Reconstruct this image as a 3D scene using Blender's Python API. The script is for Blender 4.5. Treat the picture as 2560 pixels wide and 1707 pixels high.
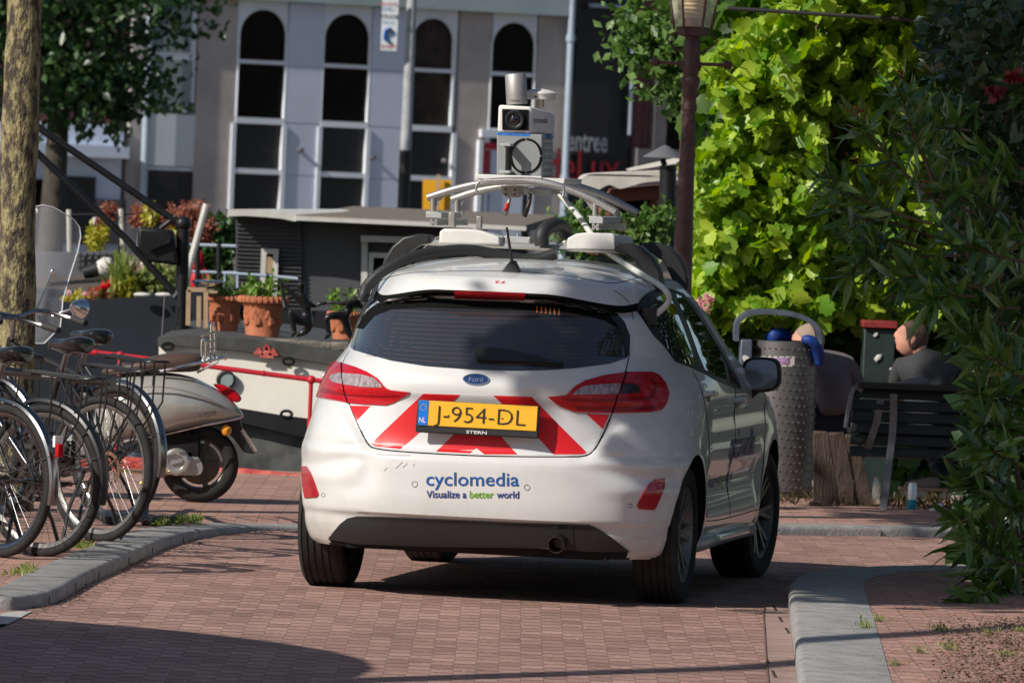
import bpy, bmesh, math, random
import numpy as np
from mathutils import Vector, Matrix, geometry, noise
from mathutils.bvhtree import BVHTree
random.seed(7)
R_=math.radians; PI=math.pi
scene=bpy.context.scene; C=scene.collection
for o in list(bpy.data.objects): bpy.data.objects.remove(o)
# ---------- camera ----------
F=19080.; H=1.90; ROLL=R_(2.4); PITCH=math.atan(444/F)
fw=Vector((0,math.cos(PITCH),-math.sin(PITCH))); r0=Vector((1,0,0)); u0=r0.cross(fw)
Rt=r0*math.cos(ROLL)+u0*math.sin(ROLL); Up=-r0*math.sin(ROLL)+u0*math.cos(ROLL)
cd=bpy.data.cameras.new('camera'); cam=bpy.data.objects.new('camera',cd); C.objects.link(cam)
cam.matrix_world=Matrix(((Rt.x,Up.x,-fw.x,0),(Rt.y,Up.y,-fw.y,0),(Rt.z,Up.z,-fw.z,H),(0,0,0,1)))
cd.sensor_width=36; cd.lens=F*36/2560; cd.clip_start=1; cd.clip_end=3000
cd.dof.use_dof=True; cd.dof.focus_distance=33.2; cd.dof.aperture_fstop=13
scene.camera=cam
scene.view_settings.view_transform='Standard'; scene.view_settings.look='None'; scene.view_settings.exposure=0.0
# ---------- light ----------
SUN_EL=R_(36); SUN_AZ=R_(35)      # sun stands left of the camera and behind it
tosun=Vector((-math.cos(SUN_AZ)*math.cos(SUN_EL),-math.sin(SUN_AZ)*math.cos(SUN_EL),math.sin(SUN_EL)))
w=bpy.data.worlds.new('World'); scene.world=w; w.use_nodes=True
nt=w.node_tree; sk=nt.nodes.new('ShaderNodeTexSky'); sk.sky_type='NISHITA'; sk.sun_disc=False
sk.sun_elevation=SUN_EL; sk.sun_rotation=math.atan2(tosun.x,tosun.y)
nt.links.new(sk.outputs[0],nt.nodes['Background'].inputs[0]); nt.nodes['Background'].inputs[1].default_value=0.08
sl=bpy.data.lights.new('sun','SUN'); sl.energy=5.0; sl.angle=R_(.53); sl.color=(1,.95,.87)
so=bpy.data.objects.new('sun',sl); C.objects.link(so); so.rotation_euler=tosun.to_track_quat('Z','Y').to_euler(); so.location=(-20,0,30)
# ---------- pixel helpers: a pixel of the photo turned into a point at a real distance ----------
def ray(px,py): return fw+Rt*((px-1280)/F)-Up*((py-853.5)/F)
EYE=Vector((0,0,H))
def at(px,py,Y): d=ray(px,py); return EYE+d*(Y/d.y)
def ground(px,py,z=0.): d=ray(px,py); return EYE+d*((z-H)/d.z)
# ---------- materials ----------
MT={}
def mat(n,col,rough=.5,metal=0,var=0,vs=8,bump=0,bs=30,coat=0,spec=.5,trans=0,emit=0,col2=None,alpha=1,stretch=None,ior=1.45,detail=4,ramp=(.32,.68)):
    m=bpy.data.materials.new(n); m.use_nodes=True; t=m.node_tree; b=t.nodes['Principled BSDF']
    b.inputs['Base Color'].default_value=(*col,1); b.inputs['Roughness'].default_value=rough; b.inputs['Metallic'].default_value=metal
    b.inputs['Coat Weight'].default_value=coat; b.inputs['Coat Roughness'].default_value=.03; b.inputs['Specular IOR Level'].default_value=spec
    b.inputs['Transmission Weight'].default_value=trans; b.inputs['IOR'].default_value=ior; b.inputs['Alpha'].default_value=alpha
    if emit: b.inputs['Emission Color'].default_value=(*col,1); b.inputs['Emission Strength'].default_value=emit
    if var or bump or col2:
        tc=t.nodes.new('ShaderNodeTexCoord'); mp=t.nodes.new('ShaderNodeMapping'); t.links.new(tc.outputs['Object'],mp.inputs[0])
        if stretch: mp.inputs['Scale'].default_value=stretch
    if var or col2:
        nz=t.nodes.new('ShaderNodeTexNoise'); nz.inputs['Scale'].default_value=vs; nz.inputs['Detail'].default_value=detail; nz.inputs['Roughness'].default_value=.65
        t.links.new(mp.outputs[0],nz.inputs[0])
        cr=t.nodes.new('ShaderNodeValToRGB'); e=cr.color_ramp.elements; e[0].position=ramp[0]; e[1].position=ramp[1]
        c2=col2 or col
        e[0].color=(*[max(0,c*(1-var)) for c in col],1); e[1].color=(*[min(1,c*(1+var)) for c in c2],1)
        t.links.new(nz.outputs['Fac'],cr.inputs[0]); t.links.new(cr.outputs[0],b.inputs['Base Color'])
    if bump:
        n2=t.nodes.new('ShaderNodeTexNoise'); n2.inputs['Scale'].default_value=bs; n2.inputs['Detail'].default_value=3; t.links.new(mp.outputs[0],n2.inputs[0])
        bp=t.nodes.new('ShaderNodeBump'); bp.inputs['Strength'].default_value=bump; bp.inputs['Distance'].default_value=.02
        t.links.new(n2.outputs['Fac'],bp.inputs['Height']); t.links.new(bp.outputs[0],b.inputs['Normal'])
    MT[n]=m; return m
def foliage(n,c1,c2,rough=.45,trans=.35,vs=3,spec=.5):
    """leaf: colour differs leaf by leaf, some light passes through"""
    m=bpy.data.materials.new(n); m.use_nodes=True; t=m.node_tree; b=t.nodes['Principled BSDF']
    g=t.nodes.new('ShaderNodeNewGeometry'); cr=t.nodes.new('ShaderNodeValToRGB'); e=cr.color_ramp.elements
    e[0].color=(*c1,1); e[1].color=(*c2,1)
    t.links.new(g.outputs['Random Per Island'],cr.inputs[0]); t.links.new(cr.outputs[0],b.inputs['Base Color'])
    b.inputs['Roughness'].default_value=rough; b.inputs['Specular IOR Level'].default_value=spec
    tr=t.nodes.new('ShaderNodeBsdfTranslucent'); mx=t.nodes.new('ShaderNodeMixShader'); mx.inputs[0].default_value=trans
    hs=t.nodes.new('ShaderNodeHueSaturation'); hs.inputs['Saturation'].default_value=1.15; hs.inputs['Value'].default_value=1.5; t.links.new(cr.outputs[0],hs.inputs['Color']); t.links.new(hs.outputs[0],tr.inputs[0])
    t.links.new(b.outputs[0],mx.inputs[1]); t.links.new(tr.outputs[0],mx.inputs[2]); t.links.new(mx.outputs[0],t.nodes['Material Output'].inputs[0])
    MT[n]=m; return m
# ---------- objects ----------
MW={}
def tag(o,label=None,cat=None,group=None,kind=None):
    if label: o['label']=label
    if cat: o['category']=cat
    if group: o['group']=group
    if kind: o['kind']=kind
    return o
def thing(name,label,cat,loc=(0,0,0),rz=0,group=None):
    o=bpy.data.objects.new(name,None); C.objects.link(o); o.empty_display_size=.2
    o.location=loc; o.rotation_euler=(0,0,rz); MW[o.name]=Matrix.Translation(loc)@Matrix.Rotation(rz,4,'Z')
    return tag(o,label,cat,group)
def smooth_me(me,ang=40):
    me.polygons.foreach_set('use_smooth',[True]*len(me.polygons))
    if ang<180:
        try: me.set_sharp_from_angle(angle=R_(ang))
        except Exception: pass
class MB:
    def __init__(s): s.v=[]; s.f=[]; s.mi=[]; s.m=0
    def add(s,vs,fs):
        b=len(s.v); s.v+= [tuple(v) for v in vs]; s.f+=[tuple(b+i for i in f) for f in fs]; s.mi+=[s.m]*len(fs); return s
    def box(s,c,d,rot=None):
        c=Vector(c); h=[x/2 for x in d]
        vs=[Vector((x*h[0],y*h[1],z*h[2])) for x in(-1,1) for y in(-1,1) for z in(-1,1)]
        if rot is not None: vs=[rot@v for v in vs]
        return s.add([c+v for v in vs],[(0,1,3,2),(4,6,7,5),(0,4,5,1),(2,3,7,6),(0,2,6,4),(1,5,7,3)])
    def bar(s,a,b,w,h=None,up=(0,0,1)):
        a=Vector(a);b=Vector(b); d=(b-a); L=d.length; d.normalize(); x=d.cross(Vector(up))
        if x.length<1e-4: x=d.cross(Vector((0,1,0)))
        x.normalize(); z=x.cross(d); M=Matrix((x,d,z)).transposed()
        return s.box((a+b)/2,(w,L,h or w),M)
    def ring(s,c,x,y,r,n,ry=None): return [c+x*(math.cos(2*PI*i/n)*r)+y*(math.sin(2*PI*i/n)*(ry or r)) for i in range(n)]
    def tube(s,pts,r,n=10,cap=True,closed=False):
        pts=[Vector(p) for p in pts]; m=len(pts); rs=r if isinstance(r,(list,tuple)) else [r]*m
        base=len(s.v); px=None; rings=[]
        for i,p in enumerate(pts):
            if closed: d=pts[(i+1)%m]-pts[i-1]
            else: d=pts[min(i+1,m-1)]-pts[max(i-1,0)]
            if d.length<1e-9: d=Vector((0,0,1))
            d.normalize()
            if px is None:
                px=d.cross(Vector((0,0,1)))
                if px.length<.1: px=d.cross(Vector((0,1,0)))
            px=px-d*px.dot(d)
            if px.length<1e-6: px=d.orthogonal()
            px.normalize(); py=d.cross(px); rings.append(s.ring(p,px,py,rs[i],n))
        vs=[v for rg in rings for v in rg]; fs=[]
        for i in range(m if closed else m-1):
            j=(i+1)%m
            for k in range(n): fs.append((i*n+k,i*n+(k+1)%n,j*n+(k+1)%n,j*n+k))
        if cap and not closed: fs+= [tuple(range(n))[::-1],tuple((m-1)*n+k for k in range(n))]
        return s.add(vs,fs)
    def lathe(s,prof,o=(0,0,0),ax=(0,0,1),n=24,cap=True,sx=1.):
        """prof: (radius, distance along axis)"""
        o=Vector(o); ax=Vector(ax).normalized(); x=ax.orthogonal().normalized()
        if abs(ax.z)>.95: x=Vector((1,0,0)); x=(x-ax*x.dot(ax)).normalized()
        y=ax.cross(x); vs=[];fs=[]
        for r,h in prof: vs+=s.ring(o+ax*h,x,y,max(r,1e-4),n,max(r,1e-4)*sx)
        for i in range(len(prof)-1):
            for k in range(n): fs.append((i*n+k,i*n+(k+1)%n,(i+1)*n+(k+1)%n,(i+1)*n+k))
        if cap: fs+=[tuple(range(n))[::-1],tuple((len(prof)-1)*n+k for k in range(n))]
        return s.add(vs,fs)
    def prism(s,poly,d):
        """poly: 3D points in a plane, d: extrusion vector"""
        n=len(poly); p=[Vector(q) for q in poly]; d=Vector(d)
        tri=geometry.tessellate_polygon([p]); vs=p+[q+d for q in p]
        fs=[tuple(t) for t in tri]+[tuple(i+n for i in t[::-1]) for t in tri]+[(i,(i+1)%n,(i+1)%n+n,i+n) for i in range(n)]
        return s.add(vs,fs)
    def sphere(s,c,r,n=12,m=8,sc=(1,1,1),rot=None):
        c=Vector(c); vs=[];fs=[]
        for j in range(m+1):
            t=PI*j/m
            for i in range(n):
                a=2*PI*i/n; v=Vector((math.sin(t)*math.cos(a)*sc[0],math.sin(t)*math.sin(a)*sc[1],math.cos(t)*sc[2]))*r
                if rot is not None: v=rot@v
                vs.append(c+v)
        for j in range(m):
            for i in range(n): fs.append((j*n+i,(j+1)*n+i,(j+1)*n+(i+1)%n,j*n+(i+1)%n))
        return s.add(vs,fs)
    def build(s,name,m,parent=None,world=False,ang=40,bevel=0,subsurf=0,fixn=True):
        me=bpy.data.meshes.new(name); me.from_pydata(s.v,[],s.f)
        ms=m if isinstance(m,(list,tuple)) else [m]
        for q in ms: me.materials.append(MT[q] if isinstance(q,str) else q)
        if len(ms)>1: me.polygons.foreach_set('material_index',s.mi)
        if fixn:
            bm=bmesh.new(); bm.from_mesh(me); bmesh.ops.remove_doubles(bm,verts=bm.verts,dist=1e-5); bmesh.ops.recalc_face_normals(bm,faces=bm.faces); bm.to_mesh(me); bm.free()
        smooth_me(me,ang); me.update()
        o=bpy.data.objects.new(name,me); C.objects.link(o)
        if parent is not None: attach(o,parent,world)
        if bevel:
            b=o.modifiers.new('b','BEVEL'); b.width=bevel; b.segments=2; b.limit_method='ANGLE'; b.angle_limit=R_(35)
        if subsurf:
            b=o.modifiers.new('s','SUBSURF'); b.levels=b.render_levels=subsurf
        return o
def attach(o,parent,world=False):
    o.parent=parent
    if world:
        o.matrix_parent_inverse=MW.get(parent.name,Matrix()).inverted(); MW[o.name]=Matrix()
    else: MW[o.name]=MW.get(parent.name,Matrix())
def place(o,loc):
    """moves the origin of a world-built top-level mesh to its base"""
    loc=Vector(loc); o.data.transform(Matrix.Translation(-loc)); o.location=loc; MW[o.name]=Matrix.Translation(loc); return o
def copy_tree(o,parent=None,loc=None,rz=None):
    c=o.copy(); C.objects.link(c)
    if parent is not None: c.parent=parent
    if loc is not None: c.location=loc
    if rz is not None: c.rotation_euler=(0,0,rz)
    for ch in [q for q in bpy.data.objects if q.parent==o]: copy_tree(ch,c)
    return c
def text_geo(s,bold=0.,res=3,font=None,spacing=1.):
    """2D letters: vertices and faces, unit cap height about .7"""
    cu=bpy.data.curves.new('t','FONT'); cu.body=s; cu.offset=bold; cu.resolution_u=res; cu.space_character=spacing
    o=bpy.data.objects.new('t',cu); C.objects.link(o); bpy.context.view_layer.update()
    me=bpy.data.meshes.new_from_object(o.evaluated_get(bpy.context.evaluated_depsgraph_get()))
    bm=bmesh.new(); bm.from_mesh(me); bmesh.ops.triangulate(bm,faces=bm.faces); bmesh.ops.remove_doubles(bm,verts=bm.verts,dist=1e-5)
    v=[(p.co.x,p.co.y) for p in bm.verts]; bm.verts.index_update(); f=[tuple(q.index for q in p.verts) for p in bm.faces]
    bm.free(); bpy.data.meshes.remove(me); bpy.data.objects.remove(o); bpy.data.curves.remove(cu)
    return v,f
def fit_text(s,w,h=None,**k):
    """text scaled to width w with baseline at 0, x from 0"""
    v,f=text_geo(s,**k); xs=[p[0] for p in v]; ys=[p[1] for p in v]; x0=min(xs); sc=w/(max(xs)-x0)
    sy=sc if h is None else h/(max(ys)-min(min(ys),0) if h<0 else max(ys))
    return [((p[0]-x0)*sc,p[1]*sy) for p in v],f
def catmull(pts,n=6,closed=False):
    pts=[Vector(p) for p in pts]; out=[]; m=len(pts)
    for i in range(m if closed else m-1):
        g=lambda k: pts[k%m] if closed else pts[max(0,min(m-1,k))]
        a,b,c,d=g(i-1),g(i),g(i+1),g(i+2)
        for j in range(n):
            t=j/n; out.append(.5*((2*b)+(c-a)*t+(2*a-5*b+4*c-d)*t*t+(3*b-a-3*c+d)*t**3))
    if not closed: out.append(pts[-1].copy())
    return out
m_=mat('paint_white',(.63,.625,.61),rough=.30,coat=.7,spec=.45); t_n=m_.node_tree; b_n=t_n.nodes['Principled BSDF']; N_=t_n.nodes.new; L_=t_n.links.new
# road dirt thrown up along the lower edge of the body
tc_=N_('ShaderNodeTexCoord'); sp_n=N_('ShaderNodeSeparateXYZ'); L_(tc_.outputs['Object'],sp_n.inputs[0])
mr_=N_('ShaderNodeMapRange'); mr_.inputs['From Min'].default_value=.46; mr_.inputs['From Max'].default_value=.20; L_(sp_n.outputs['Z'],mr_.inputs[0])
nz_n=N_('ShaderNodeTexNoise'); nz_n.inputs['Scale'].default_value=9; nz_n.inputs['Detail'].default_value=8; nz_n.inputs['Roughness'].default_value=.75; L_(tc_.outputs['Object'],nz_n.inputs[0])
mu_=N_('ShaderNodeMath'); mu_.operation='MULTIPLY'; L_(mr_.outputs[0],mu_.inputs[0]); L_(nz_n.outputs['Fac'],mu_.inputs[1])
n5_=N_('ShaderNodeTexNoise'); n5_.inputs['Scale'].default_value=2.2; n5_.inputs['Detail'].default_value=10; n5_.inputs['Roughness'].default_value=.8; L_(tc_.outputs['Object'],n5_.inputs[0])
m5_=N_('ShaderNodeMapRange'); m5_.inputs['From Min'].default_value=.45; m5_.inputs['From Max'].default_value=.8; m5_.inputs['To Max'].default_value=.22; L_(n5_.outputs['Fac'],m5_.inputs[0])
a5_=N_('ShaderNodeMath'); a5_.use_clamp=True; L_(mu_.outputs[0],a5_.inputs[0]); L_(m5_.outputs[0],a5_.inputs[1])
mx_=N_('ShaderNodeMix'); mx_.data_type='RGBA'; mx_.inputs['A'].default_value=(.63,.625,.61,1); mx_.inputs['B'].default_value=(.30,.25,.20,1); L_(a5_.outputs[0],mx_.inputs['Factor']); L_(mx_.outputs['Result'],b_n.inputs['Base Color'])
mat('panel_white',(.72,.72,.70),rough=.45)
mat('black_plastic',(.018,.018,.018),rough=.45)
mat('black_gap',(.006,.006,.006),rough=.9,spec=.1)
mat('underbody',(.010,.010,.010),rough=.85,spec=.2,var=.3)
mat('glass_dark',(.024,.027,.034),rough=.03,spec=.8,coat=1)
mat('glass_side',(.010,.014,.011),rough=.02,spec=.9,coat=1)
mat('lamp_red',(.42,.004,.010),rough=.16,coat=.25,spec=.35,var=.25,vs=60,stretch=(1,1,3))
mat('lamp_red_dark',(.22,.003,.006),rough=.2,coat=.2,spec=.3)
mat('lamp_clear',(.30,.24,.25),rough=.15,coat=.4,spec=.4,var=.6,vs=90,stretch=(1,1,.15))
mat('lamp_smoke',(.035,.02,.022),rough=.15,coat=.3)
mat('reflector',(.38,.008,.018),rough=.22,coat=1)
mat('chev_white',(.60,.60,.60),rough=.4,var=.05,vs=6)
mat('chev_red',(.62,.012,.018),rough=.35,var=.06,vs=6)
mat('plate_yellow',(.80,.42,.02),rough=.4,var=.03)
mat('plate_blue',(.01,.16,.60),rough=.35)
mat('ink_black',(.012,.012,.012),rough=.5)
mat('ink_white',(.75,.75,.75),rough=.5)
mat('ink_blue',(.010,.085,.30),rough=.4)
mat('ink_navy',(.03,.05,.20),rough=.4)
mat('ink_green',(.15,.36,.03),rough=.4)
mat('badge_blue',(.008,.03,.12),rough=.15,coat=1)
mat('chrome',(.72,.72,.72),rough=.12,metal=1)
mat('steel',(.42,.40,.37),rough=.45,metal=.85,var=.12,vs=30)
mat('alu',(.55,.53,.50),rough=.42,metal=.85,var=.1,vs=20)
mat('rim_grey',(.20,.19,.18),rough=.42,metal=.6)
mat('rubber',(.022,.021,.020),rough=.78,spec=.3,var=.35,vs=12,bump=.15,bs=60)
mat('rubber_hose',(.022,.022,.023),rough=.55,bump=.1,bs=50)
mat('cable_white',(.52,.53,.48),rough=.5,var=.15,vs=20)
mat('pod_white',(.66,.64,.60),rough=.5,var=.06,vs=10)
mat('grey_box',(.27,.28,.28),rough=.5,metal=.2,var=.06,vs=6)
mat('grey_light',(.42,.43,.42),rough=.45,metal=.2)
mat('led_orange',(1,.22,.02),rough=.5,emit=1.2)
mat('heat_line',(.20,.09,.05),rough=.6)
mat('brass',(.55,.38,.14),rough=.3,metal=1)
mat('steel_dark',(.10,.09,.08),rough=.4,metal=1,var=.3)
mat('mirror_face',(.45,.46,.48),rough=.03,metal=1)
mat('lens',(.004,.004,.006),rough=.05,coat=1)
mat('tape_blue',(.03,.16,.50),rough=.35,var=.5,vs=60)
mat('clamp_red',(.5,.02,.02),rough=.4)
mat('stem_brown',(.10,.065,.04),rough=.8,var=.3); mat('stem_green',(.12,.16,.04),rough=.6)
# ================= the white hatchback =================
CX,CY,TH=-.145,33.,R_(9.7)
CM=Matrix.Translation((CX,CY,0))@Matrix.Rotation(-TH,4,'Z'); CMI=CM.inverted()
EYC=CMI@EYE
def cray(px,py): return (CMI.to_3x3()@ray(px,py)).normalized()
def cpt(px,py,Y=None,X=None,Z=None):
    d=cray(px,py); t=((Y-EYC.y)/d.y) if Y is not None else ((X-EYC.x)/d.x if X is not None else (Z-EYC.z)/d.z)
    return EYC+d*t
# rows: z, half width, rear y, rear corner length, front y, front corner length, silhouette target
rows=[(.205,.79,.10,.80,3.92,.8,-.70),(.23,.82,.075,.80,3.95,.8,-.722),(.30,.848,.045,.80,3.99,.8,-.748),(.345,.856,.03,.8,4.0,.8,-.757),(.365,.86,.006,.8,4.01,.8,-.765),(.45,.866,.0,.8,4.03,.8,-.773),
(.56,.868,.0,.8,4.04,.8,-.774),(.61,.868,.005,.8,4.04,.85,-.772),(.632,.868,.028,.8,4.03,.85,-.770),(.65,.868,.05,.82,4.03,.85,-.768),(.76,.866,.062,.95,3.99,.9,-.742),(.85,.86,.058,1.1,3.86,1.,-.706),
(.895,.856,.036,1.2,3.62,1.1,-.697),(.92,.852,.034,1.3,3.40,1.1,-.694),(.96,.842,.045,1.4,3.12,.9,-.684),(1.0,.822,.07,1.5,2.96,.6,-.655),(1.035,.80,.10,1.5,2.90,.6,-.62),(1.07,.782,.13,1.5,2.84,.6,-.585),
(1.09,.77,.15,1.45,2.80,.6,-.570),(1.19,.725,.245,1.2,2.58,.55,-.557),(1.26,.695,.31,1.1,2.42,.5,-.530),(1.285,.680,.345,1.05,2.34,.5,-.516),(1.303,.668,.362,1.0,2.30,.45,-.506),(1.318,.660,.285,1.05,2.26,.45,-.497),(1.328,.654,.262,1.1,2.22,.4,-.490),(1.350,.638,.268,1.1,2.16,.4,-.472),(1.375,.620,.287,1.1,2.12,.4,-.450),(1.398,.600,.315,1.1,2.05,.4,-.425)]
def silx(W,y0,B,n):
    a=np.linspace(0,np.pi/2,500); x=-W*np.sin(a)**(2/n); y=y0+B-B*np.cos(a)**(2/n)
    return min((x+.171*(y-.05)).min(),-W+.171*(y0+B-.05))
RW=[]
for z,W,y0,B,yf,Bf,t in rows:
    n=min((abs(silx(W,y0,B,q)-t)+.004*abs(q-2.9),q) for q in np.linspace(2.0,4.2,45))[1]
    RW.append((z,W,y0,B,yf,Bf,n))
RW=np.array(RW)
# smooth the exponent between rows
for _ in range(6): RW[1:-1,6]=(RW[:-2,6]+2*RW[1:-1,6]+RW[2:,6])/4
def pchip(x,y,q):
    h=np.diff(x); d=np.diff(y)/h; m=np.zeros(len(x)); m[0]=d[0]; m[-1]=d[-1]
    for i in range(1,len(x)-1):
        m[i]=0 if d[i-1]*d[i]<=0 else (3*(h[i-1]+h[i]))/((2*h[i]+h[i-1])/d[i-1]+(h[i]+2*h[i-1])/d[i])
    i=np.clip(np.searchsorted(x,q)-1,0,len(h)-1); t=(q-x[i])/h[i]
    return y[i]*(1+2*t)*(1-t)**2+h[i]*m[i]*t*(1-t)**2+y[i+1]*t*t*(3-2*t)+h[i]*m[i+1]*t*t*(t-1)
zs=np.concatenate([np.linspace(RW[i,0],RW[i+1,0],max(2,int((RW[i+1,0]-RW[i,0])/.0125)+1),endpoint=False) for i in range(len(RW)-1)]+[[RW[-1,0]]])
def sst(a,b,x): t=min(1,max(0,(x-a)/(b-a))); return t*t*(3-2*t)
NA,NS,NF=40,90,26
def half_ring(z,W,y0,B,yf,Bf,n):
    pts=[]
    for i in range(NA):
        a=(i/NA)**1.15*PI/2; pts.append((W*math.sin(a)**(2/n),y0+B-B*math.cos(a)**(2/n)))
    ya,yb=y0+B,yf-Bf
    for i in range(NS): pts.append((W,ya+(yb-ya)*i/NS))
    for i in range(NF+1):
        a=i/NF*PI/2; pts.append((W*math.cos(a)**(2/2.6),yb+Bf*math.sin(a)**(2/2.6)))
    return pts
def disp(x,y,z):
    """creases and swellings of the pressed body"""
    ax=abs(x); rear=1-sst(.35,.9,y)
    # bumper shoulders under the lamps, hatch recess between them
    hw=.475+max(0,z-.64)*.85
    y-=.040*sst(hw-.02,hw+.05,ax)*sst(.60,.68,z)*(1-sst(.76,.90,z))*rear
    # scoop under the shoulder, ridge over the reflector
    y+=.020*math.exp(-((z-.555-.05*(1-sst(.4,.8,ax)))/.035)**2)*sst(.38,.62,ax)*rear
    y-=.006*math.exp(-((z-.50)/.03)**2)*sst(.45,.65,ax)*rear
    y+=.012*math.exp(-((z-.42)/.06)**2)*sst(.62,.70,ax)*(1-sst(.76,.84,ax))*rear
    # dent left of centre
    y+=.020*math.exp(-((x+.47)/.035)**2-((z-.55)/.07)**2)+.010*math.exp(-((x+.54)/.05)**2-((z-.47)/.05)**2)
    z-=.050*sst(.22,.58,ax)*math.exp(-((z-1.32)/.055)**2)*(1-sst(.5,.95,y))
    # flanks
    sg=1 if x>0 else -1; side=sst(.5,.8,ax)
    door=sst(1.05,1.25,y)*(1-sst(2.75,2.95,y))
    x-=sg*side*door*(.030*math.exp(-((z-.50)/.10)**2)-.006*math.exp(-((z-.33)/.05)**2))
    x-=sg*side*.010*math.exp(-((z-.80)/.05)**2)*sst(.9,1.3,y)*(1-sst(3.1,3.5,y))
    x-=0
    for wy in (.71,3.2):
        r=math.hypot(y-wy,z-.31); x+=sg*side*.010*math.exp(-((r-.36)/.05)**2)*(1 if z<.8 else 0)
    return x,y,z
bv=[];bf=[]
n1=2*(NA+NS+NF)
for z in zs:
    p=[float(pchip(RW[:,0],RW[:,k],z)) for k in range(1,7)]
    h=half_ring(z,*p)
    full=h+[(-x,y) for x,y in h[-2:0:-1]]
    bv+=[disp(x,y,z) for x,y in full]
top=bv[-n1:]; ymid=1.25
for k in (.985,.96,.92,.86,.78,.68,.56,.44,.32,.2,.1,.03):
    for (x,y,z) in top:
        yy=ymid+(y-ymid)*k; bv.append((x*k,yy,1.398+.084*(1-k**3.0)+.0*yy))
nr=len(bv)//n1
for j in range(nr-1):
    for i in range(n1): bf.append((j*n1+i,j*n1+(i+1)%n1,(j+1)*n1+(i+1)%n1,(j+1)*n1+i))
bf.append(tuple(range(n1))[::-1]); bf.append(tuple((nr-1)*n1+i for i in range(n1)))
car=thing('hatchback_car','white hatchback with red and white chevrons around its yellow number plate','car',(CX,CY,0),-TH)
mb=MB(); mb.add(bv,bf); body=mb.build('body',['paint_white','underbody','black_gap'],car,ang=50)
for p in body.data.polygons:
    if (p.normal.z<-.7 and p.center.z<.25) or (p.center.z<.245 and abs(p.center.x)<.66 and p.center.y<.6): p.material_index=1
for p in body.data.polygons:
    c=p.center
    if p.index<len(zs)*n1 and 1.303<zs[p.index//n1]<1.3285 and c.y<.8 and abs(c.x)<.60: p.material_index=2
# evaluate a copy for ray casts
me=body.data; me.calc_loop_triangles()
tv=[v.co.copy() for v in me.vertices]; tn=[v.normal.copy() for v in me.vertices]; tt=[tuple(t.vertices) for t in me.loop_triangles]
BV=BVHTree.FromPolygons(tv,tt)
def surf_at(o,d):
    h=BV.ray_cast(o,d)
    if h[0] is None:
        # nearest approach of the ray to the body
        best=None; t=(Vector((0,1.2,1))-o).dot(d)
        for k in range(60):
            q=o+d*(t-2.2+k*.06); n=BV.find_nearest(q)
            if best is None or n[3]<best[3]: best=n
        h=best
    co,idx=h[0],h[2]; a,b,c=tt[idx]
    wts=geometry_bary(co,tv[a],tv[b],tv[c]); n=(tn[a]*wts[0]+tn[b]*wts[1]+tn[c]*wts[2]).normalized()
    return co,n
def geometry_bary(p,a,b,c):
    v0=b-a;v1=c-a;v2=p-a; d00=v0.dot(v0);d01=v0.dot(v1);d11=v1.dot(v1);d20=v2.dot(v0);d21=v2.dot(v1); den=d00*d11-d01*d01
    if abs(den)<1e-14: return (1,0,0)
    v=(d11*d20-d01*d21)/den; w_=(d00*d21-d01*d20)/den; return (1-v-w_,v,w_)
def on_body(px,py): return surf_at(EYC,cray(px,py))
def resample(poly,d):
    out=[]; n=len(poly)
    for i in range(n):
        a=Vector(poly[i]);b=Vector(poly[(i+1)%n]); L=(b-a).length; k=max(1,int(L/d))
        out+=[a.lerp(b,j/k) for j in range(k)]
    return out
def patch2d(poly,mapper,name,m,parent,off=.003,thick=.005,d=8,sm=0):
    """a panel cut to outline poly (2D), laid on the car through mapper, with real thickness"""
    if sm: poly=[(p.x,p.y) for p in catmull([(x,y,0) for x,y in poly],sm,True)]
    b=resample([Vector((x,y)) for x,y in poly],d); n=len(b)
    x0=min(p.x for p in b);x1=max(p.x for p in b);y0=min(p.y for p in b);y1=max(p.y for p in b)
    ins=[]; 
    y=y0+d/2
    while y<y1:
        xs=[]
        for i in range(n):
            p,q=b[i],b[(i+1)%n]
            if (p.y<=y)!=(q.y<=y): xs.append(p.x+(y-p.y)/(q.y-p.y)*(q.x-p.x))
        xs.sort()
        for k in range(0,len(xs)-1,2):
            x=xs[k]+d*.45
            while x<xs[k+1]-d*.4: ins.append(Vector((x,y))); x+=d
        y+=d
    vs,_,fs,_,_,_=geometry.delaunay_2d_cdt(b+ins,[(i,(i+1)%n) for i in range(n)],[],1,1e-6)
    V=[];N=[]
    for v in vs:
        co,nn=mapper(v.x,v.y); V.append(co+nn*off); N.append(nn)
    # rim from boundary edges
    from collections import Counter
    ec=Counter(); 
    for f in fs:
        for i in range(len(f)): ec[tuple(sorted((f[i],f[(i+1)%len(f)])))]+=1
    base=len(V); F=[tuple(f) for f in fs]; mp={}
    for (i,j),c in ec.items():
        if c==1:
            for k in (i,j):
                if k not in mp: mp[k]=len(V); V.append(V[k]-N[k]*thick); N.append(N[k])
            F.append((i,j,mp[j],mp[i]))
    me=bpy.data.meshes.new(name); me.from_pydata(V,[],F); me.materials.append(MT[m])
    # outward orientation of the top
    bm=bmesh.new(); bm.from_mesh(me); bm.faces.ensure_lookup_table(); bmesh.ops.recalc_face_normals(bm,faces=bm.faces)
    s=sum(bm.faces[i].normal.dot(N[F[i][0]]) for i in range(len(fs)))
    if s<0: bmesh.ops.reverse_faces(bm,faces=bm.faces)
    bm.to_mesh(me); bm.free(); nf=len(fs)
    me.polygons.foreach_set('use_smooth',[i<nf for i in range(len(me.polygons))])
    nl=[]
    for p in me.polygons:
        for vi in p.vertices: nl.append(tuple(N[vi]) if p.index<nf else tuple(p.normal))
    me.normals_split_custom_set(nl); me.update()
    o=bpy.data.objects.new(name,me); C.objects.link(o); attach(o,parent); return o
def k1(l): return [(720+x/1.742,640+y/1.742) for x,y in l]
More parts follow.
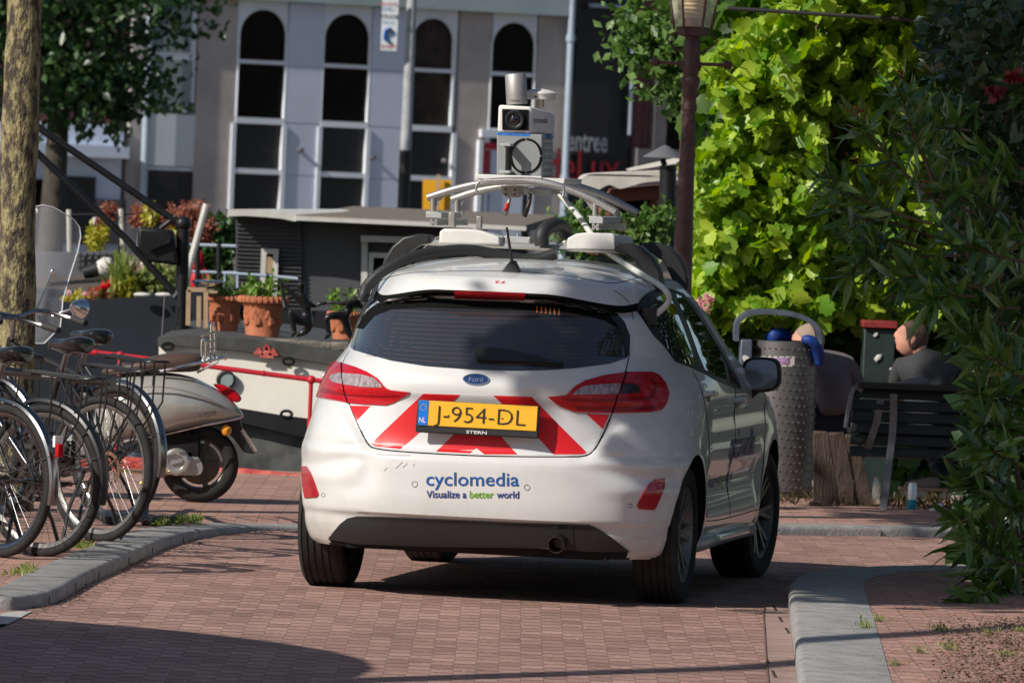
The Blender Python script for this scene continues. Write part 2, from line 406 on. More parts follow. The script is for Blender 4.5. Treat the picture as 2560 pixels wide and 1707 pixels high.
def k3(l): return [(1540+x*.548,640+y*.548) for x,y in l]
def k2(x,y): return (1000+x*.3827,150+y*.3827)
def patch(poly,name,m,parent,**k): return patch2d(poly,on_body,name,m,parent,**k)
def seam(poly,parent,r=.0022,name='shut_line',off=0,m='black_gap',close=False,sm=5):
    p=[(v.x,v.y) for v in catmull([(x,y,0) for x,y in poly],sm,close)]
    mb=MB(); pts=[]
    for x,y in p:
        co,n=on_body(x,y); pts.append(co+n*off)
    mb.tube(pts,r,6,closed=close); return mb.build(name,m,parent)
def wraptext(s,mapf,w,name,m,parent,off=.0025,h=None,**k):
    v,f=fit_text(s,w,h,**k); mb=MB(); V=[]
    for x,y in v:
        co,n=mapf(x,y); V.append(co+n*off)
    mb.add(V,f); return mb.build(name,m,parent,ang=180)
# ---- tailgate ----
hatch=[(275,395),(255,430),(240,470),(250,560),(268,640),(300,720),(345,810),(380,835),(500,850),(700,862),(860,869),(1050,872),(1200,872),(1290,868),(1335,835),(1375,760),(1405,690),(1440,590),(1470,490),(1486,430),(1503,360),(1500,285),(1430,232),(1290,198),(1110,176),(1000,160),(725,152),(560,150),(440,163),(370,190),(330,235),(300,300)]
hatch=[(x,y+(26 if y<236 and 320<x<1450 else 0)) for x,y in hatch]
tg=patch(k1(hatch),'tailgate','paint_white',car,off=.0018,thick=.004,d=7)
seam(k1([(268,415),(240,470),(250,560),(268,640),(300,720),(345,812),(385,838),(500,852),(700,864),(860,871),(1050,874),(1200,874),(1292,870),(1340,835),(1378,760),(1408,690),(1443,590),(1472,490),(1486,425)]),car,r=.0035,name='tailgate_gap')
glass=[(275,400),(285,350),(310,290),(345,232),(385,200),(440,178),(500,170),(620,166),(722,178),(860,186),(1040,190),(1110,186),(1210,192),(1330,212),(1420,245),(1462,290),(1485,350),(1483,425),(1470,447),(1400,470),(1250,490),(1130,498),(1000,501),(800,496),(600,481),(450,457),(350,430),(290,412)]
glass=[(x,y+(9 if y<236 and 330<x<1400 else 0)) for x,y in glass]
rw=patch(k1(glass),'rear_window','glass_dark',tg,off=.004,thick=.006,d=8)
patch(k1([(1345,222),(1420,245),(1462,290),(1485,350),(1483,425),(1472,445),(1455,360),(1430,300),(1390,255)]),'window_garnish','black_plastic',tg,off=.007,thick=.006,d=8)
patch(k1([(302,315),(330,262),(365,228),(420,200),(500,190),(620,184),(722,196),(860,204),(1040,208),(1210,210),(1330,228),(1410,262),(1440,300),(1425,310),(1380,285),(1300,262),(1150,244),(860,236),(600,226),(450,236),(380,262),(330,320)]),'frit_band','black_gap',tg,off=.0052,thick=.002,d=7)
# spoiler brake light
patch(k1([(724,153),(880,156),(1036,163),(1032,184),(880,181),(728,176)]),'brake_light','lamp_red_dark',car,off=.010,thick=.012,d=8)
# defroster lines
mb=MB()
for k in range(12):
    f=k/11; yl=235+f*200; xl=370-60*math.sin(min(1,f*1.3)*1.5); xl=max(300,xl+ (30 if f>.8 else 0)); xr=1440-(60 if f>.85 else 0)
    pts=[]
    for i in range(25):
        u=i/24; x=xl+(xr-xl)*u; y=yl+ (22*u) + 26*(1-(2*u-1)**2)*(.3+f*.7)
        co,n=on_body(720+x/1.742,640+y/1.742); pts.append(co+n*.0042)
    mb.tube(pts,.0007,4)
mb.build('defroster_wire','heat_line',tg)
mb=MB()
for i in range(6):
    for j in range(3):
        x=1084+i*19; y=228+j*9+i*2.0
        co,n=on_body(720+x/1.742,640+y/1.742); mb.box(co+n*.0045,(.0045,.002,.0022))
mb.build('lit_display','led_orange',tg)
wp=patch(k1([(816,418),(835,412),(872,411),(990,424),(1090,448),(1120,460),(1200,476),(1196,483),(1110,476),(1000,470),(900,467),(826,462),(817,445)]),'wiper','black_plastic',tg,off=.020,thick=.016,d=8)
mb=MB(); pts=[]
for x,y in [(860,440),(960,462),(1060,472),(1130,480),(1190,486)]:
    co,n=on_body(720+x/1.742,640+y/1.742); pts.append(co+n*.008)
mb.tube(pts,.004,6); mb.build('wiper_blade','black_plastic',wp)
# chevron panel
cw=[(272,648),(300,718),(345,806),(380,830),(500,846),(700,858),(860,865),(1050,868),(1200,868),(1286,864),(1330,830),(1370,755),(1400,690),(1300,684),(1200,664),(1130,612),(1000,606),(840,604),(700,600),(548,594),(500,616),(440,648),(340,650)]
cp_=patch(k1(cw),'chevron_panel','chev_white',tg,off=.003,thick=.002,d=8)
for q in ([(273,652),(362,653),(300,718)],[(590,598),(750,603),(600,745),(490,842),(380,829),(362,818)],[(645,853),(735,765),(815,688),(825,688),(910,765),(1000,866),(855,865),(820,836),(793,861)],[(895,606),(1062,612),(1190,745),(1300,855),(1285,863),(1157,866),(1075,775)],[(1297,686),(1398,691),(1369,753)]):
    patch(k1(q),'red_stripe','chev_red',cp_,off=.0042,thick=.002,d=8)
# badge
def ell(cx,cy,rx,ry,n=28,rot=.03): return [(cx+rx*math.cos(2*PI*i/n)-ry*math.sin(2*PI*i/n)*rot*0,cy+ry*math.sin(2*PI*i/n)+rx*math.cos(2*PI*i/n)*rot) for i in range(n)]
bd=patch(k1(ell(820,539,59,24)),'badge','chrome',tg,off=.007,thick=.008,d=5)
patch(k1(ell(820,539,53,19.5)),'badge_face','badge_blue',bd,off=.0085,thick=.003,d=5)
wraptext('Ford',lambda x,y:on_body(*k1([(789+x,549+x*.03-y)])[0]),62,'badge_lettering','chrome',bd,off=.0095,h=22)
# ---- lamps ----
def lamp(poly,clear,smoke,strip,inner):
    l=patch(k1(poly),'tail_lamp','lamp_red',car,off=.009,thick=.014,d=6)
    for q in inner: patch(k1(q),'lamp_band','lamp_red_dark',l,off=.0098,thick=.002,d=6)
    patch(k1(clear),'clear_lens','lamp_clear',l,off=.0108,thick=.003,d=5)
    if smoke: patch(k1(smoke),'smoked_lens','lamp_smoke',l,off=.0108,thick=.003,d=5)
    seam(k1(strip),l,r=.003,name='lamp_gap',off=.0105)
    return l
lamp([(203,461),(240,470),(300,488),(350,508),(392,532),(430,575),(450,583),(533,592),(500,614),(462,640),(430,650),(330,646),(260,640),(180,626),(122,612),(118,590),(140,530),(165,490),(188,466)],
 [(193,522),(230,512),(330,520),(382,534),(410,560),(415,572),(330,571),(250,562),(203,552),(188,537)],None,[(238,470),(243,530),(252,590),(266,642)],
 [[(150,585),(165,575),(250,600),(420,606),(490,602),(480,608),(420,614),(250,610),(150,598)],])
lamp([(1131,612),(1210,606),(1246,570),(1290,546),(1380,521),(1480,508),(1580,508),(1612,520),(1640,555),(1655,597),(1645,640),(1625,670),(1580,680),(1400,684),(1250,680),(1215,666),(1170,642)],
 [(1238,603),(1255,585),(1280,570),(1340,563),(1443,558),(1436,602),(1300,603)],[(1452,560),(1500,560),(1522,568),(1530,582),(1515,600),(1444,603)],[(1470,509),(1452,560),(1430,610),(1407,684)],
 [[(1190,620),(1420,622),(1560,616),(1592,575),(1568,540),(1580,536),(1604,572),(1575,630),(1410,634),(1240,631)],[(1250,650),(1400,655),(1600,650),(1590,672),(1400,676),(1255,672)]])
patch(k1([(60,916),(84,915),(100,940),(120,990),(136,1036),(130,1048),(76,1053),(66,1000)]),'reflector','reflector',car,off=.006,thick=.01,d=6)
patch(k1([(1600,971),(1638,968),(1637,1003),(1620,1050),(1598,1098),(1590,1105),(1526,1100),(1519,1085),(1545,1030),(1575,988)]),'reflector','reflector',car,off=.006,thick=.01,d=6)
patch(k1([(178,1231),(200,1200),(230,1165),(262,1140),(300,1132),(400,1133),(700,1145),(1000,1158),(1310,1168),(1360,1190),(1430,1240),(1487,1286),(1300,1284),(1170,1270),(900,1266),(600,1262),(300,1250)]),'lower_skirt','black_plastic',car,off=.006,thick=.012,d=8)
seam(k1([(1245,1165),(1243,1200),(1248,1270)]),car,r=.0015,name='skirt_joint',off=.006)
for x,y,r in((552,993,12),(1041,1007,12),(154,1040,8),(1491,1086,8)):
    seam(k1(ell(x,y,r,r,12,0)),car,r=.0010,name='parking_sensor',off=.0008,close=True,sm=2,m='ink_black')
tx=lambda x0,y0,sl=.0: (lambda x,y: on_body(*k1([(x0+x,y0+x*sl-y)])[0]))
wraptext('cyclomedia',tx(602,998,.006),404,'lettering','ink_blue',car,h=58,bold=.008)
wraptext('Visualize a',tx(603,1051,.006),175,'lettering','ink_navy',car,h=31,bold=.02)
wraptext('better',tx(791,1052,.006),106,'lettering','ink_green',car,h=31,bold=.02)
wraptext('world',tx(909,1053,.006),98,'lettering','ink_navy',car,h=31,bold=.02)
# scratches on the bumper
for q in ([(470,925),(495,900),(498,896)],[(500,922),(520,902)],[(545,915),(552,903)],[(385,862),(440,868),(530,868)],[(300,1112),(350,1118)],[(420,935),(432,920)]):
    seam(k1(q),car,r=.0009,name='scratch',off=.0006,m='ink_black',sm=3)
# bumper joints with the flanks and roof seams
seam(k1([(400,110),(470,85),(600,70),(900,66),(1200,84),(1400,118),(1520,96)]),car,r=.0018,name='roof_seam',m='black_gap',off=.0003)
seam(k1([(1420,150),(1470,185),(1495,230),(1503,280)]),car,r=.0016,name='roof_seam',off=.0003)
wraptext('72',lambda x,y:on_body(*k1([(948-x,110+y)])[0]),48,'roof_number','chev_red',car,h=10)
# plate
pc=Vector((.009,.018,.798)); pr=Matrix.Rotation(R_(.3),3,'Y')@Matrix.Rotation(R_(-6),3,'X')
def plate_part(c,d,name,m,parent,bev=0):
    mb=MB(); mb.box(pc+pr@Vector(c),d,pr); return mb.build(name,m,parent,bevel=bev)
fr=plate_part((0,0,-.008),(.540,.018,.142),'number_plate_frame','black_plastic',car,.006)
np_=plate_part((0,-.011,.006),(.522,.004,.108),'number_plate','plate_yellow',fr,.0015)
plate_part((-.2395,-.0140,.006),(.042,.003,.107),'country_band','plate_blue',fr)
def ptext(s,x,z,w,h,m,name,**k):
    v,f=fit_text(s,w,h,**k); mb=MB(); mb.add([pc+pr@Vector((x+a,-.0165,z+b)) for a,b in v],f); return mb.build(name,m,fr,ang=180)
ptext('J-954-DL',-.188,-.028,.400,.068,'ink_black','plate_number',bold=-.014)
ptext('NL',-.2555,-.036,.030,.022,'ink_white','country_code')
ptext('STERN',-.045,-.073,.090,.013,'ink_white','dealer_lettering',bold=.01)
mb=MB()
for i in range(12):
    a=i*PI/6; mb.box(pc+pr@Vector((-.2395+.013*math.sin(a),-.0165,.030+.013*math.cos(a))),(.003,.001,.003))
mb.build('ring_of_stars','plate_yellow',fr)
mb=MB()
for x in(-.128,.108):
    mb=MB(); mb.lathe([(.004,0),(.004,-.004)],pc+pr@Vector((x,-.013,0)),pr@Vector((0,1,0)),10); mb.build('plate_screw','brass',fr)
# ---- right flank, mirrored to the left one ----
def mirror(o,name=None):
    me=o.data.copy(); me.transform(Matrix.Scale(-1,4,(1,0,0))); me.flip_normals()
    c=bpy.data.objects.new(o.name.split('.')[0],me); C.objects.link(c); attach(c,car if o.parent is car else o.parent); return c
S3=lambda l,name,m,parent=car,**k: patch(k3(l),name,m,parent,**k)
wf=S3([(97,232),(108,200),(130,178),(150,163),(200,146),(250,150),(300,170),(350,220),(400,290),(450,370),(500,455),(540,535),(566,602),(530,598),(460,568),(400,534),(330,503),(270,482),(220,412),(170,362),(130,302),(100,258)],'window_surround','black_plastic',off=.003,thick=.006,d=5)
g1=S3([(150,232),(170,200),(210,178),(238,172),(262,230),(300,320),(340,430),(356,504),(300,485),(270,470),(215,400),(185,320)],'rear_door_window','glass_side',off=.005,thick=.006,d=5)
g2=S3([(270,176),(310,192),(360,252),(410,330),(460,420),(490,500),(503,567),(450,546),(402,520),(372,450),(330,330),(290,232)],'front_door_window','glass_side',off=.005,thick=.006,d=5)
g3=S3([(500,468),(530,520),(552,590),(520,580)],'quarter_window','glass_side',off=.005,thick=.006,d=5)
S3([(205,148),(250,152),(300,172),(350,222),(400,292),(450,372),(500,457),(540,537),(566,602),(560,606),(530,545),(490,468),(440,384),(390,305),(340,234),(295,184),(250,162),(205,154)],'door_frame_trim','black_plastic',off=.007,thick=.006,d=5)
for o in (wf,g1,g2,g3): mirror(o)
def side_pt(y,z): return surf_at(Vector((2,y,z)),Vector((-1,0,0)))
def sseam(pts,name='door_gap',r=.0025):
    P=[]
    for v in catmull([(a,b,0) for a,b in pts],5): co,n=side_pt(v.x,v.y); P.append(co)
    mb=MB(); mb.tube(P,r,6); o=mb.build(name,'black_gap',car); mirror(o)
sseam([(1.02,1.02),(.98,.93),(1.03,.80),(1.10,.68),(1.16,.5),(1.19,.36)])
sseam([(1.96,.985),(1.95,.85),(1.93,.6),(1.92,.34)])
sseam([(3.02,.90),(2.96,.8),(2.90,.6),(2.86,.42),(2.84,.34)])
sseam([(1.19,.345),(1.6,.335),(2.2,.333),(2.84,.335)])
def handle(y,z):
    co,n=side_pt(y,z); mb=MB()
    pts=[co+Vector((-.006,-.10,0)),co+Vector((.022,-.085,.003)),co+Vector((.032,-.04,.004)),co+Vector((.032,.04,.0)),co+Vector((.022,.085,-.003)),co+Vector((-.006,.10,-.003))]
    mb.tube(catmull(pts,3),.0125,8); o=mb.build('door_handle','paint_white',car); mirror(o)
    p=patch2d([(y-.05,z-.035),(y+.05,z-.04),(y+.07,z),(y-.06,z)],side_pt,'handle_recess','rim_grey',o,off=.001,thick=.001,d=.02)
handle(.98+.12,.915); handle(2.02,.865)
def stext(s,y,z,w,h,m,bold=0):
    v,f=fit_text(s,w,h,bold=bold); mb=MB(); V=[]
    for a,b in v: co,n=side_pt(y+a,z+b); V.append(co+n*.004)
    mb.add(V,f); mb.build('door_lettering',m,car,ang=180)
stext('cyclomedia',1.80,.605,.80,.125,'ink_navy',.035)
stext('Visualize a ',1.28,.485,.34,.062,'ink_navy',.02); stext('better',1.64,.485,.17,.062,'ink_green',.02); stext('world',1.83,.485,.2,.062,'ink_navy',.02)
# sill
mb=MB(); mb.tube([(.80,1.08,.235),(.835,1.12,.245),(.842,1.6,.25),(.842,2.4,.25),(.83,2.80,.245),(.80,2.85,.235)],.035,10); o=mb.build('sill','paint_white',car); mirror(o)
# mirror
mm=MB()
mc=cpt(1901,936,X=.893); 
yrot=Matrix.Rotation(R_(-8),3,'Z')
prof=[(a*.84,b) for a,b in [(-.115,-.02),(-.10,.055),(-.05,.078),(.05,.080),(.098,.06),(.112,.0),(.10,-.055),(.05,-.078),(-.05,-.085),(-.10,-.065)]]
pp=[(p.x,p.y) for p in catmull([(a,b,0) for a,b in prof],3,True)]
def shell(prof,depths,scales,off=0):
    V=[];n=len(prof);Fs=[]
    for dd,sc in zip(depths,scales): V+=[mc+yrot@Vector((a*sc,dd,b*sc)) for a,b in prof]
    for j in range(len(depths)-1):
        for i in range(n): Fs.append((j*n+i,j*n+(i+1)%n,(j+1)*n+(i+1)%n,(j+1)*n+i))
    return V,Fs,n
V,Fs,n=shell(pp,(0.012,-.004,-.004,0.03,.08,.11),(.86,.90,.97,1,.82,.35)); Fs.append(tuple(range(n))); Fs.append(tuple(5*n+i for i in range(n))[::-1])
mm.add(V,Fs); 
mo=mm.build('wing_mirror','black_plastic',car)
mb=MB(); a=mc+Vector((-.04,.03,-.06)); b=Vector((.80,2.50,.90)); bb=Vector((.80,2.42,.80))
mb.prism([mc+Vector((-.085,.01,-.05)),mc+Vector((.0,.01,-.078)),mc+Vector((-.075,-.0,-.150)),mc+Vector((-.115,-.0,-.11))],(0,.07,0)); mb.build('mirror_arm','black_plastic',mo,bevel=.006)
mb=MB(); V,Fs,n=shell(pp,(0.006,),(.845,)); mb.add(V,[tuple(range(n))]); gl=mb.build('mirror_glass','mirror_face',mo)
mirror(mo)
# antenna
co,n=on_body(*k2(722,1385)); ab=co
mb=MB(); mb.prism([ab+Vector((-.044,-.01,-.008)),ab+Vector((.044,-.01,-.008)),ab+Vector((.034,.0,.018)),ab+Vector((.014,.01,.050)),ab+Vector((-.004,.01,.050)),ab+Vector((-.026,0,.022))],(0,.05,0))
an=mb.build('antenna','black_plastic',car,bevel=.004)
tip=cpt(*k2(698,1097),Y=ab.y-.12); mb=MB(); mb.tube([ab+Vector((.004,.02,.03)),tip],[.0075,.0055],8); mb.build('antenna_rod','black_plastic',an)
# underbody
mb=MB(); mb.box((0,2.0,.235),(1.30,3.3,.06)); mb.box((0,.40,.27),(1.15,.5,.14)); mb.bar((-.62,.71,.25),(.62,.71,.25),.10,.07)
for s in(-1,1): mb.bar((s*.52,.71,.24),(s*.48,1.15,.26),.07,.07); mb.tube([(s*.55,.80,.22),(s*.55,.80,.45)],.05,10)
mb.build('underbody','underbody',car)
ex=cpt(1391,1357,Y=-.02)
mb=MB(); mb.lathe([(.036,0),(.036,-.10),(.033,-.10),(.032,0.02)],ex+Vector((0,.09,.002)),Vector((0,1,.1)),24,cap=False); mb.tube([ex+Vector((0,.08,0)),ex+Vector((0,.35,-.0)),(.15,.6,.25)],.028,10); mb.sphere(ex+Vector((0,.42,.0)),.09,12,8,(1.6,1,.55)); mb.build('exhaust_pipe','steel_dark' if 'steel_dark' in MT else 'steel',car)
# arches by boolean
cut=bpy.data.meshes.new('c'); mb=MB()
for s in(-1,1):
    for wy in(.71,3.2): mb.lathe([(.345,0),(.345,.40)],(s*.56,wy,.31),(s,0,0),56)
co_=mb.build('cutter',['paint_white','underbody'],None)
for p in co_.data.polygons: p.material_index=1
co_.matrix_world=CM
bo=body.modifiers.new('a','BOOLEAN'); bo.object=co_; bo.solver='EXACT'; bo.material_mode='INDEX'
bpy.context.view_layer.update()
nm=bpy.data.meshes.new_from_object(body.evaluated_get(bpy.context.evaluated_depsgraph_get()))
body.modifiers.clear(); body.data=nm; nm.name='body'; bpy.data.objects.remove(co_)
smooth_me(nm,35)
# wheels
def wheel(x,y,s,steer=0,name='wheel'):
    o=bpy.data.objects.new(name,None); C.objects.link(o); attach(o,car); o.location=(x,y,.303); o.rotation_euler=(0,0,steer if s>0 else PI+steer); o.empty_display_size=.1
    mb=MB(); R=.311; hw=.098
    pf=[(.205,-.080),(.225,-.094),(.262,-.102),(.292,-.096),(.305,-.084)]
    for g in (-.062,-.03,.002,.034,.062): pf+=[(R,g-.011),(R,g+.009),(R-.005,g+.011),(R-.005,g+.015)]
    pf+=[(R,.078),(.303,.086),(.29,.097),(.262,.102),(.225,.094),(.205,.080)]
    mb.lathe(pf,(0,0,0),(1,0,0),72,cap=False); mb.lathe([(.205,-.08),(.205,.08)],(0,0,0),(1,0,0),48,cap=False)
    t=mb.build('tyre','rubber',o,ang=30)
    mb=MB(); mb.lathe([(.206,-.085),(.190,-.07),(.185,.02),(.196,.072),(.210,.088),(.213,.082),(.206,.06)],(0,0,0),(1,0,0),56,cap=False)
    for k in range(7):
        a=k*2*PI/7
        for da in(-.14,.14):
            p0=Vector((.048,math.cos(a)*.045,math.sin(a)*.045)); p1=Vector((.072,math.cos(a+da)*.198,math.sin(a+da)*.198))
            mb.bar(p0,p1,.020,.018,up=(1,0,0))
    mb.lathe([(.062,.02),(.062,.05),(.05,.062),(.03,.064),(.03,.06)],(0,0,0),(1,0,0),24)
    mb.build('rim','rim_grey',o)
    mb=MB(); mb.lathe([(.15,-.03),(.15,-.02)],(0,0,0),(1,0,0),32); mb.lathe([(.19,-.05),(.19,-.045)],(0,0,0),(1,0,0),32); mb.build('brake_disc','underbody',o)
    return o
for s in(-1,1): wheel(s*.745,.71,s,R_(-1)); wheel(s*.745,3.2,s,R_(-7))
# ================= survey rig bolted on the roof =================
RBASE=Vector((0,1.45,1.48))
rig=thing('survey_rig','roof rig of curved steel tubes and a white and grey camera tower on the car','camera rig',CM@RBASE,-TH)
def RB(mb,name,m,parent=None,bevel=0,ang=40):
    o=mb.build(name,m,None,ang=ang); o.data.transform(Matrix.Translation(-RBASE)); attach(o,parent or rig)
    if bevel: b=o.modifiers.new('b','BEVEL'); b.width=bevel; b.segments=3; b.limit_method='ANGLE'; b.angle_limit=R_(35)
    return o
def q(x,y,Y): return cpt(*k2(x,y),Y=Y)
Yr,Yf=1.07,1.86
# crossbars and feet
for Y,dz in((Yr,0),(Yf,0)):
    mb=MB()
    a,b=(q(125,1206,Y),q(1640,1268,Y)) if Y==Yr else (q(60+240,1210,Y),q(1720,1268,Y))
    a.x=-.50; b.x=.50; a.z=b.z=1.530
    sec=[(-.042,0),(-.03,.014),(0,.019),(.03,.014),(.042,0),(.03,-.010),(-.03,-.010)]
    mb.prism([a+Vector((0,u,v)) for u,v in sec],b-a); RB(mb,'crossbar','alu',ang=30)
    for s in(-1,1):
        mb=MB(); P=[]
        for x,z in [(.60,1.398),(.665,1.355),(.672,1.395),(.660,1.45),(.625,1.51),(.575,1.555),(.51,1.572),(.45,1.568),(.45,1.53),(.50,1.522),(.545,1.492),(.575,1.45)]: P.append(Vector((s*(x-.035),Y-.05,z-.002)))
        mb.prism(P,(0,.10,0)); RB(mb,'rack_foot','black_plastic',bevel=.010)
# white pods
def pod(face,Y,dep,dirx,name='pod',m='pod_white',tap=.8):
    mb=MB(); A=[q(x,y,Y) for x,y in face]; c=sum(A,Vector())/len(A); zb=min(p.z for p in A)
    Bk=[Vector((c.x+dirx+(p.x-c.x)*tap,Y+dep,zb+(p.z-zb)*tap)) for p in A]; n=len(A)
    mb.add(A+Bk,[tuple(range(n)),tuple(range(n,2*n))[::-1]]+[(i,(i+1)%n,(i+1)%n+n,i+n) for i in range(n)])
    return RB(mb,name,m,bevel=.010)
pod([(252,1200),(256,1120),(285,1102),(440,1104),(520,1112),(600,1140),(650,1155),(655,1212)],Yr-.06,.42,0)
pod([(1088,1236),(1092,1165),(1150,1135),(1200,1128),(1385,1132),(1402,1150),(1404,1238)],Yr-.06,.55,.02)
pod([(1010,1222),(1030,1190),(1090,1170),(1100,1230)],Yr-.02,.20,0,'pod_cover','alu')
# slotted rails and brackets
def rail(x0,y0,x1,y1,L,Y=Yr+.02):
    a=q(x0,y0,Y); b=q(x1,y1,Y); w=abs(b.x-a.x); h=abs(a.z-b.z); c=(a+b)/2
    mb=MB(); s=.0065
    for ix in(-1,1):
        for iz in(-1,1): mb.box((c.x+ix*(w/2-s),Y+L/2,c.z+iz*(h/2-s)),(2*s-.001,L,2*s-.001))
    mb.box((c.x,Y+L/2,c.z),(w*.45,L,h*.45)); return RB(mb,'slotted_rail','alu')
rail(195,1040,240,1082,.80); rail(1253,1068,1298,1112,.80)
def blk(x0,y0,x1,y1,Y,L,m='alu',name='bracket',bev=.003):
    a=q(x0,y0,Y); b=q(x1,y1,Y); mb=MB(); mb.box(((a.x+b.x)/2,Y+L/2,(a.z+b.z)/2),(abs(b.x-a.x),L,abs(a.z-b.z))); return RB(mb,name,m,bevel=bev)
blk(170,992,270,1035,Yr+.03,.50,'grey_light'); blk(1236,1022,1325,1070,Yr+.03,.50,'grey_light')
blk(318,998,355,1092,Yr-.01,.05,'steel'); blk(500,1020,528,1100,Yr+.10,.04,'steel')
blk(665,1150,850,1212,Yr+.05,.10,'grey_light','junction_box'); blk(655,1150,672,1212,Yr+.04,.12,'steel'); blk(835,1160,850,1205,Yr+.04,.12,'steel')
for x in (770,700): mb=MB(); p=q(x,1150,Yr+.1); mb.lathe([(.006,0),(.006,.01)],p,(0,0,1),8); RB(mb,'bolt','steel')
# curved tubes
Ya,Yb=1.13,1.78
def arc(pts,Y,r=.0175):
    mb=MB(); P=catmull([q(x,y,Y) for x,y in pts],6); mb.tube(P,r,14); return RB(mb,'curved_tube','steel')
arc([(180,900),(340,850),(500,812),(640,795),(790,790),(930,800),(1080,840),(1250,908),(1410,995)],Ya)
arc([(338,912),(480,865),(620,835),(790,812),(950,800),(1110,815),(1290,870),(1420,930),(1552,1003)],Yb)
arc([(500,860),(498,830),(515,800),(545,790),(790,785),(1040,825),(1070,840),(1068,880),(1062,890)],Ya-.05,.006)
def post(x,y0,y1,Y,g=0):
    mb=MB(); a=q(x,y0,Y); b=q(x,y1,Y); mb.tube([a,b],.014,12); mb.box(b,(.06,.05,.008))
    o=RB(mb,'post','steel')
    if g:
        mb=MB(); c=q(x+g,y0-25,Y); d=q(x+np.sign(g)*8,y1-20,Y); mb.prism([a,c,d],(0,.005,0)); RB(mb,'gusset_plate','steel')
post(216,905,992,Ya,80); post(372,915,998,Yb,70); post(1275,925,1022,Ya,-80); post(1416,975,1030,Yb,-60)
# tray
mb=MB(); a=q(540,760,1.20); b=q(925,765,1.20)
mb.prism([q(538,748,1.20),q(925,760,1.20),q(925,792,1.20),q(545,785,1.20)],(0,.006,0)); mb.prism([q(545,800,1.20),q(925,815,1.20),q(925,824,1.20),q(545,812,1.20)],(0,.5,0))
mb.prism([q(930,770,1.25),q(1078,775,1.25),q(1072,808,1.25),q(935,805,1.25)],(.03,.30,0))
mb.box(q(735,770,1.45),(.26,.48,.02))
RB(mb,'tray','pod_white',bevel=.003)
# lower bracket and clamps
mb=MB(); mb.prism([q(660,822,1.30),q(782,825,1.30),q(780,870,1.30),q(755,900,1.30),q(690,898,1.30),q(660,868,1.30)],(0,.12,0)); RB(mb,'mounting_bracket','steel',bevel=.003)
for x,y in((690,845),(750,848),(690,878),(748,880)): mb=MB(); mb.lathe([(.005,0),(.005,-.004)],q(x,y,1.295),(0,1,0),8); RB(mb,'bolt','steel_dark')
mb=MB(); mb.prism([q(840,835,1.30),q(975,850,1.30),q(960,888,1.30),q(870,880,1.30)],(0,.15,0)); mb.prism([q(805,835,1.28),q(850,840,1.28),q(840,885,1.28),q(810,880,1.28)],(0,.05,0)); RB(mb,'mounting_bracket','grey_light',bevel=.003)
for pts,red in(([(718,900),(705,950),(690,1000),(682,1015)],1),([(856,870),(845,930),(825,990),(812,1025)],0)):
    mb=MB(); mb.tube([q(x,y,1.27) for x,y in pts],[.007,.010,.012,.011],10); c=RB(mb,'clamp_lever','steel_dark' if not red else 'steel')
    if red: mb=MB(); mb.tube([q(705,935,1.265),q(690,985,1.265)],[.009,.010],10); RB(mb,'red_tag','clamp_red',c)
# tower: grey case
Yh=1.32
mb=MB(); mb.prism([q(632,482,Yh),q(930,486,Yh),q(927,768,Yh),q(630,750,Yh)],(.004,.27,0)); gb=RB(mb,'camera_case','grey_box',bevel=.006)
mb=MB()
for i in range(6):
    p=q(930,530+i*42,Yh); mb.box(p+Vector((.0,.13,0)),(.012,.18,.010))
RB(mb,'cooling_fin','grey_light',gb)
mb=MB(); c=q(822,628,Yh-.004); 
R=.076
for i in range(60):
    a=2*PI*i/60; 
    if i%15 in (0,): continue
    b=2*PI*(i+1.02)/60
    mb.prism([c+Vector((math.cos(a)*(R-.012),0,math.sin(a)*(R-.004))),c+Vector((math.cos(a)*R,0,math.sin(a)*(R+.004))),c+Vector((math.cos(b)*R,0,math.sin(b)*(R+.004))),c+Vector((math.cos(b)*(R-.012),0,math.sin(b)*(R-.004)))],(0,.006,0))
RB(mb,'vent_ring','black_gap',gb)
mb=MB(); mb.prism([q(672,545,Yh),q(748,548,Yh),q(745,566,Yh),q(675,564,Yh)],(0,-.085,0)); mb.prism([q(668,722,Yh),q(742,725,Yh),q(738,742,Yh),q(672,740,Yh)],(0,-.085,0)); hd=RB(mb,'handle_bracket','grey_light',gb,bevel=.004)
mb=MB(); a=q(712,565,Yh-.07); b=q(708,722,Yh-.07); pts=[];rs=[]
for i in range(41): pts.append(a.lerp(b,i/40)); rs.append(.0165 if i%2 else .0135)
mb.tube(pts,rs,14); RB(mb,'handle_grip','black_plastic',hd)
# white head
P1=q(638,400,Yh);P2=q(850,400,Yh);P3=q(985,400,Yh+.13);P4=q(1015,400,Yh+.22)
z0=q(640,474,Yh).z; z1=q(650,294,Yh).z; zb=z0-.012
pl=[(P1.x,Yh),(P2.x,Yh),(P3.x,Yh+.11),(P4.x,Yh+.20),(P4.x-.02,Yh+.29),(P1.x,Yh+.29)]
mb=MB(); n=len(pl); tz=[z1,z1,z1-.022,z1-.035,z1-.035,z1]
V=[Vector((x,y,z0)) for x,y in pl]+[Vector((x,y,z)) for (x,y),z in zip(pl,tz)]
mb.add(V,[tuple(range(n))[::-1],tuple(range(n,2*n))]+[(i,(i+1)%n,(i+1)%n+n,i+n) for i in range(n)])
hw=RB(mb,'camera_head','pod_white',bevel=.012)
mb=MB(); V=[Vector((x*1.0+(-.001 if i in(0,5) else .001),y-.001,z)) for z in(zb,z0-.0015) for i,(x,y) in enumerate(pl)]
mb.add(V,[tuple(range(n))[::-1],tuple(range(n,2*n))]+[(i,(i+1)%n,(i+1)%n+n,i+n) for i in range(n)]); RB(mb,'blue_band','tape_blue',hw)
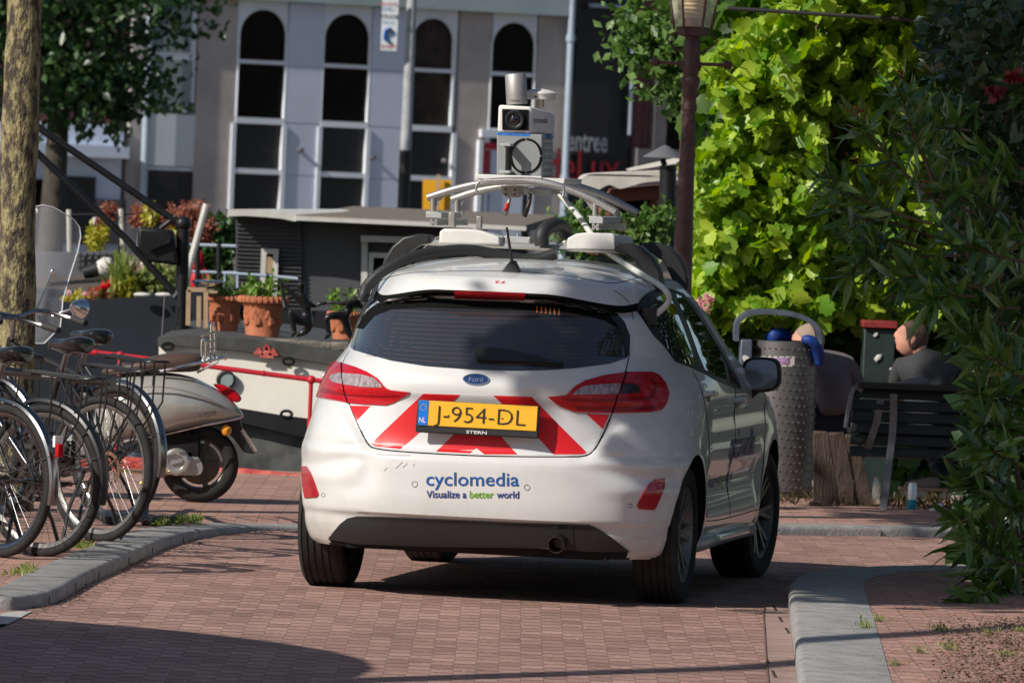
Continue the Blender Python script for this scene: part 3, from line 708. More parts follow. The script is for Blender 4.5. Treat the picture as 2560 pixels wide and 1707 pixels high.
mb=MB(); mb.prism([q(668,322,Yh-.002),q(842,326,Yh-.002),q(842,462,Yh-.002),q(668,458,Yh-.002)],(0,-.004,0)); lr=RB(mb,'lens_recess','black_gap',hw,bevel=.001)
lc=q(752,392,Yh-.007)
mb=MB(); mb.lathe([(.044,0),(.044,-.010),(.038,-.016),(.030,-.008),(.026,-.006)],lc,(0,1,0),28); RB(mb,'lens_barrel','black_plastic',hw)
mb=MB(); mb.sphere(lc+Vector((0,-.006,0)),.025,16,8,(1,.35,1)); RB(mb,'lens','lens',hw)
d=(Vector((P3.x,Yh+.11,0))-Vector((P2.x,Yh,0))).normalized(); nn=Vector((d.y,-d.x,0))
v,f=fit_text('cyclomedia',.095,.026); o0=Vector((P2.x,Yh,(z0+z1)/2-.012))+d*.020+nn*.0015
mb=MB(); mb.add([o0+d*a+Vector((0,0,b)) for a,b in v],f); RB(mb,'head_lettering','ink_black',hw,ang=180)
# metal cylinder, tilted
a=q(765,292,Yh+.10); b=q(755,92,Yh+.10); r=.0480
mb=MB(); L=(b-a).length; ax=(b-a)
mb.lathe([(r*.98,0),(r,.003),(r,L*.30),(r*.985,L*.305),(r*.985,L*.32),(r,L*.325),(r,L-.006),(r-.005,L),(.001,L)],a,ax,36); mat('brushed',(.36,.35,.34),rough=.55,metal=.6); cy=RB(mb,'scanner_cylinder','brushed')
v,f=fit_text('Velodyne',.045,.010); ex_=Vector((1,0,0))
mb=MB(); V=[]
for x,y in v:
    t=(x-.0225)/r; V.append(a+Vector((math.sin(t)*r*1.01,-math.cos(t)*r*1.01,0))+ax.normalized()*(.012+y))
mb.add(V,f); RB(mb,'cylinder_lettering','ink_black',cy,ang=180)
# satellite antenna
c=q(920,262,Yh+.20)
mb=MB(); mb.lathe([(.058,0),(.064,.004),(.067,.022),(.071,.028),(.070,.034),(.055,.042),(.03,.048),(.001,.050)],c,(.02,0,1),36); ga=RB(mb,'satellite_antenna','pod_white')
for x in (893,935): mb=MB(); p=q(x,262,Yh+.20); mb.tube([p,p-Vector((0,0,.035))],.0045,8); RB(mb,'antenna_leg','brass',ga)
mb=MB(); p=c+Vector((-.020,-.0665,.010)); mb.prism([p,p+Vector((.016,0,0)),p+Vector((.006,0,.010))],(0,.002,0)); RB(mb,'antenna_mark','ink_black',ga)
# hoses
def hose(pts,r,name,m,n=12,rib=0):
    P=catmull([cpt(x,y,Y=Y) for x,y,Y in pts],14 if rib else 6); mb=MB()
    mb.tube(P,[r*(1.04 if (rib and i%2) else 1.0) for i in range(len(P))],n); return RB(mb,name,m)
hose([(905,752,.62),(910,735,.62),(920,712,.64),(950,683,.66),(995,657,.70),(1041,640,.75),(1100,629,.82),(1170,625,.88),(1230,634,.92),(1290,646,.95),(1340,648,.97),(1390,634,.99)],.0245,'black_hose','rubber_hose',14,1)
hose([(1355,614,1.0),(1354,592,1.0),(1362,575,1.02),(1382,563,1.08),(1402,566,1.16),(1414,584,1.22)],.033,'black_elbow_hose','rubber_hose',16)
hose([(1390,480,1.42),(1415,505,1.38),(1450,545,1.32),(1482,590,1.2),(1520,630,1.1),(1570,665,.98),(1615,692,.86),(1652,715,.74),(1671,738,.70),(1668,760,.70),(1640,786,.70)],.0135,'white_cable','cable_white')
mb=MB(); c=cpt(1634,792,Y=.70); mb.box(c+Vector((-.02,0,0)),(.07,.05,.08)); mb.box(c+Vector((-.04,0,-.05)),(.06,.06,.09)); RB(mb,'cable_entry','black_plastic',bevel=.012)
# ================= road, pavements, kerbs =================
def brickmat(n,c1,c2,mort,bw,bh,rot=0,ms=.008,var=.25,bump=.5,wob=.0012,sx=1.):
    m=bpy.data.materials.new(n); m.use_nodes=True; t=m.node_tree; b=t.nodes['Principled BSDF']; L=t.links.new; N=t.nodes.new
    tc=N('ShaderNodeTexCoord'); mp=N('ShaderNodeMapping'); mp.inputs['Rotation'].default_value=(0,0,rot); mp.inputs['Scale'].default_value=(1,sx,1)
    nz=N('ShaderNodeTexNoise'); nz.inputs['Scale'].default_value=2.2; nz.inputs['Detail'].default_value=3
    sb=N('ShaderNodeVectorMath'); sb.operation='SUBTRACT'; sb.inputs[1].default_value=(.5,.5,.5)
    ml=N('ShaderNodeVectorMath'); ml.operation='SCALE'; ml.inputs['Scale'].default_value=wob*8
    ad=N('ShaderNodeVectorMath'); ad.operation='ADD'
    L(tc.outputs['Object'],nz.inputs[0]); L(nz.outputs['Color'],sb.inputs[0]); L(sb.outputs[0],ml.inputs[0]); L(tc.outputs['Object'],ad.inputs[0]); L(ml.outputs[0],ad.inputs[1]); L(ad.outputs[0],mp.inputs[0])
    br=N('ShaderNodeTexBrick'); br.inputs['Scale'].default_value=1; br.inputs['Brick Width'].default_value=bw; br.inputs['Row Height'].default_value=bh
    br.inputs['Mortar Size'].default_value=ms; br.inputs['Mortar Smooth'].default_value=.3; br.inputs['Bias'].default_value=0
    br.inputs['Color1'].default_value=(*c1,1); br.inputs['Color2'].default_value=(*c2,1); br.inputs['Mortar'].default_value=(*mort,1)
    L(mp.outputs[0],br.inputs[0])
    n2=N('ShaderNodeTexNoise'); n2.inputs['Scale'].default_value=1.7; n2.inputs['Detail'].default_value=6; n2.inputs['Roughness'].default_value=.7; L(tc.outputs['Object'],n2.inputs[0])
    n3=N('ShaderNodeTexNoise'); n3.inputs['Scale'].default_value=38; n3.inputs['Detail'].default_value=3; L(tc.outputs['Object'],n3.inputs[0])
    a1=N('ShaderNodeMath'); a1.operation='ADD'; L(n2.outputs['Fac'],a1.inputs[0]); L(n3.outputs['Fac'],a1.inputs[1])
    rm=N('ShaderNodeMapRange'); rm.inputs['From Min'].default_value=.7; rm.inputs['From Max'].default_value=1.3; rm.inputs['To Min'].default_value=1-var; rm.inputs['To Max'].default_value=1+var; L(a1.outputs[0],rm.inputs[0])
    mx=N('ShaderNodeVectorMath'); mx.operation='SCALE'; L(br.outputs['Color'],mx.inputs[0]); L(rm.outputs[0],mx.inputs['Scale']); L(mx.outputs[0],b.inputs['Base Color'])
    bp=N('ShaderNodeBump'); bp.inputs['Strength'].default_value=bump; bp.inputs['Distance'].default_value=.01; bp.invert=True
    hh=N('ShaderNodeMath'); hh.operation='MULTIPLY_ADD'; hh.inputs[1].default_value=.35; L(n3.outputs['Fac'],hh.inputs[0]); L(br.outputs['Fac'],hh.inputs[2])
    L(hh.outputs[0],bp.inputs['Height']); L(bp.outputs[0],b.inputs['Normal']); b.inputs['Roughness'].default_value=.8; b.inputs['Specular IOR Level'].default_value=.25
    MT[n]=m
brickmat('road_brick',(.39,.232,.190),(.27,.155,.125),(.12,.078,.062),.21*.05,.085,PI/2,ms=.0010,sx=.05,bump=.25,var=.34,wob=.0022)
brickmat('pave_brick',(.42,.24,.19),(.33,.185,.15),(.16,.12,.09),.21*.1,.105,PI/2,ms=.0020,sx=.1)
brickmat('gutter_brick',(.34,.23,.20),(.29,.20,.17),(.05,.035,.03),.30,.40,0,ms=.007)
mat('kerb_stone',(.27,.258,.245),rough=.65,var=.3,vs=9,bump=.25,bs=70,detail=8)
mat('soil',(.05,.04,.03),rough=.95,var=.5,vs=20,bump=.6,bs=30)
mat('canal_water',(.012,.020,.016),rough=.06,spec=.6,bump=.25,bs=2.5)
mat('quay_brick',(.10,.07,.055),rough=.85,var=.3,vs=8,bump=.3)
mat('far_street',(.12,.10,.09),rough=.9,var=.2,vs=1)
def flat(name,m,pts,z,kind='structure',dens=None):
    mb=MB(); P=[Vector((p[0],p[1],z)) for p in pts]; tri=geometry.tessellate_polygon([P]); mb.add(P,[tuple(t) for t in tri])
    o=mb.build(name,m,fixn=False)
    if o.data.polygons and sum(p.normal.z for p in o.data.polygons)<0: o.data.flip_normals()
    return tag(o,kind=kind)
# earth under everything, water of the canal, the far bank
flat('ground','soil',[(-700,-40),(700,-40),(700,900),(-700,900)],-2.6)
flat('canal_water','canal_water',[(-300,44.7),(300,46.9),(300,118),(-300,118)],-1.15)
mb=MB(); mb.box((0,309,-1.3),(1400,382,2.6)); tag(mb.build('far_street','far_street'),kind='structure')
mb=MB()
Q=[(-300,-30),(300,-30),(300,46.9),(.5,44.75),(-300,44.7)]
mb.prism([Vector((x,y,-2.4)) for x,y in Q],(0,0,2.4)); tag(mb.build('road','road_brick'),kind='structure')
KZ=.045; KZR=.085
a=lambda l,z: [ground(x/2.613,1150+y/2.613,z) for x,y in l]
b_=lambda l,z: [ground(1860+x/2.816,1150+y/2.816,z) for x,y in l]
# kerb of the long pavement: outer foot line from lower left, round behind the car, to the right
ko=a([(0,978),(110,974),(230,958),(370,925),(560,815),(800,705),(900,655),(1100,568),(1300,512),(1560,478),(1935,458)],0)
ko+=[ground(1500,1338,0)+Vector((0,.25,0)),ground(1960,1337,0),ground(2250,1341,0),ground(2560,1345,0)]
ko=[ko[0]+Vector((-.45,-.06,0))]+ko
sm=catmull(ko,6)
sm=[Vector((-60,sm[0].y-5,0)),Vector((-12,sm[0].y-.9,0)),Vector((-5,sm[0].y-.22,0))]+sm+[sm[-1]+Vector((1.5,.03,0)),Vector((8,sm[-1].y+.3,0)),Vector((40,sm[-1].y+2,0))]
def offs(P,d):
    out=[]
    for i,p in enumerate(P):
        t=P[min(i+1,len(P)-1)]-P[max(i-1,0)]; t.z=0; t.normalize(); out.append(p+Vector((-t.y,t.x,0))*d)
    return out
KW=.23
ki=offs(sm,KW)
def hk(p): 
    # the kerb is high by the bicycles and drops behind the car
    x=p.x
    return .056-.036*sst(-1.75,-1.05,x)+.030*sst(.2,1.4,x)
def kerb(name,sm,W,sgn=1,hf=None):
    mb=MB(); m=len(sm); prof=[(0,0,-.06),(0,1,-.022),(.009,1,-.007),(.026,1,0),(W,1,0),(W,0,-.06)]
    rs=[]
    for o_,k,dz in prof: rs.append([q_+Vector((0,0,(hf(p) if hf else KZR)*k+dz)) for p,q_ in zip(sm,offs(sm,sgn*o_))])
    V=[v for r in rs for v in r]; Fs=[]
    for j in range(len(prof)-1):
        for i in range(m-1): Fs.append((j*m+i,j*m+i+1,(j+1)*m+i+1,(j+1)*m+i))
    mb.add(V,Fs); o=tag(mb.build(name,'kerb_stone',ang=60),kind='structure'); return o
kerb('kerb',sm,KW,1,hk)
# joints between the kerb stones
mb=MB(); acc=0
for i in range(len(sm)-1):
    acc+=(sm[i+1]-sm[i]).length
    if acc>.98 and -4<sm[i].x<6:
        acc=0; t=(sm[i+1]-sm[i]).normalized(); n=Vector((-t.y,t.x,0)); c=sm[i]
        mb.bar(c+n*(-.002)+Vector((0,0,hk(c)-.02)),c+n*(-.002)+Vector((0,0,.001)),.003,.003)
        mb.bar(c+n*.02+Vector((0,0,hk(c)+.0005)),c+n*(KW-.01)+Vector((0,0,hk(c)+.0005)),.003,.001)
tag(mb.build('kerb_joints','black_gap'),kind='structure')
i1=offs(sm,KW-.004); i2=offs(sm,KW+.18); m=len(sm); mb=MB()
for i in range(1,m): 
    if i2[i].x<i2[i-1].x-.001 and i2[i].y<i2[i-1].y: i2[i]=i2[i-1].copy()
mb.add([p+Vector((0,0,hk(q_)-.003)) for p,q_ in zip(i1,sm)]+[p+Vector((0,0,KZ)) for p in i2],[(i,i+1,m+i+1,m+i) for i in range(m-1)])
tri=[p+Vector((0,0,KZ)) for p in i2]+[Vector((40,46.85,KZ)),Vector((.5,44.72,KZ)),Vector((-60,44.68,KZ))]
vs_,_,fs_,_,_,_=geometry.delaunay_2d_cdt([Vector((p.x,p.y)) for p in tri],[(i,(i+1)%len(tri)) for i in range(len(tri))],[],1,1e-6); mb.add([Vector((v.x,v.y,KZ)) for v in vs_],[tuple(f) for f in fs_]); o=tag(mb.build('pavement','pave_brick',fixn=False,ang=180),kind='structure'); o.data.polygons.foreach_set('use_smooth',[False]*len(o.data.polygons))
bm=bmesh.new(); bm.from_mesh(o.data); bmesh.ops.remove_doubles(bm,verts=bm.verts,dist=1e-4)
for f in bm.faces:
    f.normal_update()
    if f.normal.z<0: f.normal_flip()
bm.to_mesh(o.data); bm.free()
# right corner
rc=b_([(370,1568),(356,1400),(332,1200),(312,1060),(311,1005),(335,962),(400,925),(500,903),(700,880),(1000,866),(1400,858),(1971,850)],0)
sr=catmull(rc,6); e0=(sr[2]-sr[14]).normalized(); sr=[sr[0]+e0*(12-3*k) for k in range(4)]+sr+[sr[-1]+Vector((3,.3,0)),sr[-1]+Vector((30,4,0))]
KW2=.335
kerb('kerb',sr,KW2,-1)
flat('pavement','pave_brick',[tuple(p[:2]) for p in offs(sr,-KW2+.004)]+[(40,10)],KZR-.003)
mb=MB()
# gutter rows of larger stones beside the kerbs
gk=b_([(390,1800),(378,1660),(368,1568),(354,1400),(331,1200),(311,1060),(308,1010)],0); gj=b_([(210,1800),(190,1660),(176,1568),(160,1400),(148,1200),(141,1090),(150,1040)],0)
n=len(gk); V=[p+Vector((0,0,.004)) for p in gk+gj]; mb.add(V,[(i,i+1,n+i+1,n+i) for i in range(n-1)]); o=tag(mb.build('gutter','gutter_brick',fixn=False),kind='structure')
mb=MB(); mb.tube([p+Vector((0,0,.003)) for p in catmull(gj,4)],.005,4); tag(mb.build('gutter_joint','stem_brown'),kind='structure')
# white painted patch low left
wp_=a([(0,1095),(0,1010),(60,995),(215,988),(120,1040),(50,1075)],0)
mat('road_paint',(.42,.40,.37),rough=.8,var=.15,vs=15)
flat('road_marking','road_paint',[tuple(p[:2]) for p in wp_]+[(wp_[0].x-.3,wp_[0].y)],.004)
# red steel beam and railing on the quay
mat('red_paint',(.50,.018,.03),rough=.45,var=.10,vs=6,bump=.1,bs=20)
rr=thing('quay_railing','red tubular railing on the quay edge in front of the white barge','railing',(-1.2,43.9,KZ))
Pr=[at(130,866,43.9),at(230,880,43.9),at(512,914,43.9),at(640,931,43.9),at(778,949,43.9),at(900,964,43.9),at(1700,1062,43.9)]
mb=MB(); mb.tube(Pr,.0145,12); mb.build('top_rail','red_paint',rr,world=True)
for i in(2,4,5,6):
    p=Pr[i] if i!=2 else at(300,889,43.9)
    mb=MB(); mb.tube([p,Vector((p.x,p.y,0))],.012,10); mb.sphere(p,.026,12,8); mb.build('post','red_paint',rr,world=True)
for x,y in((660,933),(240,881)):
    mb=MB(); c=at(x,y,43.9); mb.tube([c-Vector((.004,0,0)),c+Vector((.004,0,0))],.019,12); mb.build('collar','red_paint',rr,world=True)
mat('red_worn',(.45,.02,.02),rough=.6,var=.25,vs=9,col2=(.55,.16,.12),bump=.4,bs=25)
mb=MB(); p0=at(400,1168,44.2); p1=at(760,1204,44.2); d=(p1-p0); mb.tube([p0-d*1.5,p0,p1,p1+d*2],.045,14)
q0=at(380,1195,44.05); q1=at(760,1221,44.05); mb.box(((q0+q1)/2+Vector((0,0,-.015))),(3.2,.06,.03))
o=mb.build('steel_edge_pipe','red_worn'); place(o,p0); tag(o,'chipped red steel pipe lying along the quay edge behind the scooter','pipe')
# ================= far side of the canal: facades =================
FA=R_(28); FD=Vector((math.cos(FA),math.sin(FA),0)); FN=Vector((FD.y,-FD.x,0))   # FN looks towards the camera
FO=Vector((at(1000,400,140).x,140,0))
def fpt(px,py,out=0):
    d=ray(px,py); o=FO+FN*out; t=(o-EYE).dot(FN)/d.dot(FN); p=EYE+d*t; return (p-o).dot(FD),p.z
def f3(s,z,out=0): return FO+FD*s+FN*out+Vector((0,0,z))
def fbox(mb,px0,px1,py0,py1,o0,o1,pxm=None):
    """box on the facade between two pixel columns and rows"""
    s0=fpt(px0,(py0+py1)/2,o1)[0]; s1=fpt(px1,(py0+py1)/2,o1)[0]; m=(px0+px1)/2
    z1=fpt(m,py0,o1)[1]; z0=fpt(m,py1,o1)[1]; return sbox(mb,s0,s1,z0,z1,o0,o1)
def sbox(mb,s0,s1,z0,z1,o0,o1):
    P=[f3(s,z,o) for s in(s0,s1) for o in(o0,o1) for z in(z0,z1)]
    mb.add(P,[(0,1,3,2),(4,6,7,5),(0,4,5,1),(2,3,7,6),(0,2,6,4),(1,5,7,3)])
mat('concrete',(.42,.37,.345),rough=.85,var=.16,vs=1.2,bump=.2,bs=12,detail=9)
mat('facade_panel',(.58,.62,.73),rough=.6,var=.05,vs=1.5)
mat('facade_frame',(.72,.75,.80),rough=.5,var=.05,vs=3)
mat('facade_white',(.62,.66,.68),rough=.5,var=.04,vs=2)
mat('window_dark',(.004,.004,.005),rough=.10,spec=.10,var=.6,vs=1.5)
mat('window_brown',(.030,.020,.017),rough=.25,spec=.2,var=.6,vs=3)
mat('panel_dark',(.014,.013,.014),rough=.5,var=.15,vs=2)
mat('cornice_green',(.34,.42,.42),rough=.6,var=.08,vs=2)
mat('club_black',(.009,.008,.011),rough=.45,var=.2,vs=1)
brickmat('wall_brick',(.20,.07,.07),(.16,.055,.06),(.07,.05,.05),.22,.065,0,ms=.008,wob=0,bump=.2)
mat('curtain',(.22,.28,.27),rough=.7,var=.25,vs=1.5,stretch=(1,1,.3))
mat('shop_white',(.60,.66,.78),rough=.6,var=.05,vs=2)
mat('pipe_blue',(.35,.42,.50),rough=.4,var=.1,vs=4)
mat('sign_red',(.45,.015,.03),rough=.5)
mat('ink_red2',(.30,.012,.02),rough=.5)
mat('ink_grey',(.35,.35,.37),rough=.5)
mat('sun_yellow',(.65,.32,.01),rough=.5,var=.1,vs=5)
mat('grey_column',(.13,.12,.12),rough=.8,var=.15,vs=3)
def rd(x): return x*1.0884          # display pixel -> full pixel
# --- building with arched windows ---
root=thing('arcade_building','pale office building with tall round-arched dark windows across the canal','building',f3(0,0))
def fp(name,m,parent,*bx,world=True,**k):
    mb=MB()
    for b in bx: fbox(mb,*b)
    return mb.build(name,m,parent,world=True,**k)
sL=fpt(rd(300),500)[0]; sR=fpt(rd(1284),rd(250))[0]
mb=MB(); sbox(mb,sL,sR,0,13,-9,-.62); mb.build('wall','concrete',root,world=True)
# concrete piers
for x0,x1 in((450,538),(1047,1124),(1228,1296),(298,332)):
    fp('pier','concrete',root,(rd(x0),rd(x1),-10,640,-.6,.0))
fp('upper_wall','concrete',root,(rd(300),rd(1303),-330,-8,-.6,-.02))
# cornice
s0=fpt(rd(430),0)[0]; z_=fpt(rd(900),18,.25)[1]
mb=MB(); sbox(mb,sL,sR+.1,z_,z_+1.1,-.5,.22); sbox(mb,sL,sR+.12,z_+1.1,z_+1.2,-.5,.34); mb.build('cornice','cornice_green',root,world=True)
# rows measured at the first arched window, heights shared by the whole front
zT=fpt(rd(600),rd(21))[1]; zS=fpt(rd(600),rd(62))[1]
rowz=lambda y: fpt(rd(590),rd(y))[1]
zm=rowz(143); zb_=rowz(270); zp0=rowz(286); zp1=rowz(388); zq0=rowz(400); zq1=rowz(492)
def archwin(x0,x1,glass,xp0,xp1):
    s0=fpt(rd(x0-5),rd(200))[0]; s1=fpt(rd(x1+5),rd(200))[0]; p0=fpt(rd(xp0),rd(200))[0]; p1=fpt(rd(xp1),rd(200))[0]
    c=(s0+s1)/2; r=(s1-s0)/2; rz=min(r,(zT-zS)*1.5)
    w_=bpy.data.objects.new('arched_window',None); C.objects.link(w_); attach(w_,root,True); w_.matrix_parent_inverse=MW[root.name].inverted()
    arc=[(c-r*math.cos(PI*i/20),zT-rz+rz*math.sin(PI*i/20)) for i in range(21)]
    # frame plate with an arched opening, as a strip
    mb=MB(); zz=z_+.0
    outer=[(p0,zb_),(p0,zT-rz)]+[(p0+(p1-p0)*i/20,zz) for i in range(21)]+[(p1,zT-rz),(p1,zb_)]
    inner=[(s0,zb_),(s0,zT-rz)]+arc+[(s1,zT-rz),(s1,zb_)]
    n=len(outer); V=[f3(s,z,0.0) for s,z in outer]+[f3(s,z,0.0) for s,z in inner]+[f3(s,z,-.10) for s,z in inner]
    mb.add(V,[(i,i+1,n+i+1,n+i) for i in range(n-1)]+[(n+i,n+i+1,2*n+i+1,2*n+i) for i in range(n-1)])
    t=.07
    # raised moulding round the opening
    mo=[]
    for (s,z),(so,zo) in zip(inner,outer):
        mo.append((s,z))
    mb.tube([f3(s,z,.0) for s,z in mo],.018,6)
    for zc,hh in((zm,.07),((zb_+zp0)/2,.11)): sbox(mb,s0-.02,s1+.02,zc-hh/2,zc+hh/2,-.12,.02)
    mb.build('frame','facade_frame',w_,world=True,fixn=False)
    mb=MB(); sbox(mb,s0,s1,zb_,zT,-.16,-.09); mb.build('pane',glass,w_,world=True)
    mb=MB(); sbox(mb,p0,p1,zp1,zp0,-.3,-.05); sbox(mb,p0,p1,zq1,zq0,-.3,-.05); sbox(mb,p0,p1,zq1-3,zq1,-.3,-.05); mb.build('dark_panel','panel_dark',w_,world=True)
    mb=MB()
    for zc in(zp1,): sbox(mb,p0-.02,p1+.02,zq0-.0,zc+.0,-.3,.04)
    sbox(mb,p0-.05,p0+.035,zq1,zp0,-.3,.05); sbox(mb,p1-.035,p1+.05,zq1,zp0,-.3,.05)
    mb.build('rail','facade_frame',w_,world=True)
archwin(550,650,'window_dark',540,655); archwin(745,842,'window_dark',738,848); archwin(946,1034,'window_brown',938,1046); archwin(1131,1222,'window_dark',1124,1228)
for x0,x1 in((655,738),(848,938)):
    s0=fpt(rd(x0),rd(250))[0]; s1=fpt(rd(x1),rd(250))[0]; mb=MB()
    zz=[z_,rowz(150),rowz(280),rowz(400),rowz(560)-2]
    for u,v in zip(zz,zz[1:]): sbox(mb,s0+.01,s1-.01,v+.012,u-.012,-.3,.015)
    sbox(mb,s0,s1,zz[-1],z_,-.3,-.01); mb.build('cladding','facade_panel',root,world=True)
# left bay with a white panel and a curtained window
fp('bay_frame','facade_frame',root,(rd(332),rd(450),-10,rd(258),-.5,-.06))
fp('curtained_window','curtain',root,(rd(342),rd(440),rd(-5),rd(120),-.1,-.04),(rd(342),rd(440),rd(136),rd(250),-.1,-.04))
fp('white_panel','facade_white',root,(rd(334),rd(448),rd(262),rd(382),-.3,-.03))
fp('lower_window_frame','facade_frame',root,(rd(332),rd(450),rd(384),rd(560),-.3,-.06))
fp('lower_window','panel_dark',root,(rd(335),rd(440),rd(392),rd(560),-.1,-.04))
# sign panels and wall fixtures
fp('door_surround','facade_frame',root,(rd(1096),rd(1106),rd(322),rd(560),-.02,.10),(rd(1106),rd(1230),rd(300),rd(318),-.02,.10))
fp('red_door','sign_red',root,(rd(1108),rd(1232),rd(330),rd(345),-.02,.06),(rd(1108),rd(1124),rd(345),rd(400),-.02,.06),(rd(1200),rd(1232),rd(345),rd(400),-.02,.06))
fp('door_panel','facade_panel',root,(rd(1124),rd(1200),rd(345),rd(560),-.02,.04))
for x,y in((689,345),(855,362),(1022,370)):
    mb=MB(); s,z=fpt(rd(x),rd(y),.05); mb.lathe([(.05,0),(.03,.10),(.04,.14)],f3(s,z,0),FN,10); mb.build('wall_fitting','grey_column',root,world=True)
dp=thing('drain_pipe','pale blue drainpipe at the right end of the arched building','drain pipe',f3(sR+.08,0,.2))
mb=MB(); mb.tube([f3(sR+.08,0,.2),f3(sR+.08,9,.2)],.065,10); mb.build('pipe','pipe_blue',dp,world=True)
for z in(1.6,4.2): mb=MB(); mb.tube([f3(sR+.08,z,.2),f3(sR+.08,z+.12,.2)],.09,10); mb.build('pipe_clip','pipe_blue',dp,world=True)
dp2=thing('drain_pipe','thin pale drainpipe between the white shop front and the arched building','drain pipe',f3(sL+.2,0,.1))
s2=fpt(rd(324),rd(400))[0]; mb=MB(); mb.tube([f3(s2,0,.12),f3(s2,9,.12)],.07,10); mb.build('pipe','pipe_blue',dp2,world=True)
# --- black club building ---
cb=thing('club_building','black painted club front with pale and red lettering','building',f3(sR+1.5,0))
sC=fpt(rd(1452),rd(300))[0]
mb=MB(); sbox(mb,sR+.22,sC,0,12,-8,-.05); mb.build('wall','club_black',cb,world=True)
mb=MB(); sbox(mb,sR+.3,sC-.3,rowz(325)-.0,fpt(rd(1380),rd(72))[1],-.05,.02); mb.build('shutter','panel_dark',cb,world=True)
mb=MB(); s_=fpt(rd(1445),rd(200))[0]; zt=fpt(rd(1445),rd(18))[1]; zl=fpt(rd(1445),rd(310))[1]
mb.tube([f3(sR+.5,zt,.08),f3(s_-.3,zt,.08),f3(s_,zt-.3,.08),f3(s_,zl,.08)],.04,8); mb.build('conduit','pipe_blue',cb,world=True)
def ftext(s,px,py,w_px,m,name,h,parent,out=.05,bold=0):
    s0,z0=fpt(px,py,out); s1,_=fpt(px+w_px,py,out); v,f=fit_text(s,s1-s0,h,bold=bold); mb=MB(); mb.add([f3(s0+a,z0+b,out) for a,b in v],f); return mb.build(name,m,parent,world=True,ang=180)
ftext('•entree',rd(1292),rd(345),112,'ink_grey','lettering',.33,cb,bold=.02); ftext('deLux',rd(1256),rd(417),182,'ink_red2','red_lettering',.62,cb,bold=.01)
# --- brick building with grey columns ---
bb=thing('brick_building','dark red brick building with narrow windows between grey columns','building',f3(sC+1,0))
sE=fpt(rd(1502),rd(200))[0]; sF=fpt(rd(1760),rd(200))[0]
mb=MB(); sbox(mb,sC+.05,sF+12,0,14,-8,-.10); w_=mb.build('wall','wall_brick',bb,world=True)
zc0=fpt(rd(1560),rd(345))[1]; zc1=fpt(rd(1560),rd(150))[1]
mb=MB(); sbox(mb,sE,sF+12,zc1,zc1+.5,-.1,.12); sbox(mb,sC+.05,sF+12,0,zc0,-.1,.16); mb.build('band','grey_column',bb,world=True)
for k in range(9):
    u=sE+k*.72; mb=MB(); sbox(mb,u,u+.26,zc0,zc1,-.1,.08); mb.build('column','grey_column',bb,world=True)
    mb=MB(); sbox(mb,u+.26,u+.72,zc0,zc1,-.1,-.06); mb.build('window','window_dark',bb,world=True)
# --- white shop at the left ---
ws=thing('shop_building','white painted shop front with a moulded ledge at the far left','building',f3(sL-2,0))
sW=fpt(rd(286),rd(350))[0]; sWL=fpt(rd(-60),rd(350))[0]
mb=MB(); sbox(mb,sWL-10,sW,fpt(rd(200),rd(284))[1],12,-8,-.1); mb.build('upper_wall','wall_brick',ws,world=True)
mb=MB(); sbox(mb,sWL-10,sW,0,fpt(rd(200),rd(284))[1],-8,-.1); mb.build('lower_wall','shop_white',ws,world=True)
fp('fascia','shop_white',ws,(rd(-40),rd(284),rd(284),rd(330),-.1,.05),(rd(-40),rd(298),rd(330),rd(358),-.1,.35))
fp('shop_window','window_dark',ws,(rd(-20),rd(110),rd(410),rd(560),-.1,.0)); fp('shop_door','panel_dark',ws,(rd(153),rd(218),rd(406),rd(560),-.1,.0))
fp('plinth','grey_column',ws,(rd(218),rd(280),rd(458),rd(560),-.1,.02))
fp('gap_wall','concrete',ws,(rd(288),rd(318),-20,640,-.5,-.2))
# --- street pole with a sign (far bank) ---
pb=at(rd(923),rd(560),116); pb=Vector((pb.x,116,0))
sp=thing('sign_pole','pale steel pole with a dark foot carrying a small white notice','pole',pb)
mat('pole_grey',(.36,.37,.38),rough=.6,var=.2,vs=6); tp=Vector((pb.x-.01,116,5.6)); zk=at(rd(923),rd(345),116).z
mb=MB(); mb.tube([Vector((pb.x,116,zk)),Vector((pb.x,116,zk+1.9)),tp],[.085,.075,.07],16); mb.build('shaft','pole_grey',sp,world=True)
mb=MB(); mb.tube([pb,Vector((pb.x,116,zk))],[.095,.092],16); mb.build('foot','panel_dark',sp,world=True)
c0=at(rd(870),rd(116),115.8); c1=at(rd(914),rd(-6),115.8)
mb=MB(); mb.box(((c0.x+c1.x)/2+.02,115.8,(c0.z+c1.z)/2),(c1.x-c0.x-.01,.03,c1.z-c0.z)); sg=mb.build('notice','facade_white',sp,world=True)
def nt_(s,y,w,h,m,x=873,b=.01):
    p=at(rd(x),rd(y),115.77); v,f=fit_text(s,w,h,bold=b); mb=MB(); mb.add([p+Vector((u,0,vv)) for u,vv in v],f); mb.build('notice_lettering',m,sp,world=True,ang=180)
nt_('NO HOTEL',13,.27,.05,'sign_red'); nt_('HOTEL ?',24,.20,.04,'ink_blue',877); nt_('HOTEL ROOM',42,.27,.06,'ink_black'); nt_('CALL US',54,.18,.04,'ink_blue',878); nt_('020 4287377',110,.27,.05,'sign_red')
mb=MB(); p=at(rd(886),rd(80),115.76); mb.tube([p+Vector((.07,0,.10)),p+Vector((0,0,.06)),p+Vector((-.01,0,-.06)),p+Vector((.05,0,-.10))],.03,8); mb.build('phone_symbol','ink_blue',sp,world=True)
nt_('P',88,.06,.10,'ink_blue',899)
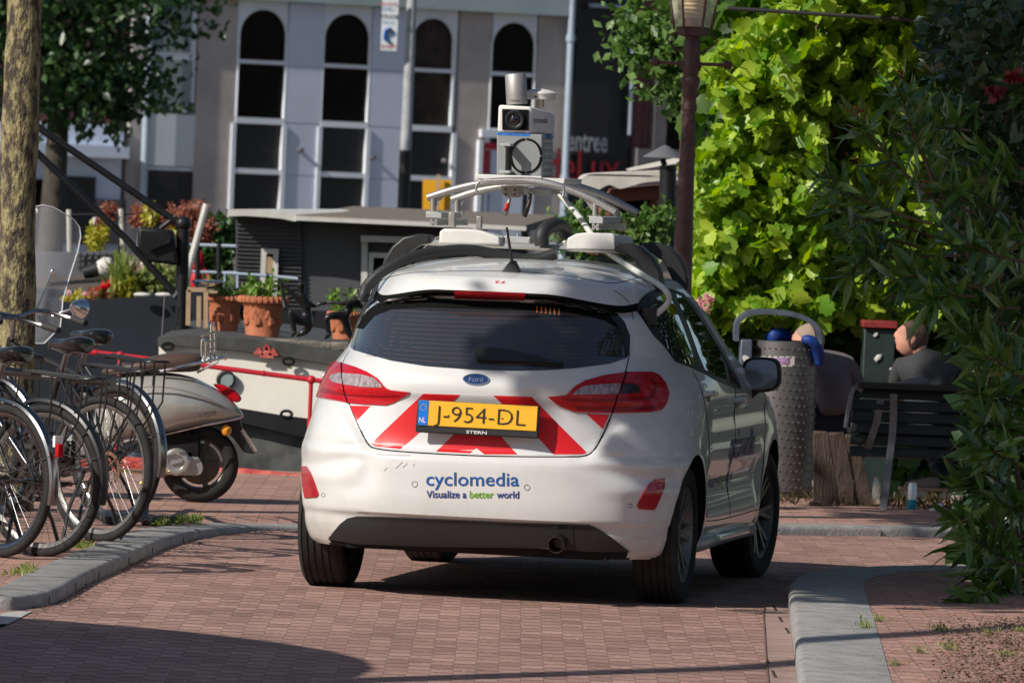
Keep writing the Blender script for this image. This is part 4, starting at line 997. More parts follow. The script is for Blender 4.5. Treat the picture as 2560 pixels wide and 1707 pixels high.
# ================= boats =================
mat('boat_black',(.012,.012,.014),rough=.5,var=.3,vs=3)
mat('boat_navy',(.010,.013,.020),rough=.6,var=.3,vs=2)
mat('hull_white',(.86,.80,.71),rough=.5,var=.06,vs=3)
mat('deck_dark',(.06,.06,.055),rough=.7,var=.4,vs=6)
mat('hull_grey',(.085,.085,.080),rough=.6,var=.5,vs=5)
mat('roof_felt',(.155,.13,.10),rough=.9,var=.2,vs=5,bump=.2)
mat('trim_white',(.55,.53,.48),rough=.6,var=.1,vs=8)
mat('wood_frame',(.40,.27,.16),rough=.6,var=.15,vs=10)
mat('terracotta',(.42,.14,.065),rough=.75,var=.15,vs=9,bump=.2,bs=25)
mat('bronze',(.028,.026,.025),rough=.33,metal=.5,var=.3,vs=12)
mat('iron_black',(.012,.012,.013),rough=.45,metal=.3,var=.2,vs=8,bump=.15)
mat('stone_slab',(.16,.14,.11),rough=.8,var=.4,vs=10,bump=.4)
mat('tarp_grey',(.11,.11,.12),rough=.8,var=.15,vs=5)
mat('canvas',(.50,.47,.42),rough=.85,var=.12,vs=6,bump=.3,bs=8)
mat('boat_plank',(.075,.075,.08),rough=.55,var=.15,vs=4,stretch=(1,1,20))
mat('boat_wood',(.22,.075,.045),rough=.55,var=.15,vs=5)
g4=lambda x,y,Y: at(400+x/1.96,480+y/1.96,Y)
gl_=lambda x,y,Y: at(x/2.614,480+y/2.614,Y)
YB=49.
def pprism(name,m,parent,pts,dep,bev=0,fn=None,Y=None,**k):
    mb=MB(); P=[p if isinstance(p,Vector) else (fn(p[0],p[1],Y)) for p in pts]; mb.prism(P,(0,dep,0) if not isinstance(dep,tuple) else dep); return mb.build(name,m,parent,world=True,bevel=bev,**k)
bg=thing('white_barge','white hulled barge with a dark deck edge and round porthole moored at the quay','boat',g4(400,1380,YB))
pprism('hull','hull_white',bg,[(-6,755),(60,752),(150,758),(350,775),(600,808),(830,845),(1600,960),(1600,1240),(710,1112),(600,1098),(370,1060),(0,1010),(-6,900)],5,fn=g4,Y=YB)
pprism('gunwale','deck_dark',bg,[(-12,712),(130,700),(350,712),(600,738),(840,778),(1700,900),(1700,985),(830,843),(600,806),(350,773),(60,750),(-12,752)],5.1,fn=g4,Y=YB-.05)
pprism('rubbing_strake','boat_black',bg,[(-6,1005),(370,1056),(600,1094),(710,1108),(1600,1236),(1600,1330),(700,1200),(400,1130),(-6,1080)],5,fn=g4,Y=YB-.06)
pprism('lower_hull','hull_grey',bg,[(-6,1075),(400,1128),(700,1196),(1600,1330),(1600,1900),(-6,1800)],5,fn=g4,Y=YB+.02)
mb=MB(); c=g4(323,918,YB-.02); mb.lathe([(.062,.0),(.062,-.02),(.050,-.024),(.048,-.01)],c,(0,1,0),24); mb.build('porthole_ring','steel_dark',bg,world=True)
mb=MB(); mb.lathe([(.048,0),(.048,-.012)],c,(0,1,0),24); mb.build('porthole_glass','curtain',bg,world=True)
for x,y in((630,830),(38,757),(620,1088)):
    mb=MB(); c=g4(x,y,YB-.06); mb.tube([c+Vector((.035*math.cos(i*PI/6),0,.022*math.sin(i*PI/6))) for i in range(12)],.010,6,closed=True); mb.build('mooring_eye','iron_black',bg,world=True)
mb=MB(); c=g4(522,778,YB-.055)
for dx,dz,s in((-.05,-.01,.035),(0,.02,.03),(.045,-.01,.035),(0,-.02,.05)): mb.prism([c+Vector((dx-s,0,dz-s*.5)),c+Vector((dx+s,0,dz-s*.5)),c+Vector((dx,0,dz+s))],(0,-.01,0))
mb.build('red_emblem','red_worn',bg,world=True)
# flower pots
def pot(x0,x1,yt,yb,Y,label,leaf=True,sc=1):
    a_=g4(x0,yt,Y); b2=g4(x1,yt,Y); bt=g4((x0+x1)/2,yb,Y); r=(b2.x-a_.x)/2; h=(a_.z+b2.z)/2-bt.z; base=Vector(((a_.x+b2.x)/2,Y,bt.z))
    t=thing('flower_pot',label,'flower pot',base,0,'terracotta pots on the white barge')
    mb=MB(); prof=[(.70*r,0),(.74*r,.03*h),(.72*r,.06*h),(.84*r,.74*h),(.90*r,.80*h),(.88*r,.83*h),(.98*r,.90*h),(1.02*r,.96*h),(.98*r,h),(.86*r,h),(.84*r,.9*h),(.01,.88*h)]
    mb.lathe(prof,(0,0,0),(0,0,1),40,cap=False); 
    for k in range(26): a2=2*PI*k/26; mb.sphere((math.cos(a2)*r*.99,math.sin(a2)*r*.99,.93*h),.035*r/.2,6,4)
    # moulded garland
    for k in range(4):
        a0=PI+.5+k*.75
        for u in range(16):
            aa=a0+.20*math.cos(u*2.4)*(u%5)/4; zz=h*(.38+.28*((u*7)%11)/11); mb.sphere((math.cos(aa)*r*.80,math.sin(aa)*r*.80,zz),.008+.004*(u%3),6,4,(1,1,1.5))
    mb.build('pot','terracotta',t)
    return t,base,r,h
LEAF={}
def leafshape(kind):
    if kind=='diamond': return np.array([(0,0,0),(.5,.28,.06),(1,0,-.05),(.5,-.28,.06)],float),[(0,1,2),(0,2,3)]
    if kind=='lance': 
        xs=[0,.18,.45,.75,1]; w=[.015,.075,.095,.06,.0]; z=[0,.05,.07,.03,-.06]
        V=[(x,0,zz-.018) for x,zz in zip(xs,z)]+[(x,ww,zz) for x,ww,zz in zip(xs,w,z)]+[(x,-ww,zz) for x,ww,zz in zip(xs,w,z)]
        F_=[]
        for i in range(4): F_+=[(i,i+1,5+i+1,5+i),(i+1,i,10+i,10+i+1)]
        return np.array(V,float),F_
    # lobed vine leaf, slightly cupped
    P=[(0,0),(-.07,.2),(.02,.42),(.20,.40),(.36,.52),(.52,.40),(.74,.34),(.80,.14),(1.0,0)]
    P=P+[(x,-y) for x,y in P[-2:0:-1]]
    V=[(.35,0,-.07)]+[(x,y,.10*abs(y)+(-.10*x*x)) for x,y in P]; n=len(P)
    return np.array(V,float),[(0,1+i,1+(i+1)%n) for i in range(n)]
def leaves(P,size,kind='diamond',face=None,bias=0,svar=.4,droop=0,dirs=None,seed=1):
    """P: n x 3 leaf bases; returns an MB with one small leaf mesh at each"""
    rg=np.random.default_rng(seed); P=np.asarray(P,float); n=len(P); V,Fs=leafshape(kind)
    nor=rg.normal(size=(n,3))
    if face is not None: nor=nor/np.linalg.norm(nor,axis=1)[:,None]*(1-bias)+np.array(face)*bias
    nor/=np.linalg.norm(nor,axis=1)[:,None]
    d=rg.normal(size=(n,3)) if dirs is None else np.asarray(dirs,float)
    d[:,2]-=droop; d-=nor*np.sum(d*nor,axis=1)[:,None]; d/=np.linalg.norm(d,axis=1)[:,None]+1e-9
    y=np.cross(nor,d); s=size*(1+svar*(rg.random(n)*2-1))
    W_=P[:,None,:]+s[:,None,None]*(V[None,:,0:1]*d[:,None,:]+V[None,:,1:2]*y[:,None,:]+V[None,:,2:3]*nor[:,None,:])
    k=len(V); mb=MB(); mb.v=[tuple(v) for v in W_.reshape(-1,3)]
    mb.f=[tuple(i*k+a for a in f) for i in range(n) for f in Fs]; mb.mi=[0]*len(mb.f); return mb
def lbuild(mb,name,m,parent=None,world=False): return mb.build(name,m,parent,world=world,ang=180,fixn=False)
foliage('leaf_pot',(.10,.20,.03),(.22,.34,.06))
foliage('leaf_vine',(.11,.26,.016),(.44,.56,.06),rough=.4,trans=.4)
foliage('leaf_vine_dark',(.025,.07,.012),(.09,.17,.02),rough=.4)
foliage('leaf_tree_dark',(.018,.05,.018),(.065,.13,.035),rough=.35,trans=.25)
foliage('leaf_tree_mid',(.06,.13,.03),(.16,.26,.06))
foliage('leaf_oleander',(.03,.085,.018),(.12,.22,.04),rough=.22,trans=.28,spec=.7)
foliage('leaf_climber',(.012,.035,.012),(.04,.08,.02),rough=.35,trans=.2)
foliage('leaf_red',(.22,.06,.04),(.36,.15,.09))
foliage('leaf_yellow',(.30,.30,.03),(.50,.45,.05))
foliage('leaf_grass',(.12,.20,.03),(.35,.36,.12))
foliage('petal_red',(.5,.01,.02),(.7,.02,.04)); foliage('petal_pale',(.5,.38,.30),(.65,.55,.5)); foliage('petal_pink',(.55,.2,.25),(.7,.4,.4))
foliage('petal_dark',(.10,.004,.01),(.22,.008,.015))

rg=np.random.default_rng(5)
def blob(c,r,n,shell=.55,lump=.25,sc=(1,1,1),seed=0):
    """points through a crown: uneven outline, more towards the outside"""
    g=np.random.default_rng(seed); out=[]
    while len(out)<n:
        v=g.normal(size=3); v/=np.linalg.norm(v); q=Vector(v*1.7+np.array([seed*3.1,0,0])); l=1+lump*noise.noise(q*1.3)*2+lump*.6*noise.noise(q*3.1)
        if noise.noise(q*2.6+Vector((7,3,1)))<-.28: continue
        rr=r*l*(shell+(1-shell)*g.random()**.6); out.append((c[0]+v[0]*rr*sc[0],c[1]+v[1]*rr*sc[1],c[2]+v[2]*rr*sc[2]))
    return out
# --- pots ---
for i,(x0,x1,yt,yb,Y,lab) in enumerate([(232,412,508,693,50.6,'terracotta pot with leafy plant, leftmost of the three on the barge'),(395,622,514,718,50.1,'larger sunlit terracotta pot between the leftmost pot and the sculpture'),(828,985,588,724,50.9,'terracotta pot half hidden behind the crouching sculpture and the car')]):
    t,base,r,h=pot(x0,x1,yt,yb,Y,lab)
    P=[]
    for k in range(16):
        a_=rg.random()*2*PI; rr=r*.55*rg.random()**.5; hh=(.06+.12*rg.random())*(1 if i!=1 else 1.1)
        mbs=[]; 
        for j in range(16): f=j/15; P.append((math.cos(a_)*(rr+.06*f),math.sin(a_)*(rr+.06*f),h*.88+hh*f))
    lf=leaves(P,.048,'lance' if i==0 else 'diamond',seed=i,face=(0,0,1),bias=.45); lbuild(lf,'leaves','leaf_pot',t)
    mb=MB()
    for k in range(8): a_=k*PI/4; mb.tube([(0,0,h*.8),(math.cos(a_)*r*.4,math.sin(a_)*r*.4,h*1.25)],.004,5)
    mb.build('stem','stem_green',t)
# --- skinned figures ---
def skin(name,V,E,Rr,m,parent=None,world=True,sub=2,sx=None):
    me=bpy.data.meshes.new(name); me.from_pydata([tuple(v) for v in V],E,[]); me.materials.append(MT[m])
    o=bpy.data.objects.new(name,me); C.objects.link(o)
    s=o.modifiers.new('skin','SKIN'); s.use_smooth_shade=True; s.branch_smoothing=.3
    lay=me.skin_vertices[0] if me.skin_vertices else None
    if lay is None:
        bpy.context.view_layer.objects.active=o; bpy.ops.mesh.customdata_skin_add(); lay=me.skin_vertices[0]
    for i,r in enumerate(Rr): lay.data[i].radius=(r,r) if not isinstance(r,tuple) else r; lay.data[i].use_root=(i==0)
    b=o.modifiers.new('sub','SUBSURF'); b.levels=b.render_levels=sub
    if parent is not None: attach(o,parent,world)
    dg=bpy.context.evaluated_depsgraph_get(); bpy.context.view_layer.update()
    nm=bpy.data.meshes.new_from_object(o.evaluated_get(bpy.context.evaluated_depsgraph_get())); o.modifiers.clear(); o.data=nm; nm.name=name
    if not nm.materials: nm.materials.append(MT[m])
    smooth_me(nm,180); return o
def chainfig(name,Y,chains,m,parent,fn=g4):
    """chains: lists of (x,y,dY,radius) in pixels, first point of later chains may be an index of an earlier one"""
    V=[];E=[];Rr=[]
    for ch in chains:
        prev=None
        for it in ch:
            if isinstance(it,int): prev=it; continue
            V.append(fn(it[0],it[1],Y+it[2])); Rr.append(it[3]*.66); k=len(V)-1
            if prev is not None: E.append((prev,k))
            prev=k
    return skin(name,V,E,Rr,m,parent)
st=thing('bronze_sculpture','bronze sculpture of two dancing figures joined by their hands on a stone slab','sculpture',g4(735,745,49.6))
# seated dancer: pelvis 0
f1=[[(718,625,0,.055),(722,590,0,.048),(715,560,-.01,.058),(705,528,-.02,.062),(697,500,-.03,.030),(692,478,-.03,.035),(690,455,-.03,.052),(689,440,-.03,.045)],
 [3,(668,515,-.04,.030),(640,488,-.05,.024),(612,462,-.05,.020),(594,440,-.05,.016),(590,425,-.05,.014)],
 [3,(735,545,0,.028),(750,560,.02,.022),(785,548,.0,.018),(820,542,-.0,.017)],
 [0,(690,640,-.08,.046),(650,605,-.12,.042),(632,580,-.13,.034),(650,640,-.12,.034),(662,690,-.12,.024),(640,706,-.14,.020)],
 [0,(735,650,.02,.046),(715,680,.05,.040),(690,695,.05,.030),(665,702,.04,.022)],
 [9+3,(596,470,-.05,.018),(606,530,-.06,.022),(616,580,-.08,.030)]]
chainfig('seated_figure',49.5,f1,'bronze',st)
f2=[[(905,610,0,.052),(915,590,0,.044),(930,560,0,.048),(958,535,0,.055),(975,510,0,.034),(985,485,0,.048),(992,465,0,.040)],
 [3,(925,545,-.04,.026),(890,545,-.04,.022),(850,540,-.03,.018),(815,543,-.02,.016)],
 [0,(870,605,-.05,.046),(830,608,-.08,.040),(812,620,-.08,.034),(820,660,-.07,.032),(832,700,-.06,.024),(805,716,-.10,.02)],
 [0,(915,650,.05,.044),(925,690,.06,.034),(945,720,.06,.026)],
 [3,(985,560,.03,.024),(1010,570,.03,.02)]]
chainfig('kneeling_figure',49.5,f2,'bronze',st)
mb=MB(); a_=g4(570,728,49.5); b2=g4(1010,752,49.5); 
for k in range(9): f=k/8; c=a_.lerp(b2,f); mb.box(c+Vector((0,0,-.012)),(.16,.40,.045+.012*math.sin(k*2.3)),Matrix.Rotation(.06*math.sin(k*3),3,'Z'))
mb.build('slab','stone_slab',st,world=True,bevel=.012)
# wooden frame and chrome bits on the deck
wf_=thing('wooden_stand','pale wooden stand beside the leftmost flower pot','stand',gl_(1290,900,50.4))
mb=MB()
for x0,y0,x1,y1 in((1232,640,1228,870),(1345,645,1345,890),(1225,636,1350,640),(1300,680,1298,880)): mb.bar(gl_(x0,y0,50.4),gl_(x1,y1,50.4),.013,.03)
mb.build('frame','wood_frame',wf_,world=True)
mb=MB(); mb.prism([gl_(1345,640,50.4),gl_(1420,648,50.4),gl_(1420,662,50.4),gl_(1345,660,50.4)],(0,.4,0)); mb.build('top_board','wood_frame',wf_,world=True)
kt=thing('metal_bowl','shiny metal bowl standing on the wooden stand','bowl',gl_(1360,632,50.5))
mb=MB(); mb.lathe([(.02,0),(.09,.02),(.11,.045),(.10,.055),(.05,.05)],(0,0,0),(0,0,1),20); mb.build('bowl','chrome',kt)
# davit with box and two booms
dv=thing('mast_davit','black iron davit post with two long booms and a dark box, on the barge bow','davit',at(453,900,51))
mb=MB(); top=at(458,560,51); mb.tube([at(451,960,51),at(453,860,51)],.052,16); mb.tube([at(453,870,51),top],.042,16); mb.sphere(top,.055,12,8); mb.tube([at(453,815,51),at(453,835,51)],.060,16)
mb.build('post','iron_black',dv,world=True)
for pts in([(40,282),(96,319),(444,556)],[(-60,232),(96,385),(318,600),(443,742)]):
    P=[at(x,y,51) for x,y in pts]; d_=(P[0]-P[1]).normalized(); mb=MB(); mb.tube([P[0]+d_*1.5]+P[1:],.024,12); mb.build('boom','iron_black',dv,world=True)
for k in range(3):
    mb=MB(); (mb.tube([at(400,572,51),at(440,540,51)],.018,8) if k==0 else mb.tube([at(436,745,51),at(450,725,51)],.03,8) if k==1 else mb.bar(at(452,822,51),at(515,836,51),.06,.06)); mb.build('bracket','iron_black',dv,world=True)
mb=MB(); mb.prism([at(345,568,50.9),at(432,576,50.9),at(446,664,50.9),at(372,655,50.9),at(343,618,50.9)],(0,.25,0)); bx=mb.build('winch_box','iron_black',dv,world=True,bevel=.02)
mb=MB(); mb.bar(at(372,622,50.88),at(425,600,50.88),.03,.03); mb.build('box_strap','iron_black',bx,world=True)
mb=MB(); mb.tube([at(412,735,50.9),at(404,846,50.9)],.004,5); mb.build('wire','rim_grey',dv,world=True)
# --- black houseboat with cabin ---
YC=62.
hb=thing('black_houseboat','black clapboard houseboat cabin with a felt roof and pale curved edge','houseboat',g4(690,700,YC))
pprism('end_wall','boat_plank',hb,[(372,125),(420,112),(540,112),(692,140),(694,620),(368,620)],.10,fn=g4,Y=YC)
pprism('long_wall','boat_plank',hb,[(692,140),(1500,158),(1500,620),(694,620)],3,fn=g4,Y=YC+.02)
mb=MB()
for k in range(24):
    y=140+k*20; mb.bar(g4(372,y,YC-.02),g4(693,y+12,YC-.02),.03,.010)
mb.build('clapboard','boat_plank',hb,world=True)
P=[g4(x,y,YC-.35) for x,y in((330,92),(345,85),(420,84),(520,90),(600,98),(667,112))]
Pd=[p-Vector((0,0,.055)) for p in P]; n=len(P)
mb=MB(); mb.add(P+Pd,[]); 
mb=MB(); dp_=Vector((1.0,7,0)); V=P+Pd+[p+dp_ for p in P]+[p+dp_ for p in Pd]
mb.add(V,[(i,i+1,n+i+1,n+i) for i in range(n-1)]+[(i,i+1,2*n+i+1,2*n+i) for i in range(n-1)]+[(n+i,n+i+1,3*n+i+1,3*n+i) for i in range(n-1)]+[(0,n,3*n,2*n)])
mb.build('roof_end_trim','trim_white',hb,world=True,fixn=True)
mb=MB(); p0=g4(667,112,YC-.35); p1=g4(1795,163,YC-.35); dn=Vector((0,0,-.050)); bk=Vector((.3,7,0)); up=Vector((0,0,.045))
mb.add([p0,p1,p1+bk+up,p0+bk+up,p0+dn,p1+dn,p1+bk+dn,p0+bk+dn],[(0,1,2,3),(4,5,6,7),(0,1,5,4),(1,2,6,5),(0,3,7,4)]); mb.build('roof','roof_felt',hb,world=True,bevel=.01)
mb=MB(); mb.box(((p0+p1)/2+dn*.55+Vector((0,-.015,0))),((p1-p0).length,.03,.035),Matrix.Rotation(math.atan2((p1-p0).z,(p1-p0).x)*-1,3,'Y')); mb.build('roof_edge','trim_white',hb,world=True)
def wframe(x0,x1,y0,y1,t,Y,parent,name='window',glass='window_dark'):
    a1=g4(x0,(y0+y1)/2,Y);a2=g4(x1,(y0+y1)/2,Y);zt=g4((x0+x1)/2,y0,Y).z;zb2=g4((x0+x1)/2,y1,Y).z; w2=bpy.data.objects.new(name,None); C.objects.link(w2); attach(w2,parent,True); w2.matrix_parent_inverse=MW[parent.name].inverted()
    mb=MB(); X0,X1=a1.x,a2.x
    mb.box(((X0+X1)/2,Y,zt-t/2),(X1-X0,.05,t)); mb.box(((X0+X1)/2,Y,zb2+t/2),(X1-X0,.05,t)); mb.box((X0+t/2,Y,(zt+zb2)/2),(t,.05,zt-zb2-2*t)); mb.box((X1-t/2,Y,(zt+zb2)/2),(t,.05,zt-zb2-2*t))
    mb.build('frame','trim_white',w2,world=True)
    mb=MB(); mb.box(((X0+X1)/2,Y+.01,(zt+zb2)/2),(X1-X0-2*t+.004,.01,zt-zb2-2*t+.004)); mb.build('pane',glass,w2,world=True); return w2
w2=wframe(492,577,278,530,.042,YC-.04,hb)
mb=MB(); mb.prism([g4(517,318,YC-.06),g4(553,318,YC-.06),g4(553,400,YC-.06),g4(517,400,YC-.06)],(0,.01,0)); mb.build('blind','wood_frame',w2,world=True)
wframe(1018,1230,300,560,.04,YC-.03,hb); 
mb=MB(); mb.bar(g4(1003,245,YC-.05),g4(1000,470,YC-.05),.035,.05); mb.bar(g4(985,228,YC-.1),g4(1400,240,YC-.1),.14,.05); mb.build('door_frame','trim_white',hb,world=True)
mb=MB(); 
pts=[g4(310,400,58.),g4(330,398,58.),g4(500,408,58.),g4(675,425,58.)]; mb.tube(pts,.012,8)
for x in(318,380): mb.tube([g4(x,402,58.),g4(x,470,58.)],.010,6)
rl=mb.build('pale_handrail','pipe_blue',None); place(rl,g4(400,470,58.)); tag(rl,'thin pale blue handrail in front of the black cabin wall','handrail')
mb=MB(); mb.box((0,0,0),(1,1,1)); 
pprism('hull','boat_black',hb,[(200,560),(1600,620),(1600,1500),(200,1500)],4.0,fn=g4,Y=YC-.4)
# yellow board on the far quay, beside the arched front
yb=thing('yellow_board','plain yellow board fixed to a short wooden post beyond the houseboat','board',at(1092,540,100))
pprism('board','sun_yellow',yb,[at(1057,449,100),at(1128,450,100),at(1126,530,100),at(1056,530,100)],.08)
mb=MB(); mb.bar(at(1096,437,99.9),at(1094,560,99.9),.05,.05); mb.build('post','wood_frame',yb,world=True)
# --- wooden boat with canvas and stove pipe, right of the rig ---
k5=lambda x,y,Y: at(850+x/2.4505,y/2.4505,Y)
wb=thing('wooden_boat','varnished wooden boat cabin with a rolled pale canvas cover','boat',k5(1800,1500,56))
pprism('cabin','boat_wood',wb,[(1680,1165),(1960,1140),(2250,1135),(2250,1560),(1520,1560),(1600,1290)],3,fn=k5,Y=56)
pprism('side_window','window_dark',wb,[(1740,1235),(1900,1225),(1850,1330),(1690,1330)],.02,fn=k5,Y=55.97)
pprism('window_post','boat_wood',wb,[(1965,1200),(1985,1205),(1850,1420),(1825,1400)],.06,fn=k5,Y=55.93)
P=[k5(x,y,55.7) for x,y in[(1470,1110),(1500,1075),(1580,1062),(1800,1052),(2000,1045),(2260,1050),(2260,1100),(2000,1110),(1850,1125),(1720,1160),(1650,1135),(1570,1170),(1490,1150)]]
mb=MB(); mb.prism(catmull(P,3,True),(0,2.4,0)); mb.build('canvas_cover','canvas',wb,world=True,bevel=.02)
pprism('skylight','trim_white',wb,[(1765,1035),(2080,965),(2080,1000),(1775,1048)],1.2,fn=k5,Y=56.2)
sp2=thing('stove_pipe','black stove pipe with a grey conical cap beside the red-brown lamp post','stove pipe',k5(2010,1500,54))
mb=MB(); mb.tube([k5(2005,1560,54),k5(2010,1015,54)],.060,18); mb.tube([k5(1990,1015,54),k5(1975,975,54)],.02,8); mb.build('pipe','iron_black',sp2,world=True)
mb=MB(); c=k5(1990,968,54); mb.lathe([(.155,0),(.15,.008),(.02,.085),(.005,.09)],c,(0,0,1),20); mb.build('cap','tarp_grey',sp2,world=True)
# --- dark boat with a garden, behind the bow ---
YG=60.
gb2=thing('garden_boat','dark navy boat carrying flower beds, behind the black davit','boat',gl_(700,1000,YG))
pprism('hull','boat_navy',gb2,[(-400,660),(100,680),(430,722),(700,700),(880,690),(960,668),(1200,655),(1500,650),(1500,1700),(-400,1700)],4,fn=gl_,Y=YG)
pprism('planter_wall','tarp_grey',gb2,[(-100,395),(520,395),(770,385),(775,480),(700,530),(500,540),(200,560),(-100,560)],.4,fn=gl_,Y=YG+2.2)
mb=MB()
for k in range(6): mb.bar(gl_(530+k*42,395,YG+2.17),gl_(525+k*42,520,YG+2.17),.012,.012)
for k in range(3): mb.bar(gl_(510,420+k*38,YG+2.17),gl_(770,412+k*36,YG+2.17),.012,.012)
mb.build('planter_grid','boat_black',gb2,world=True)
pprism('deck_cover','boat_black',gb2,[(300,600),(420,590),(600,575),(760,560),(780,585),(500,600),(300,620)],.8,fn=gl_,Y=YG+1.6)
for x in(930,1070):
    mb=MB(); c=gl_(x,672,YG-.1); mb.sphere(c,.07,14,8,(1,.5,.28)); o=mb.build('fender','trim_white',None); place(o,c); tag(o,'white oval fender on the garden boat edge, '+('left' if x==930 else 'right')+' of the pair','fender',group='white fenders on the garden boat')
mb=MB(); P=[gl_(x,y,YG+1.4) for x,y in((545,530),(590,522),(650,505),(700,490),(740,478))]; mb.tube(P,[.03,.045,.07,.085,.06],12); o=mb.build('sail_roll','trim_white',None); place(o,P[0]); tag(o,'rolled pale cloth with dark bands lying on the garden boat','cloth roll')
mb=MB()
for k in range(6): f=k/6; c=P[0].lerp(P[2],f); c2=c+Vector((.03,0,.01)); mb.tube([c,c2],.052+.02*f,10)
b3=mb.build('cloth_band','boat_black'); attach(b3,o); b3.matrix_parent_inverse=Matrix.Translation(-P[0])
def gpts(x0,x1,y0,y1,n,Y,dy=.6,fn=gl_,s=0):
    g=np.random.default_rng(s); return [fn(x0+(x1-x0)*g.random(),y0+(y1-y0)*g.random(),Y+dy*(g.random()-.5)) for _ in range(n)]
def clump(name,label,cat,x0,x1,y0,y1,n,size,m,Y=YG+.5,kind='diamond',grp=None,s=0,droop=0,dirs=None,dy=.6,flowers=None,fn=gl_):
    base=fn((x0+x1)/2,y1,Y); t=thing(name,label,cat,base,0,grp)
    g=np.random.default_rng(s); P=[]
    cs=[(x0+(x1-x0)*g.random(),y0+(y1-y0)*(.15+.85*g.random())) for _ in range(max(4,n//50))]
    for _ in range(n):
        c=cs[g.integers(len(cs))]; P.append(fn(c[0]+g.normal()*(x1-x0)*.09,min(y1,c[1]+g.normal()*(y1-y0)*.12),Y+dy*(g.random()-.5)))
    o=lbuild(leaves(P,size,kind,seed=s,droop=droop,dirs=dirs,face=(-.3,-.6,.7),bias=.35),'leaves',m,t,True)
    if flowers:
        Pf=[fn(x0+(x1-x0)*g.random(),y0+(y1-y0)*.6*g.random(),Y-dy*.3) for _ in range(flowers[1])]
        lbuild(leaves(Pf,flowers[2],'diamond',seed=s+1,face=(-.3,-.7,.5),bias=.5),'flowers',flowers[0],t,True)
    mb=MB()
    for k in range(5):
        c=cs[k%len(cs)]; mb.tube([fn((x0+x1)/2+(k-2)*(x1-x0)*.08,y1,Y),fn(c[0],c[1],Y)],.006,5)
    mb.build('stem','stem_green',t,True)
    return t
up=lambda n,s: np.random.default_rng(s).normal(size=(n,3))*np.array([.35,.35,.2])+np.array([0,0,1])
clump('garden_plant','low orange and green plants at the left of the garden boat','plant',410,600,660,722,260,.05,'leaf_yellow',s=1,flowers=('petal_pink',30,.05))
clump('garden_plant','brownish low bush left of the red flowers','plant',580,740,640,710,260,.05,'leaf_red',s=2)
clump('red_flowers','bright red geraniums blooming on the garden boat','flowers',650,740,630,700,160,.05,'leaf_tree_mid',s=3,flowers=('petal_red',70,.07))
clump('tall_grass','tall yellow-green grass behind the red geraniums','grass plant',705,800,520,690,420,.17,'leaf_grass',kind='lance',s=4,dirs=up(420,4))
clump('garden_plant','yellow-green tuft right of the red geraniums','plant',780,900,590,700,420,.11,'leaf_yellow',kind='lance',s=5,dirs=up(420,5))
clump('garden_plant','pale flowering bush below the boom','plant',840,1010,470,650,600,.05,'leaf_grass',s=6,flowers=('petal_pale',160,.05))
clump('garden_plant','bright green bush left of the davit post','plant',950,1150,460,640,1500,.05,'leaf_grass',s=7,flowers=('petal_pale',40,.04))
clump('garden_plant','yellow and green bush under the red trellis','plant',575,690,200,395,600,.045,'leaf_yellow',Y=YG+3,s=8)
for k,(x0,x1,y0,y1,n,lab) in enumerate([(640,760,90,260,260,'small red-leaved climber at the left end of the trellis'),(850,980,95,220,340,'red-leaved climber in the middle of the trellis'),(1085,1370,65,330,1300,'large red-leaved bush at the right end of the trellis')]):
    clump('red_shrub',lab,'shrub',x0,x1,y0,y1,n*2,.045,'leaf_red',Y=YG+3.2,s=20+k)
clump('garden_plant','orange and green leaves under the large red-leaved bush','plant',960,1120,110,300,300,.06,'leaf_yellow',Y=YG+3.1,s=25)
clump('dark_bush','dark green bush left of the black houseboat','bush',1290,1520,150,520,1100,.09,'leaf_tree_dark',Y=YG+4.5,s=26)
tr=thing('trellis','weathered wooden trellis posts carrying red-leaved climbers','trellis',gl_(800,560,YG+3))
for x0,y0,x1,y1 in((450,115,455,400),(622,165,632,380),(790,110,812,580),(955,95,965,400)):
    mb=MB(); mb.tube([gl_(x0,y0,YG+3),gl_(x1,y1,YG+3)],.022,8); mb.build('post','trim_white',tr,world=True)
mb=MB(); mb.tube([gl_(450,150,YG+3),gl_(1100,140,YG+3)],.010,6); mb.build('rail','boat_black',tr,world=True)
mb=MB(); mb.tube([gl_(1350,80,YG+1),gl_(1240,480,YG+1),gl_(1200,640,YG+1)],.028,8); o=mb.build('boat_hook','trim_white',None); place(o,gl_(1200,640,YG+1)); tag(o,'pale slanting pole behind the davit post','pole')
dr=thing('deck_railing','dark iron deck railing with vertical posts between davit and cabin','railing',gl_(1420,620,YG+2))
mb=MB(); mb.tube([gl_(1240,345,YG+2),gl_(1560,355,YG+2)],.014,8); mb.tube([gl_(1240,520,YG+2),gl_(1560,530,YG+2)],.012,8); mb.build('rail','pipe_blue',dr,world=True)
for x in(1430,1290): mb=MB(); mb.tube([gl_(x,340,YG+2),gl_(x,640,YG+2)],.022,8); mb.build('post','iron_black',dr,world=True)
mb=MB(); c=gl_(1290,450,YG+2.4); mb.sphere(c,.06,10,8,(1.0,.8,1.6)); mb.sphere(c+Vector((.0,0,-.16)),.05,10,8,(1,.7,2)); mb.tube([c,c+Vector((.10,0,-.12)),c+Vector((.06,0,-.25))],.018,6); o=mb.build('red_buoy','red_paint',None); place(o,c); tag(o,'small red buoys hanging on the dark deck railing','buoys')
